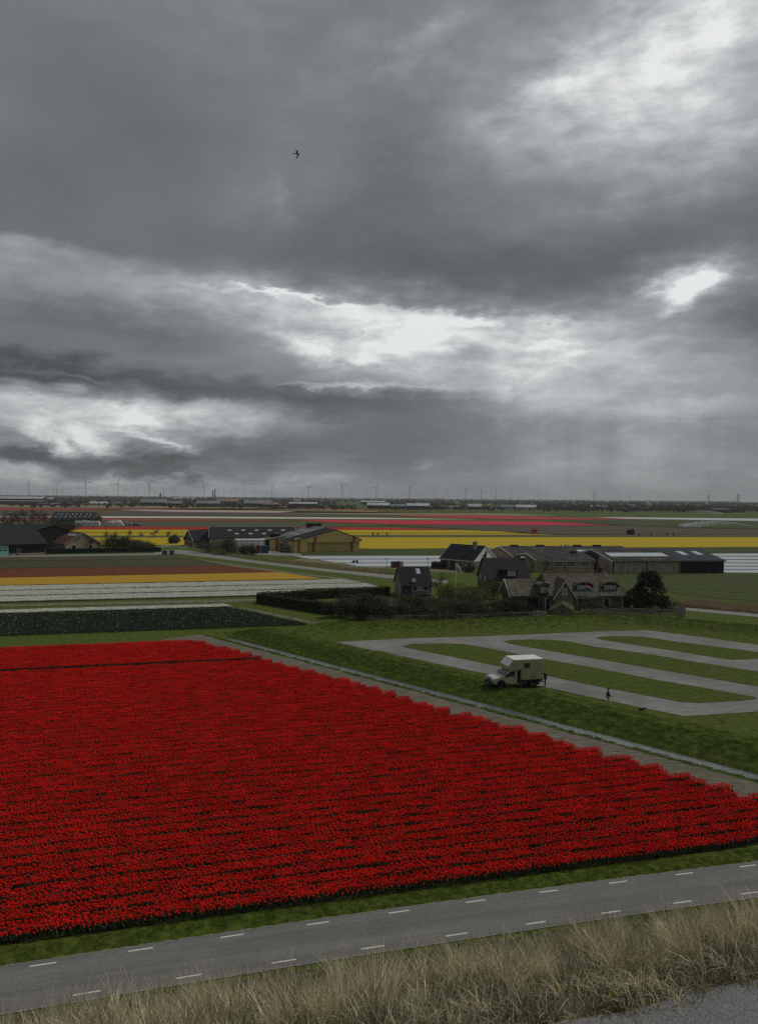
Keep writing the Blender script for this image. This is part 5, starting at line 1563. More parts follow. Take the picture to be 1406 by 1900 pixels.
# left farm greenery
for px, py, w_, h_, m_, lab in [
    (208, 1020, 56, 32, m_f_dark, 'dark green bush right of the brick bungalow'), (240, 1019, 44, 26, m_f_olive, 'olive bush between the dark bush and the brown thicket'),
    (268, 1021, 56, 22, m_f_brown, 'brown thicket behind the right end of the black fence'), (322, 1010, 22, 20, m_f_olive, 'small bush left of the black timber house')]:
    shrub(px, py, w_, h_, m_, lab, name='farm_bush', size=0.2, dens=1.2)
for k, (px, py, hp) in enumerate([(150, 1021, 36), (168, 1022, 32)]):
    bare(px, py, hp, ['taller', 'lower'][k] + ' bare tree before the brick bungalow gable', m_f_brown, spread_=0.6, kids=5)
for k, (px, py, hp, lab) in enumerate([(196, 1000, 20, 'first bare tree from the left along the yellow strip'), (214, 1001, 19, 'second bare tree from the left along the yellow strip'), (240, 999, 18, 'third bare tree from the left along the yellow strip'),
                                       (262, 1000, 17, 'fourth bare tree from the left along the yellow strip'), (288, 999, 22, 'fifth bare tree from the left along the yellow strip'), (312, 998, 17, 'rightmost bare tree along the yellow strip')]):
    bare(px, py, hp, lab, m_f_brown, spread_=0.9, group='bare trees along the yellow strip', kids=5)
for k, (px, py, w_, h_, lab) in enumerate([(388, 1026, 44, 30, 'leftmost grey twiggy bush by the farm track'), (412, 1029, 50, 32, 'second grey twiggy bush by the farm track'), (436, 1029, 44, 30, 'third grey twiggy bush by the farm track'),
                                           (455, 1030, 32, 22, 'fourth grey twiggy bush, before the white tank'), (470, 1030, 20, 24, 'rightmost small twiggy bush before the white tank')]):
    shrub(px, py, w_, h_, m_f_olive if k % 2 else m_f_brown, lab, name='track_bush', size=0.16, dens=0.9, group='bushes by the farm track')
# grove behind the black barns
for k, (px, py, hp) in enumerate([(8, 978, 34), (24, 976, 36), (36, 978, 40), (48, 977, 38), (60, 979, 42), (72, 978, 38), (84, 980, 34), (18, 984, 30), (54, 986, 32)]):
    bare(px, py, hp, ['leftmost', 'second', 'third', 'fourth', 'fifth', 'sixth', 'rightmost', 'front left', 'front right'][k] + ' bare tree of the grove behind the black barns', m_f_brown, spread_=0.75, levels=4, kids=5, group='grove behind the black barns', r0=0.25)
for k, (px, py, w_, h_) in enumerate([(100, 984, 44, 20), (128, 985, 40, 18), (30, 985, 70, 20), (178, 972, 30, 18)]):
    shrub(px, py, w_, h_, m_f_brown if k > 1 else m_f_dark, ['dark thicket left of the long white mobile home', 'dark thicket before the skylight barn', 'brown thicket under the grove', 'bare thicket right of the skylight barn'][k], name='thicket', size=0.35, dens=0.5)
shrub(1170, 993, 16, 13, m_f_brown, 'lone brown bush in the bare field', name='field_bush', size=0.3, dens=0.6)

# dark conifer beside the farmhouse
g = G(1204, 1131)
t_ = thing('conifer', 'broad dark conifer at the right end of the farmhouse', 'tree', (g.x, g.y, 0))
twigs('branches', t_, (0, 0, -0.1), 6.5, 0.9, m_bark, 5, 2, 0.22, 9)
cl = []
r = random.Random(12)
for k in range(84):
    z_ = 0.5 + 6.3 * r.random() ** 1.15
    rad = 3.9 * (1 - (z_ / 8.0) ** 1.7) * r.uniform(0.25, 1.0) ** 0.6
    a_ = r.uniform(0, 6.28)
    s_ = r.uniform(0.6, 1.15)
    cl.append((math.cos(a_) * rad - 0.25, math.sin(a_) * rad, z_ * (1.0 - 0.02 * rad), s_, s_, s_ * 0.62))
leaves('crown', t_, cl, 15000, 0.15, m_f_conifer, 0.4)

# ================================================================ fences, gate, walls
def rail_fence(name, label, pts, h, rails, m, post_step=2.6, pr=0.06, rr=0.045, wob=0.0, seed=1, cat='fence', zoff=0.0):
    r = random.Random(seed)
    t_ = thing(name, label, cat, (pts[0][0], pts[0][1], 0))
    o = Vector(pts[0])
    for a, b_ in zip(pts[:-1], pts[1:]):
        a, b_ = Vector(a) - o, Vector(b_) - o
        n = max(1, int((b_ - a).length / post_step))
        P = [a.lerp(b_, k / n) for k in range(n + 1)]
        gz = lambda p: (float(ground_z(p.x + o.x, p.y + o.y)) if p.y + o.y < 140 else 0.0) + zoff
        for p in P[:-1] if b_ is not pts[-1] else P:
            MB().tube((p.x, p.y, gz(p) - 0.2), (p.x, p.y, gz(p) + h * r.uniform(0.95, 1.12)), pr, pr * 0.9, 6).build('post', m, t_)
        for k in range(n):
            for z_ in rails:
                p, q = P[k], P[k + 1]
                d_ = (q - p) * 0.04
                MB().tube((p.x - d_.x, p.y - d_.y - pr - rr, gz(p) + z_ + r.uniform(-wob, wob)), (q.x + d_.x, q.y + d_.y - pr - rr, gz(q) + z_ + r.uniform(-wob, wob)), rr * r.uniform(0.8, 1.3), rr, 5).build('rail', m, t_)
    return t_
rail_fence('rail_fence', 'low weathered rail fence along the garden, left of the mossy shed', [tuple(G(690, 1152)), tuple(G(860, 1150)), tuple(G(1010, 1143.5))], 1.0, (0.25, 0.55, 0.85), m_wood, 2.8, wob=0.05)
rail_fence('pole_fence', 'stacked rough pole fence from the farmhouse to the plank gate', [tuple(G(1078, 1142)), tuple(G(1160, 1140.5)), tuple(G(1254, 1141.5))], 1.1, (0.12, 0.3, 0.48, 0.66, 0.84, 1.0), m_wood, 2.2, 0.07, 0.07, wob=0.09, seed=4)
m_gatewood = mat("gate_wood", (0.27, 0.25, 0.22), 0.3, 5, 0.9, stretch=(1, 1, 4))
g = G(1263, 1145.5)
t_ = thing('plank_gate', 'upright weathered plank gate panel at the corner of the garden', 'gate', (g.x, g.y, float(ground_z(g.x, g.y))), R(12))
for k in range(7):
    MB().box(-0.78 + 0.225 * k, -0.78 + 0.225 * k + 0.20, -0.03, 0.03, 0.0, 1.95 + 0.12 * ((k * 37) % 5) / 5).build("plank", m_gatewood, t_)
for z_ in (0.4, 1.5):
    MB().box(-0.8, 0.8, 0.033, 0.09, z_, z_ + 0.12).build('crossbar', m_wood, t_)
# black board fence by the left farm
p, q = G(86, 1028.3), G(300, 1024.5)
t_ = thing('black_fence', 'long black board fence in front of the brick bungalow', 'fence', (p.x, p.y, 0), math.atan2(q.y - p.y, q.x - p.x))
ln = (q - p).length
n = 20
for k in range(n):
    MB().box(ln * k / n + 0.06, ln * (k + 1) / n - 0.06, -0.03, 0.03, 0.1, 1.75).build('fence_panel', m_black, t_)
    MB().box(ln * k / n - 0.055, ln * k / n + 0.055, -0.06, 0.06, 0, 1.85).build('post', m_black, t_)
rail_fence('white_railing', 'white rail fence by the bridge left of the black timber house', [tuple(G(292, 1018.5)), tuple(G(318, 1016)), tuple(G(350, 1020))], 1.2, (0.55, 1.05), m_white, 2.5, 0.07, 0.06)
rail_fence('white_railing', 'low white railing along the track left of the small house', [tuple(G(634, 1056)), tuple(G(716, 1057))], 0.9, (0.45, 0.85), m_white, 2.0, 0.06, 0.06, seed=7)
for px, lab in ((306, 'left dark gate pier at the bridge'), (319, 'right dark gate pier at the bridge')):
    g = G(px, 1029.5)
    t_ = thing('gate_pier', lab, 'gate pier', (g.x, g.y, 0))
    MB().box(-0.8, 0.8, -0.4, 0.4, -0.1, 1.35).build('body', m_dbrick, t_); MB().box(-0.92, 0.92, -0.5, 0.5, 1.353, 1.5).build('cap', m_dark, t_)
g = G(737, 1053)
t_ = thing('pump_hut', 'tiny brick hut with pale side on the sheeted field', 'hut', (g.x, g.y, 0), R(20))
MB().box(-1.6, 0.4, -1, 1, -0.1, 1.6).build('wall', m_redtile, t_); MB().box(0.403, 1.4, -1.05, 1.05, -0.1, 1.8).build('side', m_cream, t_); MB().box(-1.7, 0.402, -1.1, 1.1, 1.603, 1.72).build('roof', m_dark, t_)
for k, (px, py, h_, lab) in enumerate([(717, 1058, 3.0, 'thin pole left of the brick hut'), (793, 1060, 3.4, 'thin pole with a small lamp right of the brick hut')]):
    g = G(px, py)
    t_ = thing('thin_pole', lab, 'pole', (g.x, g.y, 0))
    MB().tube((0, 0, -0.2), (0, 0, h_), 0.07, 0.05, 6).build('pole', m_dark, t_)
    MB().box(-0.25, 0.25, -0.1, 0.1, h_, h_ + 0.25).build('lamp_head', m_dark, t_)

# ================================================================ camper truck
def rounded(mb_obj, w_=0.05, seg=2, angle=R(30)):
    bv = mb_obj.modifiers.new('bevel', 'BEVEL')
    bv.width = w_; bv.segments = seg; bv.limit_method = 'ANGLE'; bv.angle_limit = angle
    return mb_obj
m_cream_p = mat('cream_lacquer', (0.50, 0.49, 0.42), 0.05, 1.5, 0.35, spec=0.5)
m_camper = mat('camper_panel', (0.42, 0.395, 0.25), 0.06, 1.2, 0.5, spec=0.35)
m_camper_top = mat('camper_roof', (0.72, 0.72, 0.69), 0.06, 1.2, 0.45, spec=0.4)
m_rubber = mat('tyre_rubber', (0.012, 0.012, 0.012), 0.2, 6, 0.85)
m_rim = mat('wheel_rim', (0.16, 0.16, 0.16), 0.15, 5, 0.4, metal=0.6)
m_carglass = mat('car_glass', (0.035, 0.042, 0.045), 0.1, 2, 0.06, spec=0.7)
m_screen = mat('windscreen', (0.10, 0.115, 0.115), 0.1, 2, 0.05, spec=0.8)
m_lamp = mat('headlamp', (0.5, 0.5, 0.48), 0.1, 8, 0.15, spec=0.6)
gtr = Vector((16.1, 81.5, 0.0))
HEAD = math.pi + R(14)
tr = thing('camper_truck', 'cream pickup truck with a boxy over-cab camper parked on the campsite', 'camper', (gtr.x, gtr.y, 0.0), HEAD)
W2 = 0.98
# local +x is forward, the driver's side (towards the road) is +y
cab = MB().prism([(1.70, 0.55), (4.28, 0.55), (4.42, 0.75), (4.42, 1.02), (4.30, 1.18), (3.20, 1.36), (2.52, 1.93), (1.80, 1.96), (1.70, 1.85)], 'y', -W2, W2)
cab_o = rounded(cab.build('cab', m_cream_p, tr), 0.07, 3)
for s_ in (-1, 1):
    y_ = s_ * (W2 + 0.004)
    MB().prism([(1.98, 1.36), (2.98, 1.36), (2.52, 1.84), (1.98, 1.86)], 'y', y_, y_ + s_ * 0.012).build('side_window', m_carglass, tr)
    d_ = MB().prism([(1.86, 0.62), (3.02, 0.62), (3.02, 1.32), (1.86, 1.32)], 'y', y_, y_ + s_ * 0.010).build('door', m_cream_p, tr)
    MB().box(1.96, 2.16, min(y_ + s_ * .011, y_ + s_ * .05), max(y_ + s_ * .011, y_ + s_ * .05), 1.14, 1.20).build('handle', m_dark, d_)
    MB().box(2.84, 3.02, min(y_ + s_ * .02, y_ + s_ * .24), max(y_ + s_ * .02, y_ + s_ * .24), 1.32, 1.56).build('mirror', m_dark, tr)
    # wheel arch
    arch = [(3.52 + math.cos(a) * 0.52, 0.52 + math.sin(a) * 0.5) for a in np.linspace(0, math.pi, 13)] + [(3.0, 0.40), (4.04, 0.40)]
    MB().prism(arch, 'y', y_ - s_ * 0.002, y_ + s_ * 0.02).build('wheel_arch', m_dark, tr)
    MB().box(4.425, 4.46, min(s_ * 0.55, s_ * 0.93), max(s_ * 0.55, s_ * 0.93), 0.88, 1.05).build('headlight', m_lamp, tr)
MB().add([(3.16, -0.86, 1.40), (3.16, 0.86, 1.40), (2.56, 0.80, 1.905), (2.56, -0.80, 1.905)], [(0, 1, 2, 3)]).build('windscreen', m_screen, tr).location = (0.035, 0, 0.03)
MB().box(4.425, 4.45, -0.5, 0.5, 0.80, 1.06).build('grille', m_dark, tr)
MB().box(4.452, 4.47, -0.5, 0.5, 0.91, 0.95).build('grille_bar', m_cream_p, tr)
rounded(MB().box(4.30, 4.62, -1.0, 1.0, 0.42, 0.72).build('bumper', m_dark, tr), 0.04)
MB().box(4.622, 4.63, -0.26, 0.26, 0.50, 0.61).build('number_plate', mat('number_plate', (0.45, 0.45, 0.42), 0.05, 5, 0.5), tr)
def wheel(x, y, s_, dual=False):
    r0 = 0.40
    ty = MB()
    n = 20
    prof = [(0.24, 0.0), (0.35, 0.0), (r0, 0.045), (r0, 0.20), (0.35, 0.245), (0.24, 0.245)]
    vs, fs = [], []
    for k in range(n):
        a = 2 * math.pi * k / n
        for (rr, w_) in prof:
            vs.append((x + math.cos(a) * rr, y - s_ * w_, 0.40 + math.sin(a) * rr))
    m_ = len(prof)
    for k in range(n):
        for j in range(m_):
            fs.append((k * m_ + j, k * m_ + (j + 1) % m_, ((k + 1) % n) * m_ + (j + 1) % m_, ((k + 1) % n) * m_ + j))
    w_o = ty.add(vs, fs).build('wheel', m_rubber, tr, smooth=False)
    rim = MB().tube((x, y - s_ * 0.05, 0.40), (x, y - s_ * 0.20, 0.40), 0.245, 0.245, 16)
    for k in range(6):
        a = 2 * math.pi * k / 6
        rim.tube((x + math.cos(a) * 0.05, y - s_ * 0.03, 0.40 + math.sin(a) * 0.05), (x + math.cos(a) * 0.21, y - s_ * 0.035, 0.40 + math.sin(a) * 0.21), 0.035, 0.03, 5)
    rim.tube((x, y + s_ * 0.0, 0.40), (x, y - s_ * 0.06, 0.40), 0.07, 0.08, 10)
    rim.build('rim', m_rim, w_o)
for s_ in (-1, 1):
    wheel(3.52, s_ * 0.96, s_); wheel(0.0, s_ * 1.02, s_)
fr = MB().box(-1.15, 4.2, -0.45, 0.45, 0.48, 0.66); fr.box(-1.2, 1.66, -1.06, 1.06, 0.78, 0.92); fr.box(-0.75, -0.6, -1.0, 1.0, 0.55, 0.77); fr.box(1.50, 1.66, -1.0, 1.0, 0.6, 1.9)
fr.build('flatbed_frame', m_dark, tr)
MB().box(-1.0, 0.75, -0.7, 0.7, 0.25, 0.47).build('axle_gear', m_dark, tr)
for s_ in (-1, 1):
    MB().box(0.62, 1.42, min(s_ * .98, s_ * .62), max(s_ * .98, s_ * .62), 0.50, 0.77).build('toolbox', mat('toolbox_metal', (0.06, 0.065, 0.075), 0.15, 4, 0.5), tr)
rounded(MB().box(-1.28, -1.05, -0.95, 0.95, 0.52, 0.64).build('rear_step', m_dark, tr), 0.02)
box_ = MB().prism([(-1.18, 0.94), (1.32, 0.94), (1.32, 1.98), (2.74, 1.98), (2.80, 2.34), (2.20, 3.05), (-1.18, 3.05)], 'y', -1.12, 1.12)
rounded(box_.build('camper_box', m_camper, tr), 0.03, 2)
rounded(MB().prism([(-1.17, 3.055), (2.19, 3.055), (2.16, 3.10), (-1.15, 3.10)], 'y', -1.10, 1.10).build('camper_roof', m_camper_top, tr), 0.01, 1)
MB().add([(2.785, -1.06, 2.40), (2.785, 1.06, 2.40), (2.245, 1.06, 3.03), (2.245, -1.06, 3.03)], [(0, 1, 2, 3)]).build('nose_panel', m_camper_top, tr).location = (0.012, 0, 0.012)
for s_ in (-1, 1):
    y_ = s_ * 1.124
    rounded(MB().prism([(0.36, 2.20), (1.02, 2.20), (1.02, 2.70), (0.36, 2.70)], 'y', y_, y_ + s_ * 0.02).build('camper_window', m_carglass, tr), 0.008)
    h_ = MB()
    for (a, b_, c, d__) in ((-0.40, 0.16, 1.57, 1.585), (-0.40, 0.16, 1.12, 1.135), (-0.40, -0.385, 1.12, 1.58), (0.145, 0.16, 1.12, 1.58)):
        h_.box(a, b_, min(y_, y_ + s_ * 0.012), max(y_, y_ + s_ * 0.012), c, d__)
    h_.build('hatch', m_gutter, tr)
    MB().box(-0.20, -0.10, min(y_, y_ + s_ * .02), max(y_, y_ + s_ * .02), 1.18, 1.30).build('socket', m_dark, tr)
    MB().box(-0.36, -0.31, min(y_, y_ + s_ * .02), max(y_, y_ + s_ * .02), 1.90, 1.98).build('filler_cap', m_gutter, tr)
MB().box(-1.20, -1.184, -0.45, 0.25, 1.0, 2.85).build('rear_door', m_camper, tr)

# ================================================================ people and animals
m_skin = mat('skin', (0.38, 0.24, 0.18), 0.08, 6, 0.6)
m_blackcloth = mat('black_cloth', (0.012, 0.013, 0.015), 0.25, 9, 0.9)
m_navy = mat('navy_cloth', (0.014, 0.018, 0.032), 0.25, 9, 0.85)
m_jeans = mat('blue_jeans', (0.040, 0.060, 0.095), 0.25, 9, 0.9)
m_beige = mat('beige_cloth', (0.52, 0.46, 0.36), 0.15, 9, 0.9)
m_blond = mat('blond_hair', (0.30, 0.22, 0.10), 0.25, 20, 0.7)
m_grey_hair = mat('grey_hair', (0.10, 0.085, 0.07), 0.25, 20, 0.7)
m_whitecloth = mat('white_cloth', (0.55, 0.54, 0.52), 0.1, 9, 0.9)
m_fur = mat('black_fur', (0.012, 0.011, 0.010), 0.3, 20, 0.85)

def skinned(name, verts, edges, m, parent, sub=1, root=0):
    """continuous limbed surface grown over a joint skeleton (x, y, z, radius)"""
    me = bpy.data.meshes.new(name)
    me.from_pydata([v[:3] for v in verts], edges, [])
    o = bpy.data.objects.new(name, me)
    COL.objects.link(o)
    o.parent = parent
    sk = o.modifiers.new('skin', 'SKIN')
    sk.use_smooth_shade = True
    for i, v in enumerate(verts):
        sv = me.skin_vertices[0].data[i]
        rr = v[3] if isinstance(v[3], tuple) else (v[3], v[3])
        sv.radius = rr
        sv.use_root = (i == root)
    ss_ = o.modifiers.new('smooth', 'SUBSURF')
    ss_.levels = ss_.render_levels = sub
    me.materials.append(m)
    return o

def fingers(base, direction, spread_axis, down, r=0.009, ln=0.075):
    """verts/edges of palm, four fingers and thumb starting at the wrist"""
    d, s, n = Vector(direction).normalized(), Vector(spread_axis).normalized(), Vector(down).normalized()
    w = Vector(base)
    V = [(*w, 0.026), (*(w + d * 0.05), (0.036, 0.018)), (*(w + d * 0.085), (0.038, 0.017))]
    E_ = [(0, 1), (1, 2)]
    for k, (off, l_) in enumerate(((-0.033, 0.8), (-0.011, 1.0), (0.011, 0.95), (0.033, 0.75))):
        b0 = w + d * 0.085 + s * off
        a0 = len(V)
        V += [(*(b0 + d * 0.012), r), (*(b0 + d * ln * l_ * 0.55 + n * 0.012), r * 0.95), (*(b0 + d * ln * l_ * 0.8 + n * 0.036), r * 0.8)]
        E_ += [(2, a0), (a0, a0 + 1), (a0 + 1, a0 + 2)]
    a0 = len(V)
    t0 = w + d * 0.03 - s * 0.035
    V += [(*t0, 0.012), (*(t0 + d * 0.03 - s * 0.022 + n * 0.01), 0.011), (*(t0 + d * 0.06 - s * 0.026 + n * 0.022), 0.009)]
    E_ += [(1, a0), (a0, a0 + 1), (a0 + 1, a0 + 2)]
    return V, E_

def person(label, loc, rz, arms, legs, jacket, trousers, shoes, hair, hood=None, hat=None, headtilt=(0.03, 0.0)):
    """figure facing local +x; arms: ((elbow),(wrist)) for left(+y), right; legs: ((knee),(ankle)) likewise"""
    t_ = thing('person', label, 'person', loc, rz)
    hx, hy = headtilt
    V = [(0, 0, 0.92, (0.15, 0.115)), (0, 0, 1.12, (0.135, 0.11)), (0.005, 0, 1.33, (0.16, 0.11)), (0.0, 0, 1.43, 0.075), (hx * .5, hy * .5, 1.50, 0.052), (hx, hy, 1.58, (0.072, 0.085)), (hx + .006, hy, 1.655, (0.075, 0.092)), (hx - .005, hy, 1.725, 0.055)]
    E_ = [(i, i + 1) for i in range(7)]
    J = [(0, 0, 0.86, (0.195, 0.15)), (0, 0, 1.12, (0.19, 0.155)), (0.005, 0, 1.32, (0.205, 0.15)), (0, 0, 1.42, 0.095), (0, 0, 1.455, 0.07)]
    JE = [(0, 1), (1, 2), (2, 3), (3, 4)]
    T = [(0, 0, 0.94, (0.155, 0.12))]
    TE = []
    S_ = []
    for sd_, (el_, wr_) in zip((1, -1), arms):
        a0 = len(V)
        sh = (0.0, sd_ * 0.19, 1.385)
        V += [(*sh, 0.062), (*el_, 0.045), (*wr_, 0.032)]
        E_ += [(2, a0), (a0, a0 + 1), (a0 + 1, a0 + 2)]
        j0 = len(J)
        wv = Vector(el_).lerp(Vector(wr_), 0.93)
        J += [(*sh, 0.080), (*el_, 0.064), (*wv, 0.050)]
        JE += [(2, j0), (j0, j0 + 1), (j0 + 1, j0 + 2)]
        d = Vector(wr_) - Vector(el_)
        fv, fe = fingers(wr_, d, (0, sd_, 0.3), (0.6, 0, -0.6))
        f0 = len(V)
        V += fv; E_ += [(a + f0, b_ + f0) for a, b_ in fe] + [(a0 + 2, f0)]
    for sd_, (kn_, an_) in zip((1, -1), legs):
        a0 = len(V)
        hp = (0, sd_ * 0.095, 0.88)
        toe = (an_[0] + 0.16, an_[1], max(0.03, an_[2] - 0.06))
        V += [(*hp, 0.088), (*kn_, 0.058), (*an_, 0.042), (*toe, 0.035)]
        E_ += [(0, a0), (a0, a0 + 1), (a0 + 1, a0 + 2), (a0 + 2, a0 + 3)]
        k0 = len(T)
        av = Vector(kn_).lerp(Vector(an_), 0.92)
        T += [(*hp, 0.105), (*kn_, 0.076), (*av, 0.062)]
        TE += [(0, k0), (k0, k0 + 1), (k0 + 1, k0 + 2)]
        S_.append((an_, toe))
    skinned('body', V, E_, m_skin, t_, 2)
    skinned('jacket', J, JE, jacket, t_, 2)
    skinned('trousers', T, TE, trousers, t_, 2)
    for an_, toe in S_:
        heel = (an_[0] - 0.05, an_[1], max(0.035, an_[2] - 0.055))
        skinned('shoe', [(*an_, 0.055), (*heel, 0.045), (an_[0] + 0.09, an_[1], toe[2] + 0.012, (0.050, 0.042)), (*toe, (0.045, 0.034))], [(0, 1), (1, 2), (0, 2), (2, 3)], shoes, t_, 1)
    skinned('hair', [(hx - .03, hy, 1.66, (0.085, 0.088)), (hx - .012, hy, 1.735, (0.08, 0.085)), (hx - .06, hy, 1.60, 0.06)], [(0, 1), (0, 2)], hair, t_, 2)
    # face: nose, eyes, mouth, ears
    MB().add([(hx + .078, hy - .014, 1.645), (hx + .078, hy + .014, 1.645), (hx + .108, hy, 1.635), (hx + .082, hy, 1.685)], [(0, 1, 2), (0, 2, 3), (1, 3, 2), (0, 3, 1)]).build('nose', m_skin, t_)
    for sd_ in (-1, 1):
        MB().tube((hx + .07, hy + sd_ * .030, 1.675), (hx + .086, hy + sd_ * .030, 1.675), 0.009, 0.008, 8).build('eye', m_dark, t_)
        MB().tube((hx - .005, hy + sd_ * .085, 1.655), (hx - .01, hy + sd_ * .105, 1.665), 0.024, 0.014, 8).build('ear', m_skin, t_)
    MB().box(hx + .076, hx + .088, hy - .022, hy + .022, 1.606, 1.614).build('mouth', mat('lips', (0.25, 0.09, 0.08), 0.1, 5, 0.5), t_)
    if hood:
        skinned('hood', [(-0.07, -0.07, 1.46, 0.055), (-0.105, 0, 1.44, 0.065), (-0.07, 0.07, 1.46, 0.055), (0.03, 0.085, 1.44, 0.04), (0.03, -0.085, 1.44, 0.04)], [(0, 1), (1, 2), (2, 3), (0, 4)], hood, t_, 1)
    return t_
g = G(1008.5, 1274.3)
person('person in black jacket and jeans reaching up at the back of the camper', (17.86, 81.3, 0), R(180 + 4),
       (((0.26, 0.19, 1.33), (0.45, 0.10, 1.47)), ((0.24, -0.20, 1.30), (0.44, -0.08, 1.42))),
       (((0.03, 0.10, 0.48), (0.0, 0.11, 0.085)), ((0.0, -0.11, 0.48), (-0.03, -0.12, 0.085))),
       m_blackcloth, m_jeans, m_blackcloth, m_blond)
g = G(1127, 1310.2)
person('person in navy jacket and beige trousers walking across the campsite grass', (g.x, g.y, 0), R(-6),
       (((-0.06, 0.25, 1.13), (0.10, 0.26, 0.93)), ((0.10, -0.24, 1.13), (0.30, -0.22, 0.98))),
       (((0.10, 0.10, 0.50), (-0.22, 0.10, 0.17)), ((0.16, -0.09, 0.49), (0.24, -0.10, 0.085))),
       m_navy, m_beige, m_whitecloth, m_grey_hair, hood=m_whitecloth)

g = G(1189, 1322.5)
dog = thing('dog', 'small black dog trotting over the grass ahead of the walker', 'dog', (g.x, g.y, 0), R(-4))
DV = [(-0.20, 0, 0.335, (0.075, 0.085)), (-0.06, 0, 0.325, (0.075, 0.09)), (0.10, 0, 0.325, (0.085, 0.105)), (0.20, 0, 0.36, 0.072), (0.28, 0, 0.43, 0.058), (0.34, 0, 0.465, (0.062, 0.062)), (0.43, 0, 0.445, 0.036), (0.475, 0, 0.44, 0.026)]
DE = [(i, i + 1) for i in range(7)]
for sd_, fx, hx_ in ((1, 0.06, -0.03), (-1, -0.07, 0.09)):
    a0 = len(DV)
    DV += [(0.14, sd_ * 0.065, 0.26, 0.042), (0.13 + fx * .4, sd_ * 0.065, 0.15, 0.026), (0.14 + fx, sd_ * 0.065, 0.02, 0.022)]
    DE += [(2, a0), (a0, a0 + 1), (a0 + 1, a0 + 2)]
    a0 = len(DV)
    DV += [(-0.18, sd_ * 0.06, 0.26, 0.055), (-0.145 + hx_ * .4, sd_ * 0.06, 0.185, 0.034), (-0.235 + hx_ * .8, sd_ * 0.06, 0.105, 0.022), (-0.21 + hx_, sd_ * 0.06, 0.02, 0.021)]
    DE += [(0, a0), (a0, a0 + 1), (a0 + 1, a0 + 2), (a0 + 2, a0 + 3)]
a0 = len(DV)
DV += [(-0.28, 0, 0.37, 0.03), (-0.35, 0, 0.43, 0.026), (-0.40, 0, 0.47, 0.018)]
DE += [(0, a0), (a0, a0 + 1), (a0 + 1, a0 + 2)]
skinned('body', DV, DE, m_fur, dog, 2)
for sd_ in (-1, 1):
    MB().add([(0.325, sd_ * 0.035, 0.51), (0.30, sd_ * 0.06, 0.505), (0.315, sd_ * 0.078, 0.435), (0.345, sd_ * 0.06, 0.50)], [(0, 1, 2), (0, 2, 3)]).build('ear', m_fur, dog)

def bird(name, label, loc, rz, tilt, span, m, wings, body_len=0.42):
    t_ = thing(name, label, 'bird', loc, rz)
    t_.rotation_euler = (tilt[0], tilt[1], rz)
    t_.scale = (span, span, span)
    skinned('body', [(-body_len * .5, 0, 0, 0.02), (-body_len * .22, 0, 0, 0.05), (body_len * .1, 0, 0, 0.062), (body_len * .34, 0, 0.01, 0.042), (body_len * .47, 0, 0.012, 0.032), (body_len * .62, 0, 0.004, 0.008)], [(i, i + 1) for i in range(5)], m, t_, 2)
    MB().add([(-body_len * .45, -.02, 0), (-body_len * .45, .02, 0), (-body_len * .85, .07, 0), (-body_len * .85, -.07, 0)], [(0, 1, 2, 3)]).build('tail', m, t_)
    for pts in wings:
        n = len(pts)
        mb = MB()
        vs = []
        for (x, y, z, c) in pts:
            vs += [(x + c * .5, y, z), (x - c * .5, y, z - 0.004), (x, y, z + 0.015 * c * 5)]
        fs = []
        for k in range(n - 1):
            a = 3 * k
            fs += [(a, a + 3, a + 5, a + 2), (a + 2, a + 5, a + 4, a + 1), (a + 1, a + 4, a + 3, a)]
        mb.add(vs, fs).build('wing', m, t_)
    return t_
m_gull = mat('bird_plumage', (0.022, 0.024, 0.027), 0.2, 9, 0.8)
gull_w = [[(0.05, 0.04, 0.02, 0.16), (0.08, 0.18, 0.13, 0.15), (0.02, 0.34, 0.10, 0.12), (-0.10, 0.50, 0.02, 0.05)], [(0.05, -0.04, 0.02, 0.16), (0.09, -0.20, 0.12, 0.16), (-0.02, -0.42, 0.10, 0.13), (-0.20, -0.66, 0.02, 0.04)]]
D_ = 62.0
el_ = math.atan((921.7 - 291) / FPX)
bird('gull', 'dark bird with bent wings flying high before the clouds', ((546 - 703) / FPX * D_, D_, CAM_H + (921.7 - 291) / FPX * D_), R(20), (R(62), R(-8), 0), 0.95, m_gull, gull_w)
D_ = 160.0
bird('gull', 'tiny distant bird above the right horizon', ((1180 - 703) / FPX * D_, D_, CAM_H + (927 - 885) / FPX * D_), R(70), (R(10), 0, 0), 0.5, m_gull, gull_w)
g = G(1301, 1189.5)
bird('seagull', 'white gull standing on the far campsite lane', (g.x, g.y, 0.30), R(30), (0, R(-12), 0), 0.9, m_whitecloth, [[(0.05, 0.05, 0.02, 0.1), (-0.1, 0.065, 0.0, 0.12), (-0.26, 0.03, -0.02, 0.03)], [(0.05, -0.05, 0.02, 0.1), (-0.1, -0.065, 0.0, 0.12), (-0.26, -0.03, -0.02, 0.03)]])
lg = bpy.data.objects['seagull']
MB().tube((0.0, 0.03, -0.33), (0, 0.03, 0), 0.008, 0.01, 5).build('leg', m_orange, lg); MB().tube((0.0, -0.03, -0.33), (0, -0.03, 0), 0.008, 0.01, 5).build('leg', m_orange, lg)

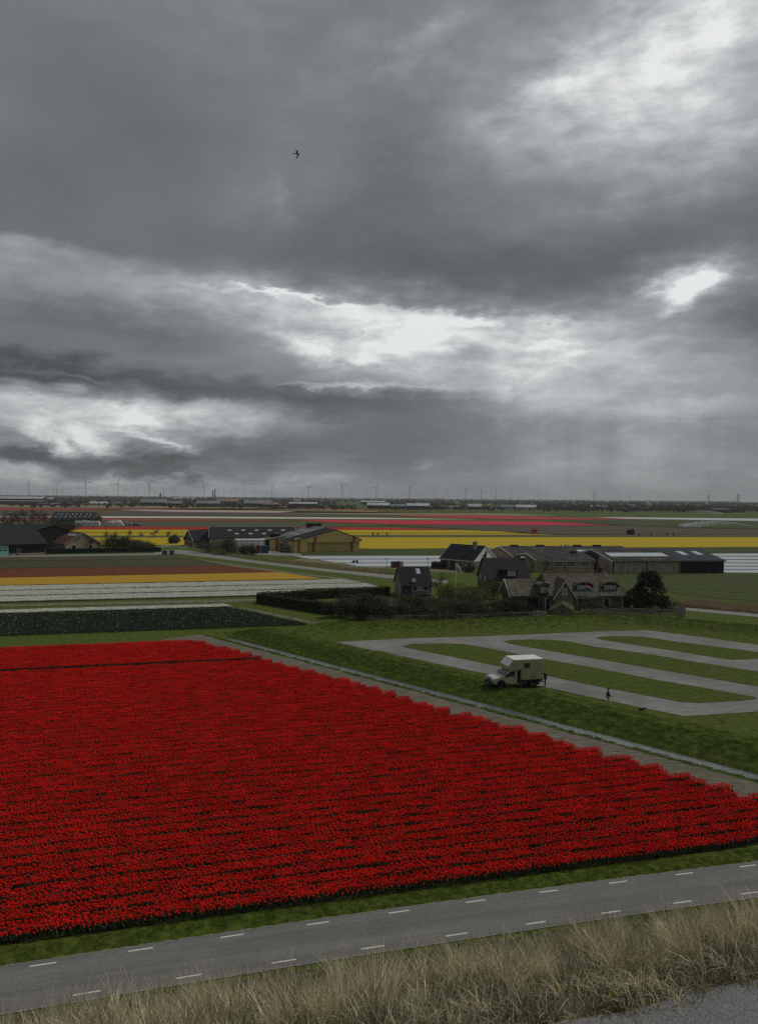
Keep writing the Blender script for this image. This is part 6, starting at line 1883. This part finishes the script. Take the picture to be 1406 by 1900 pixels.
# ================================================================ flags
def cloth(name, m, parent, x0, x1, zf0, zf1, n=10, droop=0.0, amp=0.08):
    """strip of waving cloth; zf functions of x give lower and upper edge"""
    vs, fs = [], []
    for k in range(n + 1):
        x = x0 + (x1 - x0) * k / n
        f = k / n
        y = amp * math.sin(f * 7.5) * f + 0.02
        vs += [(x, y, zf0(f)), (x, y + 0.02 * math.sin(f * 9), zf1(f))]
    fs = [(2 * k, 2 * k + 2, 2 * k + 3, 2 * k + 1) for k in range(n)]
    return MB().add(vs, fs).build(name, m, parent, smooth=True, fix=False)
g = G(1085.5, 1134)
t_ = thing('flagpole', 'slim flagpole with red, white and blue flag before the thatched farmhouse', 'flagpole', (g.x, g.y, 0))
MB().tube((0, 0, -0.2), (0, 0, 5.7), 0.06, 0.035, 8).build('pole', m_gutter, t_); MB().tube((0, 0, 5.7), (0, 0, 5.85), 0.07, 0.05, 8).build('finial', m_gutter, t_)
m_fr = mat('flag_red', (0.42, 0.012, 0.02), 0.08, 4, 0.8, trans=0.2); m_fb = mat('flag_blue', (0.02, 0.07, 0.30), 0.08, 4, 0.8, trans=0.2); m_fw = mat('flag_white', (0.62, 0.62, 0.62), 0.05, 4, 0.8, trans=0.2)
for k, m_ in enumerate((m_fb, m_fw, m_fr)):
    top = lambda f, k=k: 4.15 + (k + 1) * 0.28 - 0.85 * f ** 1.3 - (0.08 * math.sin(f * 8))
    bot = lambda f, k=k: 4.15 + k * 0.28 - 0.85 * f ** 1.3 - (0.08 * math.sin(f * 8))
    cloth('flag_stripe', m_, t_, 0.05, 1.3, bot, top, 12)
g = G(845.5, 1082)
t_ = thing('feather_flag', 'white pole with a pale feather-shaped banner in the garden', 'banner', (g.x, g.y, 0))
MB().tube((0, 0, -0.2), (0, 0, 4.7), 0.09, 0.07, 8).build('pole', m_white, t_)
ban = cloth('banner', m_fw, t_, 0.05, 1.15, lambda f: 2.1 + 0.0 * f, lambda f: 4.65 - 1.1 * f * f, 10, amp=0.14)
for (x_, z_, s_, m_) in ((0.35, 3.4, 0.28, mat('banner_blue', (0.22, 0.27, 0.55), 0.1, 4, 0.8)), (0.75, 3.1, 0.22, mat('banner_orange', (0.5, 0.16, 0.05), 0.1, 4, 0.8)), (0.5, 2.7, 0.26, MATS['banner_blue']), (0.85, 2.35, 0.2, MATS['banner_orange'])):
    pts = [(x_ + math.cos(a) * s_, -0.16, z_ + math.sin(a) * s_ * 1.2) for a in np.linspace(0, 2 * math.pi, 9)[:-1]]
    MB().add(pts, [tuple(range(8))]).build('print', m_, ban).location = (0, 0.05, 0)

# ================================================================ small things about the farms
g = G(984, 1127)
t_ = thing('garden_set', 'garden table under a white top with a blue cover on the patio', 'garden table', (g.x, g.y, 0), R(8))
MB().box(-0.75, 0.75, -0.4, 0.4, 0.72, 0.78).build('table_top', m_white, t_)
for sx in (-0.65, 0.65):
    for sy in (-0.32, 0.32):
        MB().tube((sx, sy, 0), (sx, sy, 0.72), 0.035, 0.03, 6).build('leg', m_gutter, t_)
MB().prism([(-0.6, 0.05), (0.55, 0.05), (0.5, 0.55), (0.2, 1.0), (-0.1, 0.7), (-0.5, 0.6)], 'y', -0.75, -0.42).build('blue_cover', m_blue, t_)
MB().prism([(0.1, 0.8), (0.4, 0.8), (0.42, 1.1), (0.25, 1.25), (0.08, 1.1)], 'y', -0.3, 0.1).build('cushion', m_white, t_)
g = G(604, 1134)
t_ = thing('garden_bench', 'pale plank bench at the outer side of the clipped hedge', 'bench', (g.x - 0.6, g.y - 1.6, 0), R(-40))
MB().box(-0.7, 0.7, -0.2, 0.2, 0.38, 0.44).build('seat', m_white, t_)
for sx in (-0.55, 0.55):
    MB().box(sx - 0.05, sx + 0.05, -0.17, 0.17, 0, 0.379).build('leg', m_wood, t_)
# hose reel
g = G(991, 991.5)
t_ = thing('hose_reel', 'red irrigation hose reel standing on the brown bare field', 'hose reel', (g.x, g.y, 0), R(12))
m_rr = mat('reel_red', (0.34, 0.022, 0.018), 0.15, 2, 0.5)
MB().tube((0, -0.9, 1.9), (0, 0.9, 1.9), 1.05, 1.05, 20).build('drum', m_rr, t_)
for y_ in (-0.95, 0.95):
    mb = MB()
    for k in range(20):
        a, b_ = 2 * math.pi * k / 20, 2 * math.pi * (k + 1) / 20
        mb.tube((math.cos(a) * 1.75, y_, 1.9 + math.sin(a) * 1.75), (math.cos(b_) * 1.75, y_, 1.9 + math.sin(b_) * 1.75), 0.09, None, 5)
    for k in range(8):
        a = 2 * math.pi * k / 8
        mb.tube((0, y_, 1.9), (math.cos(a) * 1.75, y_, 1.9 + math.sin(a) * 1.75), 0.06, None, 5)
    mb.build('flange', m_rr, t_)
MB().box(-1.6, 1.6, -1.2, 1.2, 0.35, 0.6).build('chassis', m_rr, t_)
for x_ in (-1.0, 1.0):
    for y_ in (-1.35, 1.35):
        MB().tube((x_, y_ - 0.12, 0.42), (x_, y_ + 0.12, 0.42), 0.42, 0.42, 14).build('wheel', m_rubber, t_)
MB().tube((-1.6, 0, 0.5), (-4.6, 0, 0.7), 0.07, 0.06, 6).build('drawbar', m_dark, t_); MB().tube((-1.6, 0.3, 1.1), (-4.4, 0.3, 2.4), 0.05, 0.05, 6).build('gun_arm', m_dark, t_)
# vehicles parked beyond the left farm
def caravan(label, px, py, ln, h_, m, name='caravan', cat='caravan', rz=3, cab_=False):
    g = G(px, py)
    t_ = thing(name, label, cat, (g.x, g.y, 0), R(rz))
    prof = [(-ln / 2, 0.5), (ln / 2 - 0.1, 0.5), (ln / 2, 1.1), (ln / 2 - (1.1 if cab_ else 0.25), 1.7 if cab_ else h_ - 0.2), (ln / 2 - (1.3 if cab_ else 0.6), h_), (-ln / 2 + 0.25, h_), (-ln / 2, h_ - 0.3)]
    rounded(MB().prism(prof, 'y', -1.15, 1.15).build('body', m, t_), 0.12, 2)
    n = max(2, int(ln / 1.8))
    for k in range(n):
        x_ = -ln / 2 + ln * (k + 0.5) / n
        MB().box(x_ - 0.5, x_ + 0.5, -1.18, -1.155, 1.35, 1.95).build('side_window', m_glass, t_)
    for x_ in ((-ln * 0.28, ln * 0.28) if ln > 4.6 else (-ln * 0.08,)):
        MB().tube((x_, -1.17, 0.36), (x_, -0.9, 0.36), 0.36, 0.36, 12).build('wheel', m_rubber, t_)
    MB().box(-ln * 0.2, ln * 0.05, -0.4, 0.4, h_ + 0.002, h_ + 0.25).build('roof_box', m_white, t_)
    return t_
caravan('long white mobile home below the skylight barn', 163, 976.6, 15.5, 3.4, m_white, 'mobile_home', 'mobile home')
caravan('white campervan with a high roof, first of the parked row', 206, 976.6, 5.6, 3.0, m_white, 'campervan', 'campervan', 8, True)
caravan('white campervan second in the parked row', 221, 977.2, 6.2, 3.1, m_white, 'campervan', 'campervan', 4, True)
caravan('white caravan behind the parked campervans', 216, 974.4, 6.4, 3.2, m_white, 'caravan', 'caravan', -6)
caravan('cream caravan right of the parked campervans', 238, 976.8, 5.2, 2.6, m_cream, 'caravan', 'caravan', 3)
caravan('grey low trailer at the right end of the parked row', 253, 976.8, 5.4, 2.0, m_gutter, 'trailer', 'trailer', 3)
# field posts, tiny dark figures along the yellow field
for k, (px, py) in enumerate([(692, 996.5), (701, 996.5), (718, 996.8), (1185, 996.3), (1207, 996.4), (1236, 996.4), (1249, 996.5)]):
    g = G(px, py)
    t_ = thing('valve_post', ['leftmost', 'second', 'third', 'fourth', 'fifth', 'sixth', 'rightmost'][k] + ' dark valve post standing along the yellow field', 'post', (g.x, g.y, 0), 0.4 * k, 'valve posts along the yellow field')
    MB().tube((0, 0, -0.1), (0, 0, 1.6), 0.28, 0.25, 6).build('post', m_dark, t_); MB().box(-0.55, 0.45, -0.3, 0.3, 1.603, 2.1).build('head', m_dark, t_)
g = G(659, 1045.5)
t_ = thing('sprinkler_cart', 'little dark sprinkler cart on the white sheeting', 'sprinkler', (g.x, g.y, 0), R(15))
MB().box(-0.8, 0.8, -0.3, 0.3, 0.5, 0.9).build('body', m_dark, t_); MB().tube((0.3, 0, 0.9), (1.4, 0, 1.5), 0.06, 0.05, 6).build('nozzle', m_dark, t_)
for x_ in (-0.7, 0.7):
    MB().tube((x_, -0.35, 0.3), (x_, 0.35, 0.3), 0.3, 0.3, 12).build('wheel', m_rubber, t_)
# irrigation spray: arcs of droplets
m_drop = bpy.data.materials.new('spray_water'); m_drop.use_nodes = True
t = m_drop.node_tree; b = t.nodes['Principled BSDF']; b.inputs['Base Color'].default_value = (0.85, 0.88, 0.9, 1); b.inputs['Roughness'].default_value = 0.4
tp = t.nodes.new('ShaderNodeBsdfTransparent'); ms = t.nodes.new('ShaderNodeMixShader'); ms.inputs[0].default_value = 0.30
t.links.new(tp.outputs[0], ms.inputs[1]); t.links.new(b.outputs[0], ms.inputs[2]); t.links.new(ms.outputs[0], t.nodes['Material Output'].inputs[0])
def spray(label, px, py, direction, ln, h_, n, fan=0.12):
    g = G(px, py)
    r = np.random.default_rng(int(px))
    u = r.random(n) ** 0.7
    a = math.radians(direction) + r.normal(0, fan, n) * u
    x = np.cos(a) * ln * u; y = np.sin(a) * ln * u
    z = 1.5 + 4 * h_ * u * (1 - u * 0.93) * (1 - r.random(n) ** 2.2 * np.clip(u * 1.3, 0, 1)) + r.normal(0, 0.15, n)
    c = np.stack([x, y, np.maximum(z, 0.1)], -1)
    s = (0.10 + 0.22 * u)[:, None] * r.uniform(0.5, 1.4, (n, 1))
    A_ = r.normal(size=(n, 3)); A_ /= np.linalg.norm(A_, axis=1, keepdims=True)
    B_ = np.cross(A_, r.normal(size=(n, 3))); B_ /= np.linalg.norm(B_, axis=1, keepdims=True)
    V = np.stack([c - A_ * s, c + B_ * s, c + A_ * s, c - B_ * s], 1).reshape(-1, 3)
    o = np_mesh('irrigation_spray', V, np.arange(4 * n).reshape(n, 4), m_drop)
    o.location = (g.x, g.y, 0)
    tag(o, label, 'spray', None, 'stuff')
    st_ = thing('sprinkler_gun', 'sprinkler gun stand feeding the ' + ('nearer' if py > 975 else 'farther') + ' spray on the right', 'sprinkler', (g.x, g.y, 0))
    for k in range(3):
        MB().tube((math.cos(k * 2.1) * 0.6, math.sin(k * 2.1) * 0.6, 0), (0, 0, 1.3), 0.05, 0.04, 5).build('leg', m_gutter, st_)
    MB().tube((0, 0, 1.2), (math.cos(math.radians(direction)) * 0.9, math.sin(math.radians(direction)) * 0.9, 1.7), 0.08, 0.05, 6).build('nozzle', m_gutter, st_)
spray('arc of irrigation water drifting left over the dark green strip', 1403, 983, 172, 50, 3.6, 5200, 0.16)
spray('farther plume of irrigation water above the white strip', 1259, 955, 10, 62, 4.0, 3600, 0.14)

# ================================================================ far village, tree lines, turbines
far_roofs = {'p': mat('far_pale_roof', (0.42, 0.43, 0.43), 0.15, 0.05, 0.7), 'g': mat('far_grey_roof', (0.19, 0.20, 0.21), 0.15, 0.05, 0.7), 'd': mat('far_dark_roof', (0.055, 0.057, 0.06), 0.15, 0.05, 0.7),
             't': mat('far_tan_roof', (0.25, 0.16, 0.12), 0.15, 0.05, 0.8), 'w': mat('far_white_roof', (0.55, 0.56, 0.56), 0.1, 0.05, 0.6)}
far_walls = {'d': mat('far_dark_wall', (0.045, 0.046, 0.042), 0.2, 0.05, 0.9), 'g': mat('far_green_wall', (0.050, 0.058, 0.048), 0.2, 0.05, 0.9), 'l': mat('far_light_wall', (0.40, 0.39, 0.35), 0.15, 0.05, 0.9), 'b': mat('far_brick_wall', (0.14, 0.09, 0.07), 0.2, 0.05, 0.9)}
FARB = [  # left, right, roof top, eave, base in the view; roof, wall, label
    (-30, 62, 921.5, 925, 934.5, 'p', 'g', 'long pale-roofed glasshouse at the far left edge'), (-40, 60, 928.5, 930, 936, 'g', 'g', 'low grey glasshouse before the long pale one'),
    (77, 95, 923, 926, 931, 'p', 'd', 'small pale-roofed shed above the dull rose strip'), (115, 131, 931.5, 934.5, 937.5, 'd', 'd', 'dark shed with a bluish roof among the far trees'),
    (160, 193, 931, 934, 937.5, 'p', 'l', 'pale sheds left of the big far barn'), (210, 222, 930, 933.5, 937, 'g', 'b', 'small far house between sheds and big barn'),
    (255, 303, 926, 932, 938.5, 'g', 'd', 'big far barn with blue-grey roof'), (306, 334, 930, 934, 939.5, 'g', 'd', 'far barn just right of the big blue-grey one'),
    (315, 351, 923, 925, 927.5, 'p', 'l', 'pale-roofed far building behind the barns'), (361, 404, 929, 934, 941, 'g', 'g', 'far barn with dark green walls'),
    (398, 438, 925.5, 930, 938.5, 't', 'b', 'far tan-roofed long house'), (449, 500, 928, 934, 941, 'g', 'd', 'wide far barn with grey roof and dark front'), (486, 515, 932, 936, 941.5, 't', 'd', 'low brown-roofed far shed'),
    (534, 586, 932, 934.5, 942, 'p', 'g', 'far glasshouse with pale roof below the poplars'), (545, 556, 926, 929, 933, 'w', 'l', 'white far building with a bright roof'),
    (668, 715, 929.5, 931.5, 936, 'p', 'g', 'pale long glasshouse behind the central sheds'), (681, 722, 933, 937.5, 944, 'p', 'd', 'central far shed with pale roof'),
    (724, 752, 936, 939, 944.5, 'g', 'd', 'small dark shed between two pale-roofed ones'), (755, 797, 934, 938.5, 945.5, 'p', 'd', 'far barn with pale roof right of the centre'),
    (819, 853, 938.5, 941, 944.5, 'g', 'l', 'low pale-walled far shed'), (869, 894, 935.5, 940, 945.5, 'p', 'b', 'far barn with pale roof and brick end'),
    (931, 962, 937.5, 940, 946, 'g', 'l', 'long far shed left of the pale twin'), (960, 997, 937, 941, 947, 'p', 'l', 'pale twin-roofed far shed'),
    (1098, 1118, 938, 940.5, 944.5, 'w', 'l', 'row of white-roofed far houses'), (1120, 1145, 938.5, 941.5, 945, 'g', 'b', 'far grey-roofed houses right of the white ones'),
    (1167, 1180, 936, 941, 945.5, 'g', 'd', 'tall-roofed far house among trees'), (1186, 1204, 940.5, 943.5, 947, 'g', 'l', 'far light-walled house right of the tall-roofed one'),
    (1325, 1361, 943, 946, 951.5, 'd', 'd', 'long dark far barn near the right edge'), (1392, 1440, 929.5, 931.5, 935, 'w', 'l', 'far glasshouse with painted white glint at the right edge'),  # the glasshouse glint is put into its white roof colour
    (60, 110, 934.2, 936, 938.0, 'g', 'b', 'low brick sheds below the far village on the left'), (1040, 1060, 939, 942, 945.5, 'g', 'b', 'far house left of the white-roofed row'),
]
for (xa, xb, yt, ye, yb, rk, wk, lab) in FARB:
    p, q = G(xa, yb), G(xb, yb)
    D_ = (p.y + q.y) / 2
    k = D_ / FPX
    L_ = (xb - xa) * k
    yh = 917 + 12 * ((xa + xb) / 2) / 1406.0
    zt = CAM_H - (yt - yh) * k; ze = CAM_H - (ye - yh) * k
    dep = max(6.0, min(30.0, L_ * 0.5))
    zt = min(max(zt, 4.0), 16); ze = min(max(ze, 2.4), zt - 1.0)
    t_ = thing('far_building', lab, 'building', (p.x, D_, 0), 0, 'buildings of the far village')
    m_w, m_r = far_walls[wk], far_roofs[rk]
    gable(t_, 0, L_, dep, ze, zt, m_w, m_r, ov=0.6, gov=0.4, th=0.3)
    n = max(2, min(6, int(L_ / 7)))
    for j in range(n):
        x_ = L_ * (j + 0.5) / n
        window(t_, (0, L_, 0, dep), 'S', x_, ze * 0.3, min(2.6, L_ / n * 0.5), ze * 0.4, fm=m_w, gm=m_glass, t=0.2)

# distant woods and garden trees: uneven crowns of leaf-sized faces on short trunks
m_far1 = mat('far_trees_near', (0.042, 0.044, 0.030), 0.4, 0.05, 0.95, col2=(0.066, 0.060, 0.044), spec=0.05)
m_far2 = mat('far_trees_mid', (0.046, 0.046, 0.036), 0.4, 0.02, 0.95, col2=(0.066, 0.062, 0.050), spec=0.05)
fr_ = np.random.default_rng(8)
def tree_belt(label, spots, m, leaf, per=70):
    Vs = []
    for (x, y, h_, w_) in spots:
        n = per
        nl = 4
        cx = x + fr_.normal(0, w_ * 0.26, nl); cz = h_ * fr_.uniform(0.4, 0.72, nl)
        pk = fr_.integers(0, nl, n)
        d = fr_.normal(size=(n, 3)); d /= np.linalg.norm(d, axis=1, keepdims=True)
        rad = fr_.random((n, 1)) ** 0.5
        c = np.stack([cx[pk], np.full(n, y) + fr_.normal(0, w_ * .2, n), cz[pk]], -1) + d * rad * np.array([w_ * 0.34, w_ * 0.34, h_ * 0.32])
        c[:, 2] = np.clip(c[:, 2], 0.3, None)
        a_ = fr_.normal(size=(n, 3)); a_ /= np.linalg.norm(a_, axis=1, keepdims=True)
        b_ = np.cross(a_, fr_.normal(size=(n, 3))); b_ /= np.linalg.norm(b_, axis=1, keepdims=True)
        s = leaf * fr_.uniform(0.5, 1.5, (n, 1))
        Vs.append(np.stack([c - a_ * s, c + b_ * s * .7, c + a_ * s, c - b_ * s * .7], 1).reshape(-1, 3))
        tw = 0.03 * h_
        Vs.append(np.array([(x - tw, y, 0), (x + tw, y, 0), (x + tw * .6, y, h_ * .6), (x - tw * .6, y, h_ * .6)]))
    V = np.concatenate(Vs)
    o = np_mesh('far_wood', V, np.arange(len(V)).reshape(-1, 4), m)
    return tag(o, label, 'trees', None, 'stuff')
def row(D0, D1, n, hmin, hmax, gap=0.0, xr=(-0.75, 0.75)):
    out = []
    for _ in range(n):
        D_ = fr_.uniform(D0, D1); x = fr_.uniform(*xr) * D_
        if gap and math.sin(x * 0.006 + D0) + math.sin(x * 0.017) < gap:
            continue
        h_ = fr_.uniform(hmin, hmax); out.append((x, D_, h_, h_ * fr_.uniform(0.7, 1.5)))
    return out
tree_belt('garden trees and hedgerows around the nearest far farms', row(1200, 1560, 620, 4.0, 9.5, -0.35), m_far1, 0.75, 60)
tree_belt('tree belt behind the far farms', row(1600, 2400, 1500, 5.5, 12.5, -1.2), m_far1, 1.1, 46)
tree_belt('distant tree belt towards the horizon', row(2600, 4200, 1700, 7, 14), m_far2, 2.0, 36)
tree_belt('last hazy line of trees on the horizon', row(4800, 9500, 1300, 8, 16), m_far2, 3.5, 34)
tree_belt('denser wood on the horizon at the right', row(1250, 1700, 420, 6, 12, 0, (0.2, 0.75)), m_far1, 0.9, 60)
spots = []
for cpx, w_, n, hmax in [(72, 34, 16, 9), (110, 30, 10, 8), (140, 40, 12, 9), (205, 26, 10, 9), (238, 26, 14, 10), (320, 30, 14, 8), (345, 24, 8, 8), (440, 26, 12, 9), (520, 24, 10, 8), (605, 60, 26, 10), (640, 40, 14, 9), (735, 22, 10, 8), (812, 24, 12, 9), (858, 20, 10, 9), (910, 36, 16, 9), (1015, 44, 20, 10), (1075, 40, 18, 9), (1150, 40, 18, 10), (1225, 50, 24, 11), (1290, 50, 24, 12), (1385, 50, 24, 10)]:
    for _ in range(n):
        D_ = fr_.uniform(1150, 1420); x = (cpx + fr_.normal(0, w_ / 2.4) - 703) / FPX * D_
        h_ = fr_.uniform(4, hmax); spots.append((x, D_, h_, h_ * fr_.uniform(0.8, 1.5)))
tree_belt('dark garden trees between the far farm buildings', spots, mat('far_garden_trees', (0.026, 0.028, 0.019), 0.4, 0.06, 0.95, col2=(0.044, 0.040, 0.030), spec=0.05), 0.7, 80)
# poplar row
for k in range(9):
    px = 526 + 4.6 * k
    D_ = 2350
    t_ = thing('poplar', ['leftmost', 'second', 'third', 'fourth', 'fifth', 'sixth', 'seventh', 'eighth', 'rightmost'][k] + ' slim poplar of the row on the left horizon', 'tree', ((px - 703) / FPX * D_, D_, 0), 0, 'poplar row on the horizon')
    MB().tube((0, 0, 0), (0, 0, 16), 0.5, 0.2, 5).build('trunk', m_bark, t_)
    leaves('crown', t_, [(0, 0, 13, 1.9, 1.9, 6.5), (0, 0, 9, 2.1, 2.1, 5)], 160, 0.9, m_far2, 0.2)
# church spire
px, D_ = 298, 3300
t_ = thing('church', 'church with a pointed spire on the left horizon', 'church', ((px - 703) / FPX * D_, D_, 0))
MB().box(-4, 4, -4, 4, 0, 19).build('tower', far_walls['b'], t_)
MB().add([(-4.3, -4.3, 19), (4.3, -4.3, 19), (4.3, 4.3, 19), (-4.3, 4.3, 19), (0, 0, 36)], [(0, 1, 4), (1, 2, 4), (2, 3, 4), (3, 0, 4), (3, 2, 1, 0)]).build('spire', far_roofs['d'], t_)
MB().prism([(4.02, 0), (26, 0), (26, 8), (15, 14), (4.02, 8)], 'y', -5, 5).build('nave', far_walls['b'], t_)
# chimneys / masts of the distant works
for k, (px, h_) in enumerate(((395, 52), (399, 62))):
    D_ = 5000
    t_ = thing('works_chimney', ['shorter', 'taller'][k] + ' of two slim chimneys on the left horizon', 'chimney', ((px - 703) / FPX * D_, D_, 0))
    MB().tube((0, 0, 0), (0, 0, h_), 5.5, 4.0, 8).build('stack', far_walls['d'], t_); MB().tube((0, 0, h_ + 0.05), (0, 0, h_ + 3), 4.8, 4.8, 8).build('rim', far_walls['d'], t_)
# lattice pylons at the right
m_lat = mat('pylon_steel', (0.10, 0.105, 0.11), 0.1, 0.1, 0.7)
for k, (px, D_, h_) in enumerate(((1313, 3000, 42), (1368, 2300, 40))):
    t_ = thing('power_pylon', ['farther', 'nearer'][k] + ' lattice power pylon on the right horizon', 'pylon', ((px - 703) / FPX * D_, D_, 0))
    mb = MB()
    for sx in (-1, 1):
        for sy in (-1, 1):
            mb.tube((sx * 3.2, sy * 3.2, 0), (sx * 0.5, sy * 0.5, h_), 0.4, 0.3, 4)
    for j in range(7):
        z0, z1 = h_ * j / 7, h_ * (j + 1) / 7
        w0, w1 = 3.2 - 2.7 * j / 7, 3.2 - 2.7 * (j + 1) / 7
        mb.tube((-w0, -w0, z0), (w1, -w1, z1), 0.22, None, 3); mb.tube((w0, -w0, z0), (-w1, -w1, z1), 0.22, None, 3)
    mb.build('lattice', m_lat, t_)
    for z_, w_ in ((h_ * 0.72, 11), (h_ * 0.87, 8)):
        MB().tube((-w_, 0, z_), (w_, 0, z_), 0.5, None, 4).build('crossarm', m_lat, t_)
# wind turbines
m_turb = mat('turbine_paint', (0.30, 0.31, 0.32), 0.1, 0.1, 0.6)
def turbine_proto(rot_a, name='wind_turbine'):
    t_ = thing(name, 'x', 'wind turbine', (0, 0, 0))
    MB().tube((0, 0, 0), (0, 0, 80), 2.1, 1.2, 8).build('tower', m_turb, t_)
    MB().box(-1.7, 1.7, -3.2, 5.5, 80.01, 83.4).build('nacelle', m_turb, t_)
    MB().tube((0, -5.2, 81.7), (0, -3.21, 81.7), 0.8, 1.6, 8).build('hub', m_turb, t_)
    for k in range(3):
        a = rot_a + k * 2 * math.pi / 3
        d = Vector((math.sin(a), 0, math.cos(a))); u = Vector((math.cos(a), 0, -math.sin(a)))
        o = Vector((0, -4.4, 81.7))
        vs, n = [], 6
        for j in range(n + 1):
            f = j / n
            c = (1.4 + 1.6 * min(1, f * 5)) * (1 - 0.82 * f)
            p = o + d * (1.0 + 38 * f)
            vs += [p - u * c * 0.35, p + u * c * 0.75 + Vector((0, 0.35, 0)), p + Vector((0, -0.35, 0))]
        fs = []
        for j in range(n):
            b_ = 3 * j
            fs += [(b_, b_ + 3, b_ + 5, b_ + 2), (b_ + 2, b_ + 5, b_ + 4, b_ + 1), (b_ + 1, b_ + 4, b_ + 3, b_)]
        MB().add(vs, fs).build('blade', m_turb, t_)
    return t_
protos = [turbine_proto(a) for a in (0.35, 1.0, 1.5)]
used = set()
ORD = ['leftmost', 'second', 'third', 'fourth', 'fifth', 'sixth', 'seventh', 'eighth', 'ninth', 'tenth', 'eleventh', 'twelfth', 'thirteenth', 'fourteenth', 'fifteenth', 'rightmost']
BIG = [(54, 898), (106, 897), (160, 895.5), (219, 897), (277, 899), (379, 900), (505, 901), (572, 905), (635, 901), (698, 904), (759, 904), (863, 908), (892, 909), (919, 910), (947, 911), (1102, 912)]
SMALL = [(87, 909), (101, 908), (115, 908), (131, 908), (146, 907), (179, 909), (195, 911), (211, 911), (231, 908), (238, 909), (254, 910), (269, 911), (287, 910), (304, 907), (325, 907), (405, 912), (416, 912), (428, 912), (439, 912), (455, 913), (473, 913), (494, 913), (512, 914), (560, 914), (650, 913), (681, 914), (716, 913), (746, 913), (775, 914), (803, 913), (830, 913), (882, 914), (998, 914), (1100, 916), (1168, 915)]
def place_turbine(px, hub_y, D_, label, group, k):
    yh = 917 + 12 * px / 1406.0
    hub = CAM_H + (yh - hub_y) / FPX * D_
    pr = protos[k % 3]
    if (k % 3) in used:
        o = copy_tree(pr)
    else:
        o = pr; used.add(k % 3)
    o.location = ((px - 703) / FPX * D_, D_, 0)
    s_ = hub / 81.7
    o.scale = (s_, s_, s_)
    o.rotation_euler = (0, 0, R([-25, 10, 35, -8][k % 4]))
    tag(o, label, 'wind turbine', group)
for k, (px, hy) in enumerate(BIG):
    place_turbine(px, hy, 5200, ORD[k] + ' of the tall row of wind turbines on the horizon, counted from the left', 'tall wind turbines on the horizon', k)
for k, (px, hy) in enumerate(SMALL):
    place_turbine(px, hy, 8200 + 300 * (k % 4), 'small far wind turbine between the tall ones on the horizon', 'small wind turbines far behind', k + 1)

# ================================================================ moist air over the polder
hz = MB().box(-15500, 15500, -450, 15800, -3.0, 178).build('haze', None)
m = bpy.data.materials.new('haze'); m.use_nodes = True
t = m.node_tree
t.nodes.remove(t.nodes['Principled BSDF'])
pv = t.nodes.new('ShaderNodeVolumePrincipled')
pv.inputs['Color'].default_value = (0.94, 0.97, 1.0, 1)
pv.inputs['Density'].default_value = 0.000085
pv.inputs['Anisotropy'].default_value = 0.2
t.links.new(pv.outputs[0], t.nodes['Material Output'].inputs['Volume'])
hz.data.materials.append(m)
struct(hz, 'stuff')
